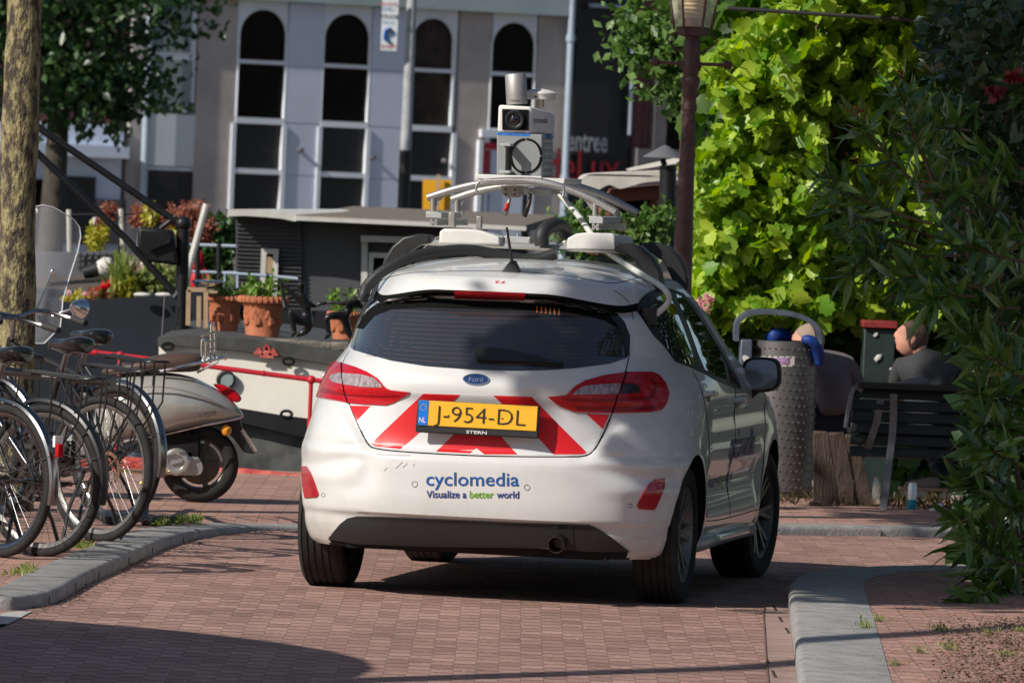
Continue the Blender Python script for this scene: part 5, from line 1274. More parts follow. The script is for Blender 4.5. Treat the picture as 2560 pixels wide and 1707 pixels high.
# ================= street lamp =================
k6=lambda x,y,Y: at(1600+x/1.96,y/1.96,Y)
mat('lamp_brown',(.075,.034,.033),rough=.5,var=.25,vs=14,bump=.35,bs=40)
mat('lantern_glass',(.75,.72,.62),rough=.08,trans=.0,alpha=.30)
mat('lamp_cream',(.62,.50,.30),rough=.5)
mat('copper_dark',(.30,.14,.10),rough=.3,metal=.6)
YL=42.2
lb=k6(195,1560,YL); lb=Vector((k6(193,1560,YL).x,YL,KZ))
axx=k6(240,540,YL)
lx=lambda z: (lb.x*1.0)
lp=thing('street_lamp','red-brown cast iron street lamp with a glass lantern beside the green vine','street lamp',lb)
def lz(y): return k6(220,y,YL).z
def lpx(y): return k6({0:265,540:240,1440:205}.get(y,265-y*.042),y,YL).x
X0=(k6(240,540,YL).x+k6(222,1000,YL).x+k6(258,150,YL).x)/3
cc=lambda z: Vector((X0,YL,z))
r_=lambda w: w/1.96/(F/YL)/2
prof=[(.085,0),(.085,.25),(.07,.30)]
for y,w in((1440,98),(1200,92),(1000,82),(800,76),(600,66),(545,64)): prof.append((r_(w),lz(y)-KZ))
for y,w in((540,74),(515,76),(505,66),(480,64),(470,78),(440,72),(425,82),(395,98),(382,92),(372,70),(345,80),(330,84),(300,84),(290,74),(270,84),(200,82),(190,70),(150,80)): prof.append((r_(w),lz(y)-KZ))
mb=MB(); mb.lathe(prof,(X0,YL,KZ),(0,0,1),28); 
for ph in(0,2.1,4.2):
    pts=[]; 
    for i in range(90):
        t=i/89; z=KZ+.3+(lz(560)-KZ-.3)*t; r=(.052-.016*t)*1.02; a_=ph+t*9+.25*math.sin(i*1.3); pts.append((X0+math.cos(a_)*r,YL+math.sin(a_)*r,z))
    mb.tube(pts,[.006+.0035*math.sin(i*1.9+ph) for i in range(90)],5)
mb.build('shaft','lamp_brown',lp,world=True)
mb=MB(); z=lz(312); mb.tube([Vector((X0-.19,YL,z)),Vector((X0+.19,YL,z))],.010,8)
for s_ in(-1,1): mb.lathe([(.008,0),(.024,.008),(.026,.03),(.018,.045),(.006,.055)],(X0+s_*.175,YL,z),(s_,0,0),12)
mb.build('ladder_bar','lamp_brown',lp,world=True)
mb=MB()
for s_ in(-1,1):
    mb.tube(catmull([cc(lz(270))+Vector((s_*.03,0,0)),cc(lz(240))+Vector((s_*.085,0,0)),cc(lz(200))+Vector((s_*.135,0,0)),cc(lz(170))+Vector((s_*.115,0,0)),cc(lz(168))+Vector((s_*.09,0,0))],5),.006,6)
    mb.tube([cc(lz(360))+Vector((s_*.03,-.01,0)),cc(lz(330))+Vector((s_*.05,-.01,0)),cc(lz(300))+Vector((s_*.045,-.01,0))],.009,6)
mb.build('scroll_bracket','lamp_brown',lp,world=True)
mb=MB(); mb.lathe([(.05,lz(180)),(.088,lz(172)),(.092,lz(140)),(.080,lz(132))],(X0,YL,0),(0,0,1),6); mb.build('lantern_base','lamp_brown',lp,world=True)
z0=lz(132); z1=z0+.42
lg=MB(); lg.lathe([(.098,z0),(.175,z1)],(X0,YL,0),(0,0,1),6,cap=False); lg.build('lantern_glass','lantern_glass',lp,world=True,ang=10)
mb=MB()
for i in range(6):
    a_=2*PI*i/6; mb.tube([(X0+math.cos(a_)*.100,YL+math.sin(a_)*.100,z0-.02),(X0+math.cos(a_)*.177,YL+math.sin(a_)*.177,z1)],.007,6)
mb.lathe([(.18,z1),(.19,z1+.02),(.10,z1+.14),(.03,z1+.2),(.02,z1+.26)],(X0,YL,0),(0,0,1),6); mb.build('lantern_frame','lamp_brown',lp,world=True)
mb=MB(); pr_=[]
for i in range(22): pr_.append((.050 if i%2 else .060,lz(88)+i*.012))
mb.lathe(pr_,(X0,YL,0),(0,0,1),20); mb.build('ribbed_bulb_cover','lamp_cream',lp,world=True)
mb=MB(); mb.lathe([(.062,z0),(.060,lz(90))],(X0,YL,0),(0,0,1),20); mb.build('lamp_socket','copper_dark',lp,world=True)
foliage('leaf_dry0',(.30,.22,.14),(.55,.50,.42))
# ================= trees =================
mat('bark_mossy',(.11,.085,.062),rough=.9,var=.5,vs=22,col2=(.20,.17,.085),bump=1.,bs=70,stretch=(1,1,.5),detail=10,ramp=(.44,.58))
mat('bark_dark',(.06,.05,.04),rough=.9,var=.3,vs=10,bump=.6)
# street tree at the left
tb=Vector((at(45,600,38.6).x,38.6,KZ)); 
t1=thing('street_tree','tree trunk with yellow lichen standing behind the bicycles at the left edge','tree',tb)
mb=MB(); pts=[];rs=[]
topx=at(58,0,38.6); dx=(topx.x-at(40,800,38.6).x)/(topx.z-at(40,800,38.6).z)
for i in range(60):
    z=KZ+i*.085; x=tb.x+dx*(z-1.4)+.006*math.sin(z*3); pts.append((x,38.6+.01*math.sin(z*2),z)); rs.append((.098-.006*z*.5+.012*max(0,1-z*2))*(1+.03*math.sin(z*7)+.02*math.sin(z*17)))
mb.tube(pts,rs,22)
for f in mb.v[:0]: pass
mb.v=[(v[0]+.006*noise.noise(Vector(v)*9),v[1]+.006*noise.noise(Vector(v)*9+Vector((5,0,0))),v[2]) for v in mb.v]
topp=Vector(pts[-1])
for k in range(9):
    a_=k*2.4; L=1.3+.5*math.sin(k*1.9); e=topp+Vector((math.cos(a_)*L,math.sin(a_)*L,.6+.35*(k%4))); s_=topp-Vector((0,0,.9-.1*k)); m_=(s_+e)/2+Vector((0,0,.2)); mb.tube([s_,m_,e],[.05,.035,.012],8)
mb.build('trunk','bark_mossy',t1,world=True)
lbuild(leaves(blob((tb.x+.25,38.4,5.4),1.38,5000,.25,.3,(1,1.,.85),seed=3),.13,'lobed',seed=3,droop=.4),'crown','leaf_tree_mid',t1,True)
# unseen tree added off the left edge, crown shaped to shade road and plants
tb2=Vector((-4.2,24.6,KZ)); t2=thing('street_tree','unseen tree added outside the left edge so its crown shades the road','tree',tb2)
mb=MB(); c2=Vector((-3.3,30.6,7.8)); mb.tube([tb2,tb2+Vector((-.1,.1,2.5)),tb2+Vector((.1,1.2,4.4)),c2+Vector((0,-.5,-.6))],[.13,.11,.09,.05],14)
for k in range(8):
    a_=k*2.4; e=c2+Vector((math.cos(a_)*1.3,math.sin(a_)*1.3,.2*(k%4))); mb.tube([c2-Vector((.1,.6,.9)),(c2+e)/2,e],[.05,.03,.01],8)
mb.build('trunk','bark_mossy',t2,world=True)
lbuild(leaves(blob(c2,1.6,5200,.25,.25,(1.05,1.1,.72),seed=9)+blob((-3.3,29.75,5.5),1.05,3600,.25,.22,(1.2,1.0,1.0),seed=19),.14,'lobed',seed=9,droop=.4),'crown','leaf_tree_mid',t2,True)
# unseen parasol added off the left edge as caster of the round shadow
pb_=Vector((-5.35,26.6,0)); ps=thing('shadow_parasol','unseen parasol added outside the left edge to cast a round shadow on the road','parasol',pb_)
mat('parasol_cloth',(.45,.40,.33),rough=.9)
mb=MB(); mb.tube([pb_,pb_+Vector((0,0,2.75))],.025,10); mb.build('pole','iron_black',ps,world=True)
mb=MB(); mb.lathe([(2.35,2.22),(2.3,2.30),(1.1,2.60),(.05,2.75)],pb_,(0,0,1),32,cap=False); mb.build('canopy','parasol_cloth',ps,world=True)
# canal tree on the far bank
tb3=at(118,620,112); tb3=Vector((at(rd(125),rd(300),112).x,112,0))
t3=thing('canal_tree','dark leafy tree on the far bank, in front of the white shop','tree',tb3)
mb=MB(); mb.tube([tb3,tb3+Vector((.05,0,2)),Vector((at(rd(128),rd(200),112).x,112,at(rd(128),rd(150),112).z+1))],[.20,.16,.10],16); mb.build('trunk','bark_dark',t3,world=True)
c3=at(rd(165),rd(60),112)
Pp=blob((c3.x-.3,112,c3.z+.75),2.45,9000,.2,.22,(.92,.9,.80),seed=12)+blob((c3.x-2.2,112,c3.z+.2),1.3,2600,.2,.3,(1,.9,.85),seed=13)+blob((c3.x+.3,111.6,c3.z-.9),1.0,1800,.2,.35,(1.2,.8,.7),seed=14)
lbuild(leaves(Pp,.17,'diamond',seed=12,droop=.3),'crown','leaf_tree_dark',t3,True)
# bush-tree behind the lamp and small one right of it
t4=thing('garden_tree','light green leafy tree behind the lantern of the street lamp','tree',k6(130,1100,52))
mb=MB(); mb.tube([k6(255,1100,52),k6(250,560,52),k6(250,200,52)],[.04,.03,.02],8); mb.build('trunk','bark_dark',t4,world=True)
c4=k6(240,180,52); Pp=blob(c4,.55,1100,.2,.3,(1.05,.8,1.0),seed=15)+blob(k6(80,170,52),.30,420,.2,.4,(1,.8,.8),seed=16)+blob(k6(230,440,52),.26,330,.2,.4,(1,.8,1),seed=17)+blob(k6(330,80,52),.5,900,.2,.3,(1,.8,1),seed=18)
lbuild(leaves(Pp,.085,'diamond',seed=15,droop=.3),'crown','leaf_tree_mid',t4,True)
# small bushes seen through and beside the rig
def bush(lab,parts,Y,size,m,n,cat='bush',kind='diamond',fn=k5,base=None):
    b0=base or fn(parts[0][0],parts[0][1]+120,Y); t=thing('green_bush',lab,cat,b0); Pp=[]
    for i,(x,y,r) in enumerate(parts): Pp+=blob(fn(x,y,Y),r,n,.15,.4,(1,.7,.8),seed=30+i)
    lbuild(leaves(Pp,size,kind,seed=len(parts)),'leaves',m,t,True)
    mb=MB()
    for i,(x,y,r) in enumerate(parts): mb.tube([b0,fn(x,y,Y)],[.012,.004],6)
    mb.build('stem','stem_brown',t,True); return t
bush('sparse green rose bush seen between the roof rails and the lamp post',[(1480,1330,.17),(1560,1400,.16),(1420,1440,.15),(1850,1400,.20),(1950,1350,.15),(1880,1480,.18),(1760,1500,.15),(1500,1500,.2)],50,.05,'leaf_tree_mid',230)
# ================= the vine =================
vt=thing('grape_vine','sunlit yellow-green grape vine covering the pergola right of the street lamp','vine',k6(700,1560,45.6))
def inpoly(x,y,poly):
    c=False; n=len(poly)
    for i in range(n):
        x1,y1=poly[i]; x2,y2=poly[(i+1)%n]
        if (y1>y)!=(y2>y) and x<(x2-x1)*(y-y1)/(y2-y1)+x1: c=not c
    return c
VP=[(262,1560),(245,1400),(262,1200),(290,1030),(262,900),(270,740),(340,745),(400,660),(450,600),(440,520),(370,510),(380,420),(340,400),(330,300),(390,240),(470,180),(520,120),(640,90),(700,20),(760,-60),(1560,-60),(1960,-60),(1960,1560),(900,1700)]
g=np.random.default_rng(44); Pv=[];Pd=[];Ps=[]
while len(Pv)<13500:
    x=240+g.random()*1250; y=-60+g.random()*1640
    if not inpoly(x+g.normal()*14,y+g.normal()*14,VP): continue
    nz_=noise.noise(Vector((x/130,y/110,3.)))
    n2_=noise.noise(Vector((x/45,y/40,8.)))
    if (nz_<-.30 or n2_<-.30) and g.random()<.85: continue
    if x>1000 and g.random()<(x-1000)/900: continue
    dep=45.75-.45*nz_-.30*n2_+.35*g.random()**1.5+(.25 if x>900 else 0)
    Pv.append(k6(x,y,dep))
lbuild(leaves(Pv[:8500],.078,'lobed',face=(-.45,-.75,.45),bias=.34,seed=44,droop=.9,svar=.6),'sunlit_leaves','leaf_vine',vt,True)
lbuild(leaves(Pv[8500:],.058,'diamond',face=(-.45,-.75,.45),bias=.25,seed=47,droop=.7,svar=.6),'young_leaves','leaf_vine',vt,True)
Pr_=[(1.7+3.6*g.random(),42.6+4.2*g.random(),3.15+.5*g.random()) for _ in range(5200)]
lbuild(leaves(Pr_,.15,'lobed',face=(0,0,1),bias=.5,seed=48),'shade_leaves','leaf_vine',vt,True)  # leaf layer added above the view to darken the bench area
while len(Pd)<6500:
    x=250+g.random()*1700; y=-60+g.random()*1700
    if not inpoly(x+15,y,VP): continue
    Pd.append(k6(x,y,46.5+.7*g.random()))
lbuild(leaves(Pd,.12,'lobed',face=(0,-1,.2),bias=.4,seed=45,droop=1),'inner_leaves','leaf_vine_dark',vt,True)  # darker copy of the leaf colour stands in for shade inside the vine
mb=MB()
for k in range(26):
    x=300+k*45+g.normal()*10; y=1560; pts=[]
    while y>-60 and inpoly(x,y-10,VP): pts.append(k6(x,y,46.2+.1*g.normal())); x+=g.normal()*22; y-=110
    if len(pts)>2: mb.tube(pts,.010,5)
mb.build('stem','stem_brown',vt,True)
mb=MB()
for (x,y) in((490,170),(380,250),(440,370),(300,330),(640,40)):
    P_=[k6(x+140,y+90,45.5),k6(x+70,y+60,45.3),k6(x+20,y+10,45.2),k6(x-20,y-20,45.2)]; mb.tube(catmull(P_,4),.005,5)
mb.build('tendril','leaf_vine',vt,True)
# pink blossoms at the foot of the vine
fl=thing('pink_flowers','pink blossoms low in the vine above the car mirror','flowers',k6(320,1500,45.0))
Pf=gpts(270,350,1460,1510,60,45.0,.1,fn=k6,s=3); lbuild(leaves(Pf,.04,'diamond',seed=4,face=(-.4,-.8,.3),bias=.5),'petals','petal_pink',fl,True)
# pergola
mat('post_grey',(.30,.30,.27),rough=.6,var=.15,vs=8); mat('pipe_dark',(.03,.03,.03),rough=.5)
pg=thing('pergola','pergola of pale posts and dark bars carrying the vine','pergola',Vector((k6(1200,700,44.9).x,44.9,KZ)))
for px in(1245,):
    mb=MB(); x=k6(px,700,46.1).x; mb.tube([(x,46.1,KZ),(x,46.1,4.2)],.052,14); mb.build('post','post_grey',pg,world=True)
mb=MB(); zz=k6(700,70,44.9).z; mb.tube([(k6(430,70,44.9).x,44.9,zz+.02),(k6(2100,70,44.9).x,44.9,zz-.02)],.012,8); mb.build('bar','pipe_dark',pg,world=True)
for k in range(7):
    x=k6(430+k*260,70,44.9).x; mb=MB(); mb.bar((x,44.4,3.6),(x,48.5,3.7),.06,.09); mb.build('beam','stem_brown',pg,world=True)
# ivy-like hedge filling the background behind the bench
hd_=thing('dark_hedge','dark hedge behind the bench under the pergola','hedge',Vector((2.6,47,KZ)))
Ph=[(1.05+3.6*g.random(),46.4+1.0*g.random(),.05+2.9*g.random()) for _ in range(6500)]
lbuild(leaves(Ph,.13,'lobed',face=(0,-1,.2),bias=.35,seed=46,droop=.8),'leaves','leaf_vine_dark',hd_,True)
mb=MB()
for k in range(16): x=1.0+k*.22; mb.tube([(x,47.0,KZ),(x+.1*math.sin(k),47,1.4),(x+.2*math.sin(k*2),46.9,2.6)],.02,6)
mb.build('stem','stem_brown',hd_,True)
# ================= oleander and climber at the right, near =================
ol=thing('oleander_bush','large oleander with long narrow dark leaves hanging in from the right edge','bush',Vector((2.65,33.6,KZR)))
P_=[];D_=[];mbs=MB(); mbt=MB()
def shoot(pts,n,L=.17,spread=.9,whorl=3):
    Q=catmull(pts,8); mbs.tube(Q,[.007-.004*i/len(Q) for i in range(len(Q))],5); m=len(Q)
    for k in range(n):
        f=.25+.75*(k/n); i=min(m-2,int(f*(m-1))); p=Q[i].lerp(Q[i+1],f*(m-1)-i); d=(Q[i+1]-Q[i]).normalized()
        for j in range(whorl):
            a_=k*1.1+j*2*PI/whorl; s1=d.orthogonal().normalized(); s2=d.cross(s1); o_=s1*math.cos(a_)+s2*math.sin(a_)
            P_.append(tuple(p)); sp=spread*(1.15-.6*k/n); D_.append(tuple(d*.75+o_*sp+Vector((0,0,-.10+.2*(k/n)))))
SH=[ # tips in full-size pixels: base -> mid -> tip, depth
 [(2330,560),(2200,520),(2120,480),(2055,430)],[(2350,600),(2240,560),(2150,545),(2060,500)],[(2360,520),(2260,430),(2180,350),(2150,300)],[(2330,450),(2290,350),(2260,260),(2240,215)],
 [(2400,640),(2300,640),(2200,640),(2110,610)],[(2420,700),(2330,700),(2240,680),(2150,650)],[(2450,720),(2370,700),(2300,690),(2230,700)],[(2530,820),(2480,800),(2440,800),(2400,830)],
 [(2400,560),(2330,440),(2300,340),(2290,260)],[(2560,900),(2520,870),(2480,860),(2430,860)],[(2580,960),(2530,930),(2490,900),(2450,900)],[(2580,1020),(2530,1000),(2490,980),(2440,990)],
 [(2580,1100),(2530,1080),(2490,1060),(2440,1070)],[(2580,1180),(2530,1150),(2490,1130),(2440,1120)],[(2580,1260),(2510,1240),(2460,1220),(2400,1210)],[(2560,1340),(2490,1330),(2440,1310),(2390,1300)],
 [(2580,1420),(2520,1400),(2470,1370),(2410,1340)],[(2580,1520),(2530,1480),(2490,1440),(2440,1420)],[(2560,560),(2480,520),(2420,480),(2370,470)],[(2580,660),(2500,640),(2440,620),(2370,600)],
 [(2500,1450),(2460,1480),(2430,1500),(2400,1530)],[(2560,1480),(2540,1520),(2500,1540),(2470,1570)],[(2300,620),(2230,600),(2180,620),(2120,690)],[(2440,740),(2390,740),(2350,740),(2320,760)]]
for i,s_ in enumerate(SH):
    Y=33.2+.9*((i*7)%10)/10
    shoot([at(x,y,Y-.08*j) for j,(x,y) in enumerate(s_)],11,whorl=3)
for i in range(40):
    x0=2330+g.random()*330; y0=250+(g.random()**1.4)*1350; Y=33.6+1.4*g.random(); a_=PI+g.normal()*.6; L=90+60*g.random()
    if y0>760: x0=max(x0,2490)
    shoot([at(x0+j*L/3*math.cos(a_)+60,y0-j*L/3*math.sin(a_),Y-.07*j) for j in range(4)],9)
lf=leaves(P_,.165,'lance',dirs=D_,seed=60,svar=.25); lbuild(lf,'leaves','leaf_oleander',ol,True)
for k in range(9):
    x=2440+k*26; mbs.tube([Vector((at(x+60,1500,34.3).x,34.3+.1*k,KZR)),at(x+20,1100,34.2),at(x-30+20*math.sin(k*3),500+60*k,34.1)],[.014,.010,.005],6)
mbs.build('stem','stem_brown',ol,True)
Pf=[at(x+g.normal()*10,y+g.normal()*10,32.9) for x,y in((2145,285),(2150,275),(2135,400),(2250,190),(2310,475)) for _ in range(14)]; lbuild(leaves(Pf,.02,'diamond',seed=3),'flower_buds','petal_dark',ol,True)
cl=thing('dark_climber','dense dark climbing plant with a few deep red blooms at the upper right','climbing plant',Vector((3.0,36.2,KZR)))
Pc=[]
CP=[(2330,-20),(2310,160),(2350,280),(2330,420),(2400,620),(2440,800),(2490,1000),(2480,1250),(2480,1500),(2620,1500),(2900,-20)]
while len(Pc)<6500:
    x=2290+g.random()*500; y=-30+g.random()*1560
    if inpoly(x+g.normal()*16,y+g.normal()*16,CP): Pc.append(at(x,y,34.6+1.9*g.random()))
lbuild(leaves(Pc,.085,'diamond',seed=61,face=(-.3,-.6,.5),bias=.3),'leaves','leaf_climber',cl,True)
Pb=[at(2300+g.random()*520,-40+g.random()*1600,36.9+.5*g.random()) for _ in range(5000)]
Pb=[p for p in Pb if p.x>at(2450,600,37).x]
lbuild(leaves(Pb,.14,'diamond',seed=62,face=(0,-1,.2),bias=.4),'inner_leaves','leaf_climber',cl,True)
mb=MB()
for k in range(30):
    x=2450+g.random()*160;y=-40+g.random()*700; P=[]
    for j in range(7): x+=g.normal()*9; P.append(at(x,y+j*70,35.2+.2*g.random()))
    mb.tube(catmull(P,3),.0035,4)
mb.build('stem','stem_brown',cl,True)
Pf=[at(x+g.normal()*r,y+g.normal()*r*.6,34.3) for x,y,r in((2535,190,14),(2485,228,12)) for _ in range(22)]; lbuild(leaves(Pf,.035,'lobed',seed=5,face=(-.3,-.8,.3),bias=.4),'flowers','petal_dark',cl,True)
# ground plants on the right pavement
def tufts(lab,cen,n,size,m,kind='lance',r=.05,name='weed_tuft',cat='weed',h=0,grp='weeds in the pavement joints',fl=None):
    for i,(x,y) in enumerate(cen):
        c=ground(x,y,KZR); t=thing(name,lab[i] if isinstance(lab,list) else lab,cat,c,0,grp)
        gg=np.random.default_rng(int(x+y)); P=[(gg.normal()*r,gg.normal()*r*2.5,.0+abs(gg.normal())*h) for _ in range(n)]
        lbuild(leaves(P,size*(.7+.6*gg.random()),kind,dirs=up(n,int(x))*np.array([2.2,2.2,1]),seed=int(x)),'blades',m,t)
        mb=MB(); mb.lathe([(.02,0),(.012,.006),(.002,.01)],(0,0,0),(0,0,1),6); mb.build('root','soil',t)
b7=lambda x,y: (1860+x/2.816,1150+y/2.816)
tufts(['small weed left of the others on the right pavement','pale grass tuft below the oleander tip','leafy weed beside the second kerb joint','broad green weed near the oleander foot','small weed at the lower middle of the right pavement','weed at the lower right corner','green weed under the hanging oleander shoot','weed close to the right picture edge','tiny weed between the bricks near the kerb','tiny weed beside the corner kerb'],[b7(950,1130),b7(1640,985),b7(1370,1195),b7(1730,1220),b7(1240,1350),b7(1840,1370),b7(1440,1330),b7(1940,1200),b7(1070,1440),b7(860,1180)],60,.020,'leaf_grass',r=.028,h=.006)
# soil and fallen leaves under the bush
sp_=[ground(*b7(x,y),KZR) for x,y in((1640,1180),(1760,1130),(1990,1100),(2400,1080),(2400,1700),(1860,1700),(1900,1560),(1800,1500),(1850,1430),(1700,1400),(1760,1330),(1600,1280),(1690,1240))]
Pl=[ground(*b7(1330+800*g.random()**.7,1110+480*g.random()),KZR+.006) for _ in range(2600)]
o=lbuild(leaves(Pl,.014,'diamond',seed=76,face=(0,0,1),bias=.6,svar=.7),'loose_soil','stem_brown'); tag(o,kind='stuff')
Pl=[ground(*b7(900+1100*g.random()**.7,980+600*g.random()),KZR+.006) for _ in range(900)]
o=lbuild(leaves(Pl,.016,'diamond',seed=70,face=(0,0,1),bias=.85),'fallen_leaves','leaf_red'); tag(o,kind='stuff')
Pl=[]
for _ in range(700):
    i=g.integers(20,len(sm)-12); p=sm[i]+Vector((g.normal()*.03+.05,g.normal()*.2,.006)); 
    if p.x<.5: Pl.append(p)
o=lbuild(leaves(Pl,.018,'diamond',seed=71,face=(0,0,1),bias=.8),'kerb_litter','stem_brown'); tag(o,kind='stuff')
Pl=[ground(200+1700*g.random(),1330+370*g.random(),.006) for _ in range(420)]
o=lbuild(leaves(Pl,.010,'diamond',seed=75,face=(0,0,1),bias=.7,svar=.8),'road_litter','leaf_dry0'); tag(o,kind='stuff')
# grass along the inner edge of the left kerb
Pg=[];
for _ in range(2600):
    i=g.integers(6,len(ki)-30); p=ki[i].lerp(ki[i+1],g.random()); 
    if noise.noise(p*1.6)<.12 or p.x>.2: continue
    Pg.append(p+Vector((-abs(g.normal())*.035,g.normal()*.05,KZ)))
o=lbuild(leaves(Pg,.040,'lance',dirs=up(len(Pg),8)*np.array([1.8,1.8,1]),seed=72),'kerb_grass','leaf_grass'); tag(o,kind='stuff')
# grass under the bench
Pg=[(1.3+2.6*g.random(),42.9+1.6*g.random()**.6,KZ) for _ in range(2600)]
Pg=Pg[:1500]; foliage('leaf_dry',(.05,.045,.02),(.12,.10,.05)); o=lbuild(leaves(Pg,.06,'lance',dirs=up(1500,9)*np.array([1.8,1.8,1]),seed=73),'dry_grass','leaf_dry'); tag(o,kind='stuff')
# ================= litter bin, bench, people =================
k8=lambda x,y,Y: at(1760+x/2.529,740+y/2.529,Y)
mat('bin_metal',(.17,.165,.16),rough=.45,metal=.7,var=.12,vs=9)
mat('bin_plate',(.09,.11,.15),rough=.5,metal=.4,var=.25,vs=12)
mat('blue_cloth',(.005,.035,.20),rough=.6,var=.2,vs=20,bump=.3,bs=20)
mat('bench_green',(.006,.009,.007),rough=.45,var=.2,vs=8)
mat('bench_iron',(.16,.16,.165),rough=.5,metal=.4,var=.2,vs=10)
mat('old_wood',(.055,.036,.026),rough=.85,var=.5,vs=10,bump=.5,stretch=(3,3,.6))
mat('skin',(.58,.29,.20),rough=.5,var=.08,vs=12)
mat('hair_brown',(.085,.05,.03),rough=.7,var=.4,vs=60,bump=.5,bs=90)
mat('tee_grey',(.038,.039,.042),rough=.85,var=.12,vs=9,bump=.3,bs=12)
mat('jacket_mauve',(.12,.10,.115),rough=.85,var=.12,vs=7,bump=.4,bs=9)
mat('jeans_dark',(.020,.026,.045),rough=.85,var=.2,vs=14)
mat('cap_beige',(.30,.22,.17),rough=.85,var=.1)
mat('shoe_grey',(.20,.17,.15),rough=.8,var=.2,vs=25); mat('sole_tan',(.35,.22,.13),rough=.7)
mat('can_white',(.62,.64,.66),rough=.3,metal=.3,var=.15,vs=60); mat('can_teal',(.02,.28,.38),rough=.3,metal=.3)
mat('sticker_white',(.55,.52,.50),rough=.5); mat('sticker_red',(.35,.04,.06),rough=.5,var=.5,vs=60,col2=(.25,.2,.35))
mat('cabinet_green',(.014,.026,.023),rough=.55,var=.3,vs=6); mat('shirt_lilac',(.30,.26,.33),rough=.8,var=.2,vs=10)
YBn=44.1
# bin
bc=k8(492,1315,YBn); zb=KZ; rb=(k8(700,700,YBn).x-k8(285,700,YBn).x)/2; zt=k8(490,285,YBn).z; bc=Vector((k8(492,800,YBn).x,YBn,zb))
lbn=thing('litter_bin','dimpled grey metal litter bin with a curved lid beside the car mirror','litter bin',bc)
mb=MB(); mb.lathe([(rb*.93,.0),(rb*.93,.03),(rb,.035),(rb,zt-zb),(rb-.012,zt-zb+.004),(rb-.015,.4)],bc,(0,0,1),40,cap=False); bb_=mb.build('drum','bin_metal',lbn,world=True)
mb=MB()
nr_=18
for j in range(nr_):
    z=zb+.06+(zt-zb-.10)*j/(nr_-1)
    for i in range(17):
        a_=PI+PI*(i+.25+.5*(j%2))/17; mb.sphere((bc.x+math.cos(a_)*rb*.998,bc.y+math.sin(a_)*rb*.998,z),.007,6,4)
mb.build('dimples','bin_metal',bb_,world=True)
xl=k8(210,700,YBn).x; xr=k8(283,700,YBn).x
mb=MB(); mb.box(((xl+xr)/2,YBn-.02,(zb+k8(240,270,YBn).z)/2),(xr-xl,.30,k8(240,270,YBn).z-zb)); mb.build('side_post','bin_plate',lbn,world=True,bevel=.006)
P=[k8(x,y,YBn) for x,y in((217,280),(216,205),(228,165),(270,130),(330,113),(420,113),(520,122),(600,140),(670,175),(705,225),(712,300))]
mb=MB(); Q=catmull(P,4); n=len(Q); t_=.026
V=[]
for i,p in enumerate(Q):
    d=(Q[min(i+1,n-1)]-Q[max(i-1,0)]); d.y=0; d.normalize(); nn=Vector((-d.z,0,d.x)); 
    for dy in(-.17,.20):
        for s_ in(0,1): V.append(p+Vector((0,dy,0))-nn*t_*s_*-1)
mb.add(V,[]); Fs=[]
for i in range(n-1):
    a_=i*4; b=a_+4; Fs+=[(a_,b,b+2,a_+2),(a_+1,a_+3,b+3,b+1),(a_,a_+1,b+1,b),(a_+2,b+2,b+3,a_+3)]
mb.f+=Fs; mb.mi+=[0]*len(Fs); mb.build('lid','bin_plate',lbn,world=True)
def onbin(x,y,off=.003):
    p=k8(x,y,YBn); dx=p.x-bc.x; return Vector((p.x,bc.y-math.sqrt(max(1e-4,(rb+off)**2-dx*dx)),p.z))
def binpatch(x0,x1,y0,y1,m,name,off=.003):
    mb=MB(); n=10; V=[onbin(x0+(x1-x0)*i/n,y,off) for y in(y0,y1) for i in range(n+1)]; mb.add(V,[(i,i+1,n+2+i,n+1+i) for i in range(n)]); mb.build(name,m,bb_,world=True)
binpatch(352,565,376,440,'sticker_white','sticker'); binpatch(395,535,384,428,'sticker_red','sticker_print',.0045)
mb=MB(); c=k8(262,395,YBn); c.y=YBn-.175; mb.lathe([(.018,0),(.018,-.003)],c,(0,1,0),14,sx=1.6); mb.build('round_sticker','sticker_white',lbn,world=True)
# blue bag in the bin and blue jacket hanging from it
def cloth(name,pts,rads,m,lab,cat,base):
    o=skin(name,pts,[(i,i+1) for i in range(len(pts)-1)],rads,m); place(o,base); return tag(o,lab,cat)
cloth('plastic_bag',[k8(400,270,44.1),k8(440,255,44.0),k8(500,250,44.1),k8(560,268,44.1)],[.03,.05,.05,.03],'blue_cloth','dark blue plastic bag bulging out of the bin under its lid','bag',k8(480,280,44.1))
cloth('blue_jacket',[k8(610,275,43.95),k8(660,270,43.93),k8(705,300,43.95),k8(725,360,43.98),k8(730,410,44.0),k8(725,450,44.0)],[.024,.034,.040,.038,.034,.022],'blue_cloth','bright blue jacket draped over the right rim of the bin','jacket',k8(700,300,43.95))
# bench
YN=43.0
bn=thing('park_bench','dark green slatted park bench with grey iron legs, seen from behind','bench',Vector((k8(1180,1340,YN).x,YN,KZ)))
xb0=k8(940,600,YN).x; xb1=xb0+2.1
zt_=k8(1300,585,YN).z; zbm=k8(1300,1035,YN).z
ns=6; hh=(zt_-zbm)/ns
for i in range(ns):
    z=zt_-hh*(i+.5); y=YN+.03-.10*(.5-i/(ns-1))*1.2+.02
    mb=MB(); mb.box(((xb0+xb1)/2,y,z),(xb1-xb0,.035,hh-.012),Matrix.Rotation(R_(-12),3,'X')); mb.build('back_slat','bench_green',bn,world=True,bevel=.004)
mb=MB(); mb.box(((xb0+xb1)/2+.02,YN-.06,zt_+.012),(xb1-xb0,.10,.035)); mb.build('top_rail','bench_green',bn,world=True,bevel=.006)
for i in range(4):
    mb=MB(); mb.box(((xb0+xb1)/2,YN+.16+i*.11,.42+KZ),(xb1-xb0,.085,.03)); mb.build('seat_slat','bench_green',bn,world=True,bevel=.004)
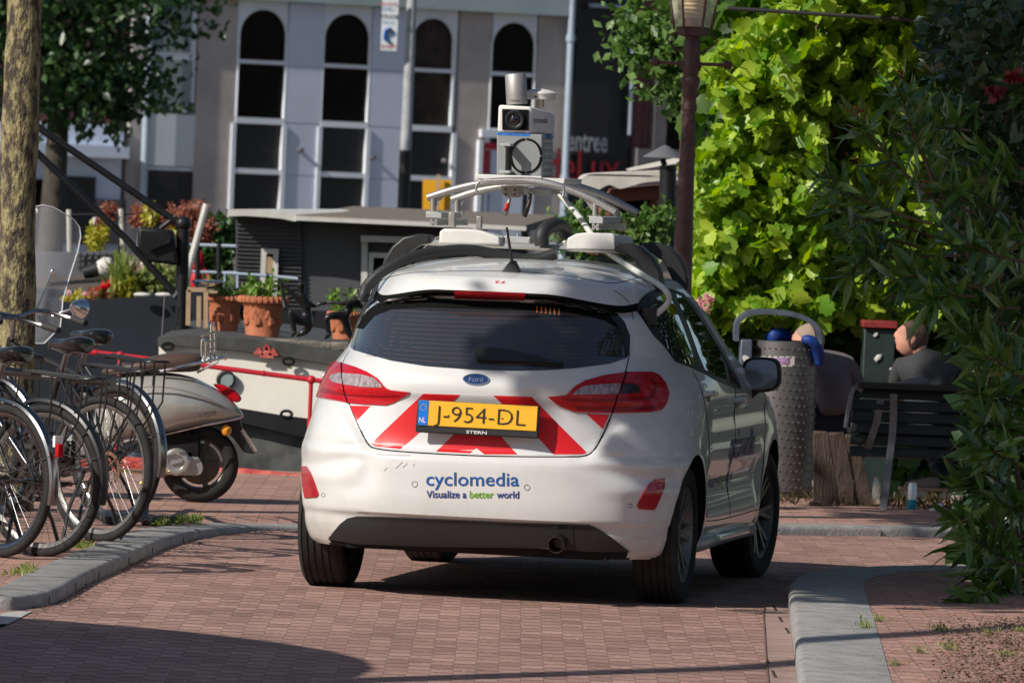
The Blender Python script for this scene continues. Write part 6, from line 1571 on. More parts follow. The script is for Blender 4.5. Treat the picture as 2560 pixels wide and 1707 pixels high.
for x0 in (k8(1185,700,YN).x,k8(1185,700,YN).x+.92):
    for pts in([(x0+.005,YN-.09,zt_-.03),(x0+.01,YN-.06,.5),(x0-.005,YN-.08,.3),(x0-.03,YN-.14,KZ)],[(x0-.06,YN-.0,zt_-.03),(x0-.075,YN+.02,.55),(x0-.12,YN+.10,.38),(x0-.14,YN+.40,.34),(x0-.13,YN+.45,KZ)]):
        mb=MB(); Q=catmull(pts,5)
        for a_,b in zip(Q,Q[1:]): mb.bar(a_,b+(b-a_)*.08,.040,.014,up=(0,1,0))
        mb.build('leg','bench_iron',bn,world=True)
mb=MB(); Q=[k8(x,y,YN-.03) for x,y in((1000,600),(960,575),(935,610),(915,700),(895,830))]; Q=catmull(Q,4)
for a_,b in zip(Q,Q[1:]): mb.bar(a_,b+(b-a_)*.05,.022,.05,up=(0,1,0))
mb.build('end_bracket','bench_iron',bn,world=True)
# folded cloth on the bench
cloth('folded_cloth',[k8(1185,570,YN+.05),k8(1240,560,YN+.05),k8(1320,550,YN+.05),k8(1400,552,YN+.05),k8(1438,572,YN+.05)],[.008,.022,.034,.034,.018],'tarp_grey','crumpled grey cloth lying on the top rail of the bench','cloth',k8(1300,580,YN+.05))
# old planks leaning beside the bench
for i,(pts,w_,lab) in enumerate([([(780,860),(885,858),(985,1380),(860,1385)],.03,'broad weathered board leaning between bin and bench, the middle one'),([(890,870),(965,880),(1080,1330),(990,1385)],.035,'rounded knotty plank, rightmost of the leaning boards'),([(690,850),(785,855),(870,1380),(690,1350)],.03,'dark weathered board, leftmost of the leaning boards'),([(665,1300),(700,1298),(960,1370),(960,1388),(665,1365)],.06,'low weathered board lying on the ground at the foot of the leaning boards')]):
    Y=43.35-.1*i if i<3 else 43.0
    P=[k8(x,y,Y) for x,y in pts]; mb=MB(); mb.prism(P,(0,w_,0))
    o=mb.build('old_board','old_wood',bevel=.012); place(o,min(P,key=lambda p:p.z)); tag(o,lab,'board',group='old boards between bin and bench')
# green cabinet
cb2=thing('utility_cabinet','dark green utility cabinet with a red top edge behind the bench','cabinet',Vector((k8(1105,900,45.4).x,45.4,KZ)))
x0=k8(1005,400,45.4).x;x1=k8(1205,400,45.4).x;z1=k8(1100,205,45.4).z;z2=k8(1100,160,45.4).z
mb=MB(); mb.box(((x0+x1)/2,45.55,(z1+KZ)/2),(x1-x0,.3,z1-KZ)); mb.build('cabinet_body','cabinet_green',cb2,world=True,bevel=.008)
mb=MB(); mb.box(((x0+x1)/2,45.54,(z1+z2)/2+.002),(x1-x0+.02,.34,z2-z1)); mat('red_dark',(.20,.02,.018),rough=.6,var=.3,vs=12); mb.build('red_top','red_dark',cb2,world=True,bevel=.006)
for x,y,r in((1085,245,.018),(1100,390,.03),(1180,460,.012)): mb=MB(); c=k8(x,y,45.39); mb.lathe([(r,0),(r*.8,-.003)],c,(0,1,0),5,sx=.6); mb.build('sticker','sticker_white',cb2,world=True)
# ---- people ----
def head(parent,c,yaw,pitch=0,size=.215,hair='hair_brown',hairline=.25,cap=None,roll=0):
    """head with brow, nose, mouth, chin and ears, looking along yaw (0 = +x)"""
    M=Matrix.Rotation(yaw,3,'Z')@Matrix.Rotation(pitch,3,'Y')@Matrix.Rotation(roll,3,'X'); h=size/2; n,m=40,28; V=[];Fs=[]
    for j in range(m+1):
        t=PI*j/m
        for i in range(n):
            a_=2*PI*i/n-PI; x=math.sin(t)*math.cos(a_); y=math.sin(t)*math.sin(a_); z=math.cos(t)
            X=x*.86; Y=y*.70; Z=z*1.0
            if z<0: X*=1-.10*z*z*(1 if x>0 else 2.2); Y*=1-.28*z*z
            f=math.exp(-(a_/.55)**2)
            X+=f*(.05*math.exp(-((z-.22)/.10)**2) -.05*math.exp(-((z-.06)/.09)**2)*(1-math.exp(-(a_/.12)**2)))
            X+=.14*math.exp(-(a_/.13)**2)*math.exp(-((z+.20)/.10)**2)+.10*math.exp(-(a_/.10)**2)*math.exp(-((z+.02)/.12)**2)
            X+=.06*math.exp(-(a_/.3)**2)*(math.exp(-((z+.46)/.05)**2)+.8*math.exp(-((z+.56)/.05)**2)-.5*math.exp(-((z+.51)/.02)**2))
            X+=.10*math.exp(-(a_/.35)**2)*math.exp(-((z+.82)/.12)**2)
            V.append(c+M@Vector((X*h,Y*h,Z*h)))
    for j in range(m):
        for i in range(n): Fs.append((j*n+i,(j+1)*n+i,(j+1)*n+(i+1)%n,j*n+(i+1)%n))
    mb=MB(); mb.add(V,Fs)
    for s_ in(-1,1):
        e=c+M@Vector((-.04*h,s_*.70*h,-.05*h)); mb.sphere(e,.26*h,10,8,(.55,.28,1),M@Matrix.Rotation(s_*.35,3,'Z')); mb.sphere(e+M@Vector((-.02*h,s_*.05*h,.02*h)),.16*h,8,6,(.5,.25,1),M)
    hd=mb.build('head','skin',parent,world=True,ang=180)
    mb=MB()
    for s_ in(-1,1): mb.sphere(c+M@Vector((.74*h,s_*.27*h,.06*h)),.045*h,8,6)
    mb.build('eye','ink_black',hd,world=True)
    # hair cap
    V=[];Fs=[];n2=36;m2=18
    for j in range(m2+1):
        for i in range(n2):
            a_=2*PI*i/n2-PI; lim=(1.12+1.05*sst(.5,1.7,abs(a_))) if not cap else 1.35
            t=lim*j/m2; x=math.sin(t)*math.cos(a_)*.90; y=math.sin(t)*math.sin(a_)*.755; z=math.cos(t)*1.045
            if z<0: x*=1-.15*z*z*2; y*=1-.25*z*z
            k=1+.02*noise.noise(Vector((x*6,y*6,z*6)))-(.06 if j==m2 else 0)
            V.append(c+M@Vector((x*h*k-.02*h,y*h*k,z*h*k)))
    for j in range(m2):
        for i in range(n2): Fs.append((j*n2+i,(j+1)*n2+i,(j+1)*n2+(i+1)%n2,j*n2+(i+1)%n2))
    mb=MB(); mb.add(V,Fs); mb.build('hair' if not cap else 'cap',cap or hair,hd,world=True,ang=180)
    return hd
YP=43.42
def hand(c,d,parent):
    V=[c,c+d*.045];E=[(0,1)];Rr=[.022,(.034,.014)]
    s_=d.orthogonal().normalized()
    for k in range(4): 
        b=c+d*.075+s_*(k-1.5)*.018; V+=[b,b+d*.035,b+d*(.055-.006*abs(k-1.3))+Vector((0,0,-.015))]; i=len(V)-3; E+=[(1,i),(i,i+1),(i+1,i+2)]; Rr+=[.009,.008,.007]
    V+=[c+d*.02+s_*.04,c+d*.055+s_*.055]; i=len(V)-2; E+=[(0,i),(i,i+1)]; Rr+=[.011,.009]
    skin('hand',V,E,Rr,'skin',parent,sub=1)
# man in the grey T-shirt, sitting with his back to us, head turned left and down
mx=k8(1430,500,YP).x; zs_=k8(1400,385,YP).z
m1=thing('person','person with short brown hair in a dark grey T-shirt sitting on the bench','person',Vector((mx,YP,KZ)))
hips=Vector((mx+.02,YP+.02,.52)); che=Vector((mx+.01,YP+.02,zs_-.17)); sh=Vector((mx-.0,YP+.05,zs_-.055)); nk=k8(1365,350,YP+.06)
LS=k8(1250,440,YP+.03); RS=k8(1600,440,YP+.03)
V=[hips,Vector((mx,YP-.02,.66)),che,sh,nk, LS,k8(1215,560,YP+.12),k8(1200,640,YP+.30), RS,k8(1665,540,YP+.10),k8(1640,640,YP+.30)]
E=[(0,1),(1,2),(2,3),(3,4),(3,5),(5,6),(6,7),(3,8),(8,9),(9,10)]
skin('shirt',V,E,[(.155,.12),(.165,.115),(.185,.12),(.13,.085),(.058,.058),(.068,.07),(.052,.052),(.042,.042),(.068,.07),(.052,.052),(.042,.042)],'tee_grey',m1)
hp=k8(1312,268,YP+.07)
skin('neck',[nk+Vector((.01,0,-.02)),nk.lerp(hp,.5),hp+Vector((.02,0,-.02))],[(0,1),(1,2)],[.058,.055,.05],'skin',m1)
head(m1,hp,PI+.10,R_(-20),.208)
el=V[7]; er=V[10]
for e_,s_ in((el,-1),(er,1)):
    w_=Vector((mx+s_*.10,YP+.48,.62)); skin('forearm',[e_,e_.lerp(w_,.6),w_],[(0,1),(1,2)],[.042,.034,.026],'skin',m1); hand(w_,Vector((0,1,-.2)).normalized(),m1)
def legs(parent,hips,feet,m='jeans_dark',knee=.42):
    V=[hips];E=[];Rr=[(.16,.11)]
    for s_,f in zip((-1,1),feet):
        k=Vector((f.x*.5+hips.x*.5+s_*.06,max(f.y,hips.y+.42),.52)); i=len(V); V+=[hips+Vector((s_*.09,.05,0)),k,f+Vector((0,0,.10))]; E+=[(0,i),(i,i+1),(i+1,i+2)]; Rr+=[.095,.068,.048]
    skin('trousers',V,E,Rr,m,parent)
def shoe(parent,c,d,m='shoe_grey',tilt=0):
    d=d.normalized(); V=[c+Vector((0,0,.05)),c+d*.06+Vector((0,0,.045)),c+d*.15+Vector((0,0,.035)),c+d*.21+Vector((0,0,.03+tilt))]; s_=skin('shoe',V,[(0,1),(1,2),(2,3)],[(.042,.045),(.044,.04),(.046,.032),(.036,.024)],m,parent,sub=2)
    mb=MB(); n=Vector((-d.y,d.x,0)); P=[c-d*.05-n*.035,c-d*.05+n*.035,c+d*.1+n*.047,c+d*.22+n*.035,c+d*.245,c+d*.22-n*.035,c+d*.1-n*.047]; mb.prism(P,(0,0,.02)); mb.build('sole','sole_tan',s_,world=True,bevel=.004)
fL=k8(1495,1215,YP+.1); fL.z=KZ+.04; fR=Vector((mx+.22,YP+.45,KZ)); 
legs(m1,hips,[Vector((k8(1520,1100,43.35).x,43.35,KZ+.05)),fR]); shoe(m1,Vector((k8(1500,1210,43.3).x,43.3,k8(1480,1235,43.3).z)),Vector((-1,.1,0))); shoe(m1,fR,Vector((0,1,0)))
# person in a mauve-grey jacket behind the bin, bent forward
m2x=k8(830,500,44.5).x; Y2=44.5
m2=thing('person','person in a mauve-grey jacket and beige cap bending forward behind the litter bin','person',Vector((m2x,Y2,KZ)))
V=[k8(850,760,Y2),k8(835,680,Y2),k8(825,560,Y2),k8(805,440,Y2+.02),k8(740,360,Y2+.06), k8(905,440,Y2+.02),k8(960,560,Y2+.10),k8(930,660,Y2+.25), k8(730,430,Y2),k8(700,560,Y2+.2)]
skin('jacket',V,[(0,1),(1,2),(2,3),(3,4),(3,5),(5,6),(6,7),(3,8),(8,9)],[(.16,.13),(.17,.13),(.17,.13),(.14,.11),(.06,.06),(.075,.075),(.06,.06),(.045,.045),(.07,.07),(.05,.05)],'jacket_mauve',m2)
hp2=k8(655,292,Y2+.10); skin('neck',[V[4],hp2],[(0,1)],[.055,.05],'skin',m2); head(m2,hp2,PI-.5,R_(-25),.22,cap='cap_beige')
hips2=k8(850,800,Y2); legs(m2,hips2,[Vector((hips2.x-.10,Y2+.30,KZ)),Vector((hips2.x+.10,Y2+.35,KZ))]); shoe(m2,Vector((hips2.x-.10,Y2+.35,KZ)),Vector((0,1,0))); shoe(m2,Vector((hips2.x+.10,Y2+.40,KZ)),Vector((0,1,0)))
w_=Vector((m2x,Y2+.45,.60)); skin('forearm',[V[7],w_],[(0,1)],[.045,.028],'jacket_mauve',m2); hand(w_,Vector((-.2,1,-.2)).normalized(),m2)
# third person, half hidden by the oleander
m3x=k8(1850,500,44.1).x; Y3=44.1
m3=thing('person','person with a flushed face in a dark top, half hidden by the oleander leaves','person',Vector((m3x,Y3,KZ)))
V=[Vector((m3x+.05,Y3,.50)),Vector((m3x+.05,Y3,.64)),k8(1840,560,Y3),k8(1830,480,Y3),k8(1815,420,Y3-.01), k8(1740,500,Y3),k8(1700,600,Y3-.05),k8(1740,660,Y3-.15), k8(1930,500,Y3),k8(1960,620,Y3)]
skin('top',V,[(0,1),(1,2),(2,3),(3,4),(3,5),(5,6),(6,7),(3,8),(8,9)],[(.14,.11),(.15,.11),(.16,.12),(.12,.09),(.055,.055),(.065,.065),(.05,.05),(.04,.04),(.065,.065),(.05,.05)],'shirt_lilac',m3)
hp3=k8(1800,310,Y3); skin('neck',[V[4],hp3],[(0,1)],[.055,.05],'skin',m3); head(m3,hp3,PI+.55,R_(-8),.245)
legs(m3,V[0],[Vector((m3x-.1,Y3-.40,KZ)),Vector((m3x+.12,Y3-.35,KZ))]); shoe(m3,Vector((m3x-.1,Y3-.45,KZ)),Vector((-.3,-1,0))); shoe(m3,Vector((m3x+.12,Y3-.4,KZ)),Vector((.2,-1,0)))
w_=Vector((m3x-.15,Y3-.40,.62)); skin('forearm',[V[7],w_],[(0,1)],[.04,.026],'skin',m3); hand(w_,Vector((-.3,-1,-.1)).normalized(),m3)
# can and litter
cn=thing('drink_can','tall white and teal drink can standing under the bench','can',Vector((k8(1312,1345,42.8).x,42.8,k8(1312,1350,42.8).z)))
mb=MB(); mb.lathe([(.022,0),(.026,.006),(.026,.058)],(0,0,0),(0,0,1),20); mb.build('can_foot','can_teal',cn)
mb=MB(); mb.lathe([(.026,.058),(.026,.135),(.020,.150),(.021,.153),(.018,.150)],(0,0,0),(0,0,1),20); mb.build('can_body','can_white',cn)
for i,(x,y) in enumerate(((1445,1352),(1505,1350),(1492,1322))):
    o=MB().sphere((0,0,0),.016,8,6,(1.3,1,.8)).build('crumpled_paper','sticker_white'); o.location=k8(x,y,42.7); tag(o,['left crumpled white paper scrap under the bench','right crumpled white paper scrap under the bench','upper crumpled white paper scrap by the shoe'][i],'litter',group='paper scraps under the bench')
o=skin('plastic_wrap',[k8(1085,1140,43.2),k8(1095,1200,43.2),k8(1085,1260,43.2),k8(1100,1310,43.2)],[(0,1),(1,2),(2,3)],[.012,.028,.026,.014],'lantern_glass'); place(o,k8(1100,1310,43.2)); tag(o,'clear plastic wrap hanging by the bench leg','plastic wrap')
# ================= bicycles =================
mat('bike_black',(.010,.010,.011),rough=.22,coat=.6)
mat('bike_black2',(.014,.014,.015),rough=.4)
mat('mudguard_chrome',(.24,.24,.245),rough=.22,metal=1,var=.08,vs=8)
mat('saddle_black',(.012,.012,.013),rough=.22,coat=.4); mat('saddle_brown',(.20,.075,.035),rough=.4)
mat('spoke',(.22,.22,.22),rough=.35,metal=1); mat('bike_rust',(.30,.17,.11),rough=.5,metal=.6)
mat('grip',(.03,.028,.027),rough=.7)
def wheel_parts(parent,c,R=.345,guard=None,gm='mudguard_chrome',tm='rubber',lean=0,spokes=32,disc=False,tr=.021):
    c=Vector(c); o=bpy.data.objects.new('wheel',None); C.objects.link(o); o.location=c; o.parent=parent; o.empty_display_size=.1
    mb=MB(); mb.tube([( math.cos(2*PI*i/64)*(R-tr),0,math.sin(2*PI*i/64)*(R-tr)) for i in range(64)],tr,12,closed=True); mb.build('tyre',tm,o)
    mb=MB(); mb.lathe([(R-tr*1.9,-.013),(R-tr*2.5,-.010),(R-tr*2.9,-.004),(R-tr*2.9,.004),(R-tr*2.5,.010),(R-tr*1.9,.013)],(0,0,0),(0,1,0),64,cap=False); mb.build('rim','mudguard_chrome' if gm=='mudguard_chrome' else 'rim_grey',o)
    mb=MB()
    for i in range(spokes):
        a_=2*PI*i/spokes; b=a_+(.42 if i%2 else -.42); s_=.028 if (i//2)%2 else -.028
        mb.tube([(math.cos(b)*.022,s_,math.sin(b)*.022),(math.cos(a_)*(R-tr*2.7),0,math.sin(a_)*(R-tr*2.7))],.0013,4,cap=False)
    mb.build('spokes','spoke',o)
    mb=MB(); mb.lathe([(.012,-.05),(.024,-.03),(.024,.03),(.012,.05)],(0,0,0),(0,1,0),16); mb.build('hub','steel_dark',o)
    if disc:
        mb=MB()
        mb.lathe([(.066,-.043),(.083,-.043),(.083,-.041),(.066,-.041),(.066,-.043)],(0,0,0),(0,1,0),40,cap=False)
        for i in range(6): a_=i*PI/3; mb.bar((math.cos(a_)*.02,-.042,math.sin(a_)*.02),(math.cos(a_+.3)*.07,-.042,math.sin(a_+.3)*.07),.006,.002,up=(0,1,0))
        mb.build('brake_disc','bike_rust',o)
    return o
def bicycle(label,hub,heading,fm='bike_black',gm='mudguard_chrome',rack=True,saddle='saddle_black',style='straight',steer=.2,lean=0,guard=True,skirt=False,lock=False,disc=False,lamp=True,saddle_h=.915,rackm='bike_black2'):
    """local frame: rear hub over the origin, forward +x"""
    R=.345; b=thing('bicycle',label,'bicycle',(hub.x,hub.y,hub.z-R),heading,'bicycles parked at the left kerb'); b.rotation_euler=(lean,0,heading)
    rh=Vector((0,0,R)); bb=Vector((.46,0,.30)); fh=Vector((1.09,0,R)); st_=Vector((.30,0,.80)); hd=Vector((.86,0,.88)); hb_=Vector((.90,0,.72)); sd=Vector((.25,0,saddle_h))
    mb=MB()
    if style=='straight': mb.tube([Vector((-.06,0,.755)),Vector((.96,0,.775))],.0215,14)
    elif style=='step': mb.tube(catmull([hd-Vector((0,0,.06)),Vector((.70,0,.55)),bb+Vector((.02,0,.08))],5),.018,10)
    else: mb.tube([st_-Vector((-.01,0,.08)),hd-Vector((0,0,.03))],.016,10)
    mb.tube([hb_+Vector((0,0,-.01)),bb],.019,12); mb.tube([bb,st_],.018,12); mb.tube([hd,hb_],.021,12)
    for s_ in(-1,1):
        mb.tube([bb+Vector((-.03,s_*.02,0)),rh+Vector((.0,s_*.062,0))],.009,8); mb.tube([st_+Vector((-.01,s_*.015,-.03)),Vector((.16,s_*.045,.62)),rh+Vector((0,s_*.062,0))],.0085,8)
    mb.build('frame',fm,b)
    fo=MB()
    for s_ in(-1,1): fo.tube([hb_+Vector((.005,s_*.02,-.02)),Vector((.99,s_*.05,.64)),fh+Vector((-.02,s_*.055,.06)),fh+Vector((0,s_*.055,0))],.010,8)
    fo.build('fork',fm,b)
    wheel_parts(b,rh,R,disc=disc,gm=gm); wheel_parts(b,fh,R,gm=gm)
    if guard:
        for c,a0,a1 in((rh,-.10,2.55),(fh,.15,2.6)):
            mb=MB(); n=30; V=[]; Fs=[]; w5=[(-.026,-.012),(-.02,0),(0,.006),(.02,0),(.026,-.012)]
            for i in range(n):
                # measured from the rear upwards
                a_=(PI-a0)-(a1-a0-0)*i/(n-1)*1.0 if c is rh else (PI-.2)-(2.2)*i/(n-1)
                if c is rh: a_=PI+.25-(2.6)*i/(n-1)
                for y,dr in w5: V.append((c.x+math.cos(a_)*(R+.022+dr),y,c.z+math.sin(a_)*(R+.022+dr)))
            for i in range(n-1):
                for k in range(4): Fs.append((i*5+k,i*5+k+1,i*5+k+6,i*5+k+5))
            mb.add(V,Fs); g_=mb.build('mudguard',gm,b)
            mb=MB(); a_=PI-.35
            for s_ in(-1,1): mb.tube([c+Vector((0,s_*.06,0)),(c.x+math.cos(a_)*(R+.02),s_*.024,c.z+math.sin(a_)*(R+.02))],.0022,5)
            mb.build('stay','spoke',g_)
    mb=MB(); mb.tube([st_+Vector((.01,0,-.06)),sd-Vector((-.01,0,.03))],.0135,10); mb.build('seat_post','mudguard_chrome',b)
    # saddle
    V=[];Fs=[];xs=[-.13,-.125,-.10,-.05,0,.05,.10,.13,.14]; w_=[.02,.055,.078,.080,.062,.038,.024,.018,.006]; zz=[.0,.012,.022,.018,.008,.004,.004,.0,-.012]; n=12
    for x,ww,z in zip(xs,w_,zz):
        for i in range(n):
            a_=2*PI*i/n; V.append((sd.x+x,math.cos(a_)*ww,sd.z+z+(math.sin(a_)*.024 if math.sin(a_)>0 else math.sin(a_)*.060*(ww/.08)**.5)))
    for j in range(len(xs)-1):
        for i in range(n): Fs.append((j*n+i,j*n+(i+1)%n,(j+1)*n+(i+1)%n,(j+1)*n+i))
    Fs+=[tuple(range(n)),tuple((len(xs)-1)*n+i for i in range(n))[::-1]]
    mb=MB(); mb.add(V,Fs); sa=mb.build('saddle',saddle,b,subsurf=1)
    mb=MB()
    for s_ in(-1,1): 
        mb.tube([sd+Vector((-.10,s_*.03,-.01)),sd+Vector((-.03,s_*.022,-.05)),sd+Vector((.10,s_*.015,-.02))],.0035,6)
        if saddle=='saddle_brown': mb.tube([sd+Vector((-.09+.014*math.cos(t*.9),s_*.05+.014*math.sin(t*.9),-.085+t*.0032)) for t in range(28)],.003,5)
    mb.build('saddle_rail','spoke',sa)
    if rack:
        mb=MB(); z=.815
        P=[Vector((.12,.05,z+.02)),Vector((-.20,.065,z)),Vector((-.30,.06,z)),Vector((-.33,0,z+.005)),Vector((-.30,-.06,z)),Vector((-.20,-.065,z)),Vector((.12,-.05,z+.02))]
        mb.tube(catmull(P,4),.0058,8)
        for y in(-.022,.022): mb.tube([(.11,y,z+.02),(-.32,y,z)],.0045,6)
        for s_ in(-1,1):
            mb.tube([(-.27,s_*.064,z),(-.25,s_*.072,.62),(-.03,s_*.066,R+.01)],.005,6); mb.tube([(-.08,s_*.064,z),(-.09,s_*.072,.66),(-.01,s_*.066,R+.02)],.005,6); mb.tube([(-.18,s_*.07,z-.0),(-.17,s_*.074,z-.12)],.0045,6)
        for x in(.05,-.08,-.20): mb.tube([(x,-.062,z+.004),(x,.062,z+.004)],.004,6)
        mb.build('rear_rack',rackm,b)
    # handlebars
    hc=Vector((.84,0,.99)); mb=MB(); mb.tube([hd-Vector((0,0,.02)),hc],.013,8)
    mb.tube(catmull([hc+Vector((-.22,.27,-.02)),hc+Vector((-.10,.275,.0)),hc+Vector((.03,.18,.03)),hc,hc+Vector((.03,-.18,.03)),hc+Vector((-.10,-.275,0)),hc+Vector((-.22,-.27,-.02))],5),.011,8); hb2=mb.build('handlebar','mudguard_chrome',b)
    for s_ in(-1,1): 
        mb=MB(); mb.tube([hc+Vector((-.23,s_*.271,-.02)),hc+Vector((-.12,s_*.274,-.002))],.017,10); mb.build('grip','grip',hb2)
    # cranks, chain case, pedals
    mb=MB(); mb.lathe([(.085,-.045),(.09,-.042),(.085,-.038)],bb,(0,1,0),28); mb.bar(bb+Vector((0,-.07,0)),bb+Vector((.11,-.07,-.13)),.014,.02); mb.bar(bb+Vector((0,.07,0)),bb+Vector((-.11,.07,.13)),.014,.02); mb.lathe([(.02,-.075),(.02,.075)],bb,(0,1,0),12); cr=mb.build('crank','steel_dark',b)
    for s_,p in((-1,Vector((.11,-.12,-.13))),(1,Vector((-.11,.12,.13)))): mb=MB(); mb.box(bb+p,(.09,.08,.022)); mb.build('pedal','grip',cr,bevel=.004)
    mb=MB(); mb.tube([bb+Vector((0,-.042,.088)),rh+Vector((0,-.042,.038))],.004,6); mb.tube([bb+Vector((0,-.042,-.088)),rh+Vector((0,-.042,-.038))],.004,6); mb.build('chain','steel_dark',b)
    mb=MB(); mb.tube([(.08,.03,.33),(.06,.14,.16),(.04,.19,.012)],.009,8); mb.tube([(.08,-.03,.33),(.06,-.14,.16),(.04,-.19,.012)],.009,8); mb.build('kickstand','bike_black2',b)
    if lamp:
        mb=MB(); mb.box((-.385,0,.50),(.025,.035,.06)); l_=mb.build('rear_light','lamp_red',b,bevel=.006)
        mb=MB(); mb.box((-.372,0,.54),(.015,.045,.05)); mb.build('light_bracket','panel_white',l_)
    if skirt:
        mb=MB(); c=Vector((.02,-.07,.52)); mb.sphere(c+Vector((.2,-.01,.14)),.065,12,8,(1,.5,1)); mb.build('lock','bike_black2',b)
    return b
k9=lambda x,y: (x/2.376,840+y/2.376)
HD=R_(137)
def hubat(x,y,Y): return at(*k9(x,y),Y)
def gY(px,py,z=KZ): return ground(px,py,z).y
# contact points give the distance of each rear wheel
bikes=[('black city bicycle with a straight top tube and rear rack, in front of the scooter',(600,788),(262,1356),dict(fm='bike_black',gm='bike_black2',style='straight',skirt=True,disc=True,lamp=False,guard=False),HD),
('bicycle with long chrome mudguards right behind the black straight-framed one',(690,735),(285,1312),dict(fm='bike_black2',gm='mudguard_chrome',style='classic',rack=True,lamp=False),HD-.08),
('black bicycle with a black rear mudguard, between the two nearest wheels',(255,925),(110,1392),dict(fm='bike_black',gm='bike_black2',style='step',rack=True,lamp=False,saddle_h=.90),HD+.10),
('nearest bicycle, its chrome mudguard and tyre cut off by the left picture edge',(10,880),(0,1393),dict(fm='bike_black2',gm='mudguard_chrome',style='classic',rack=False),HD-.05),
('bicycle with a sprung brown leather saddle, farthest left in front of the tree',(-60,700),(-40,1300),dict(fm='bike_black2',gm='mudguard_chrome',style='classic',saddle='saddle_brown',rack=True,lamp=False,saddle_h=.93),HD)]
for lab,h_,cp,kw,hd_a in bikes:
    g0=ground(cp[0],cp[1],KZ); R=.345; hb=Vector((at(*k9(*h_),g0.y).x,g0.y,KZ+R)); bicycle(lab,hb,hd_a,**kw)
v,f=fit_text('VANMOOF',.11,.014)
bk=[o for o in bpy.data.objects if o.name=='bicycle'][0]; mb=MB(); mb.add([(.30-x+.11,.0225,.756+y) for x,y in v],f); o=mb.build('frame_lettering','ink_grey',bk,ang=180)
mb=MB(); mb.add([(.30+x,-.0225,.756+y) for x,y in v],f); mb.build('frame_lettering','ink_grey',bk,ang=180)
# chain lock lying on the pavement by the wheel
p=[ground(*k9(x,y),KZ+.02) for x,y in((880,1000),(862,1060),(860,1100),(900,1095),(960,1092),(1045,1090))]; p[0].z+=.17; p[1].z+=.08
mb=MB(); mb.tube(catmull(p,5),.020,10); o=mb.build('chain_lock','rubber_hose'); place(o,p[2]); tag(o,'black fabric-covered chain lock hanging from a wheel onto the pavement','lock')
# ================= scooter =================
YS=40.3
mat('scooter_paint',(.42,.41,.37),rough=.25,metal=.35,coat=1,var=.05,vs=3)
mat('seat_brown',(.075,.045,.035),rough=.45); mat('engine_alu',(.50,.49,.47),rough=.4,metal=.8,var=.1,vs=15)
mat('screen_clear',(.80,.84,.88),rough=.03,alpha=.13,coat=.6); mat('amber',(.70,.28,.01),rough=.2,coat=1)
s9=lambda x,y,Y=YS: at(*k9(x,y),Y)
sb=Vector((s9(1185,1000).x,YS,KZ)); sc_=thing('motor_scooter','silver-grey motor scooter with brown seat, chrome rack and clear windscreen','scooter',sb)
# body as a loft: stations along its length (top y, bottom y in the zoomed picture, half width)
stn=[(560,300,640,.05),(600,262,640,.10),(660,245,632,.15),(740,225,620,.185),(830,215,605,.20),(930,213,590,.21),(1030,220,570,.21),(1130,240,548,.195),(1220,280,527,.175),(1300,325,512,.145),(1370,378,500,.11),(1420,430,490,.07),(1442,462,482,.03)]
sx_=np.array([s[0] for s in stn],float); V=[];Fs=[];n=28;xs=np.linspace(560,1442,50)
for x in xs:
    ty=float(pchip(sx_,np.array([s[1] for s in stn],float),x)); by=float(pchip(sx_,np.array([s[2] for s in stn],float),x)); w_=float(pchip(sx_,np.array([s[3] for s in stn]),x))
    zt1=s9(x,ty).z; zb1=s9(x,by).z; X=s9(x,(ty+by)/2).x; zc=(zt1+zb1)/2; hz=(zt1-zb1)/2
    for i in range(n):
        a_=2*PI*i/n; ca,sa=math.cos(a_),math.sin(a_); e=2/2.6
        V.append((X,YS+w_*abs(ca)**e*(1 if ca>0 else -1)*(1-.25*max(0,sa)),zc+hz*abs(sa)**e*(1 if sa>0 else -1)))
m=len(xs)
for j in range(m-1):
    for i in range(n): Fs.append((j*n+i,j*n+(i+1)%n,(j+1)*n+(i+1)%n,(j+1)*n+i))
Fs+=[tuple(range(n)),tuple((m-1)*n+i for i in range(n))[::-1]]
mb=MB(); mb.add(V,Fs); mb.build('rear_body','scooter_paint',sc_,world=True,ang=60)
# cowl crease
mb=MB(); mb.tube(catmull([s9(x,y,YS-w_) for x,y,w_ in((640,420,.165),(720,340,.197),(830,305,.214),(960,300,.222),(1100,325,.208),(1240,375,.170),(1360,430,.115),(1435,470,.05))],6),.006,6); mb.build('cowl_edge','scooter_paint',sc_,world=True)
mb=MB(); P=[s9(x,y,YS-w_) for x,y,w_ in((640,645,.15),(830,608,.212),(980,583,.213),(1200,532,.180),(1400,492,.085),(1442,472,.03))]; mb.tube(catmull(P,6),.006,6); mb.build('trim_strip','chrome',sc_,world=True)
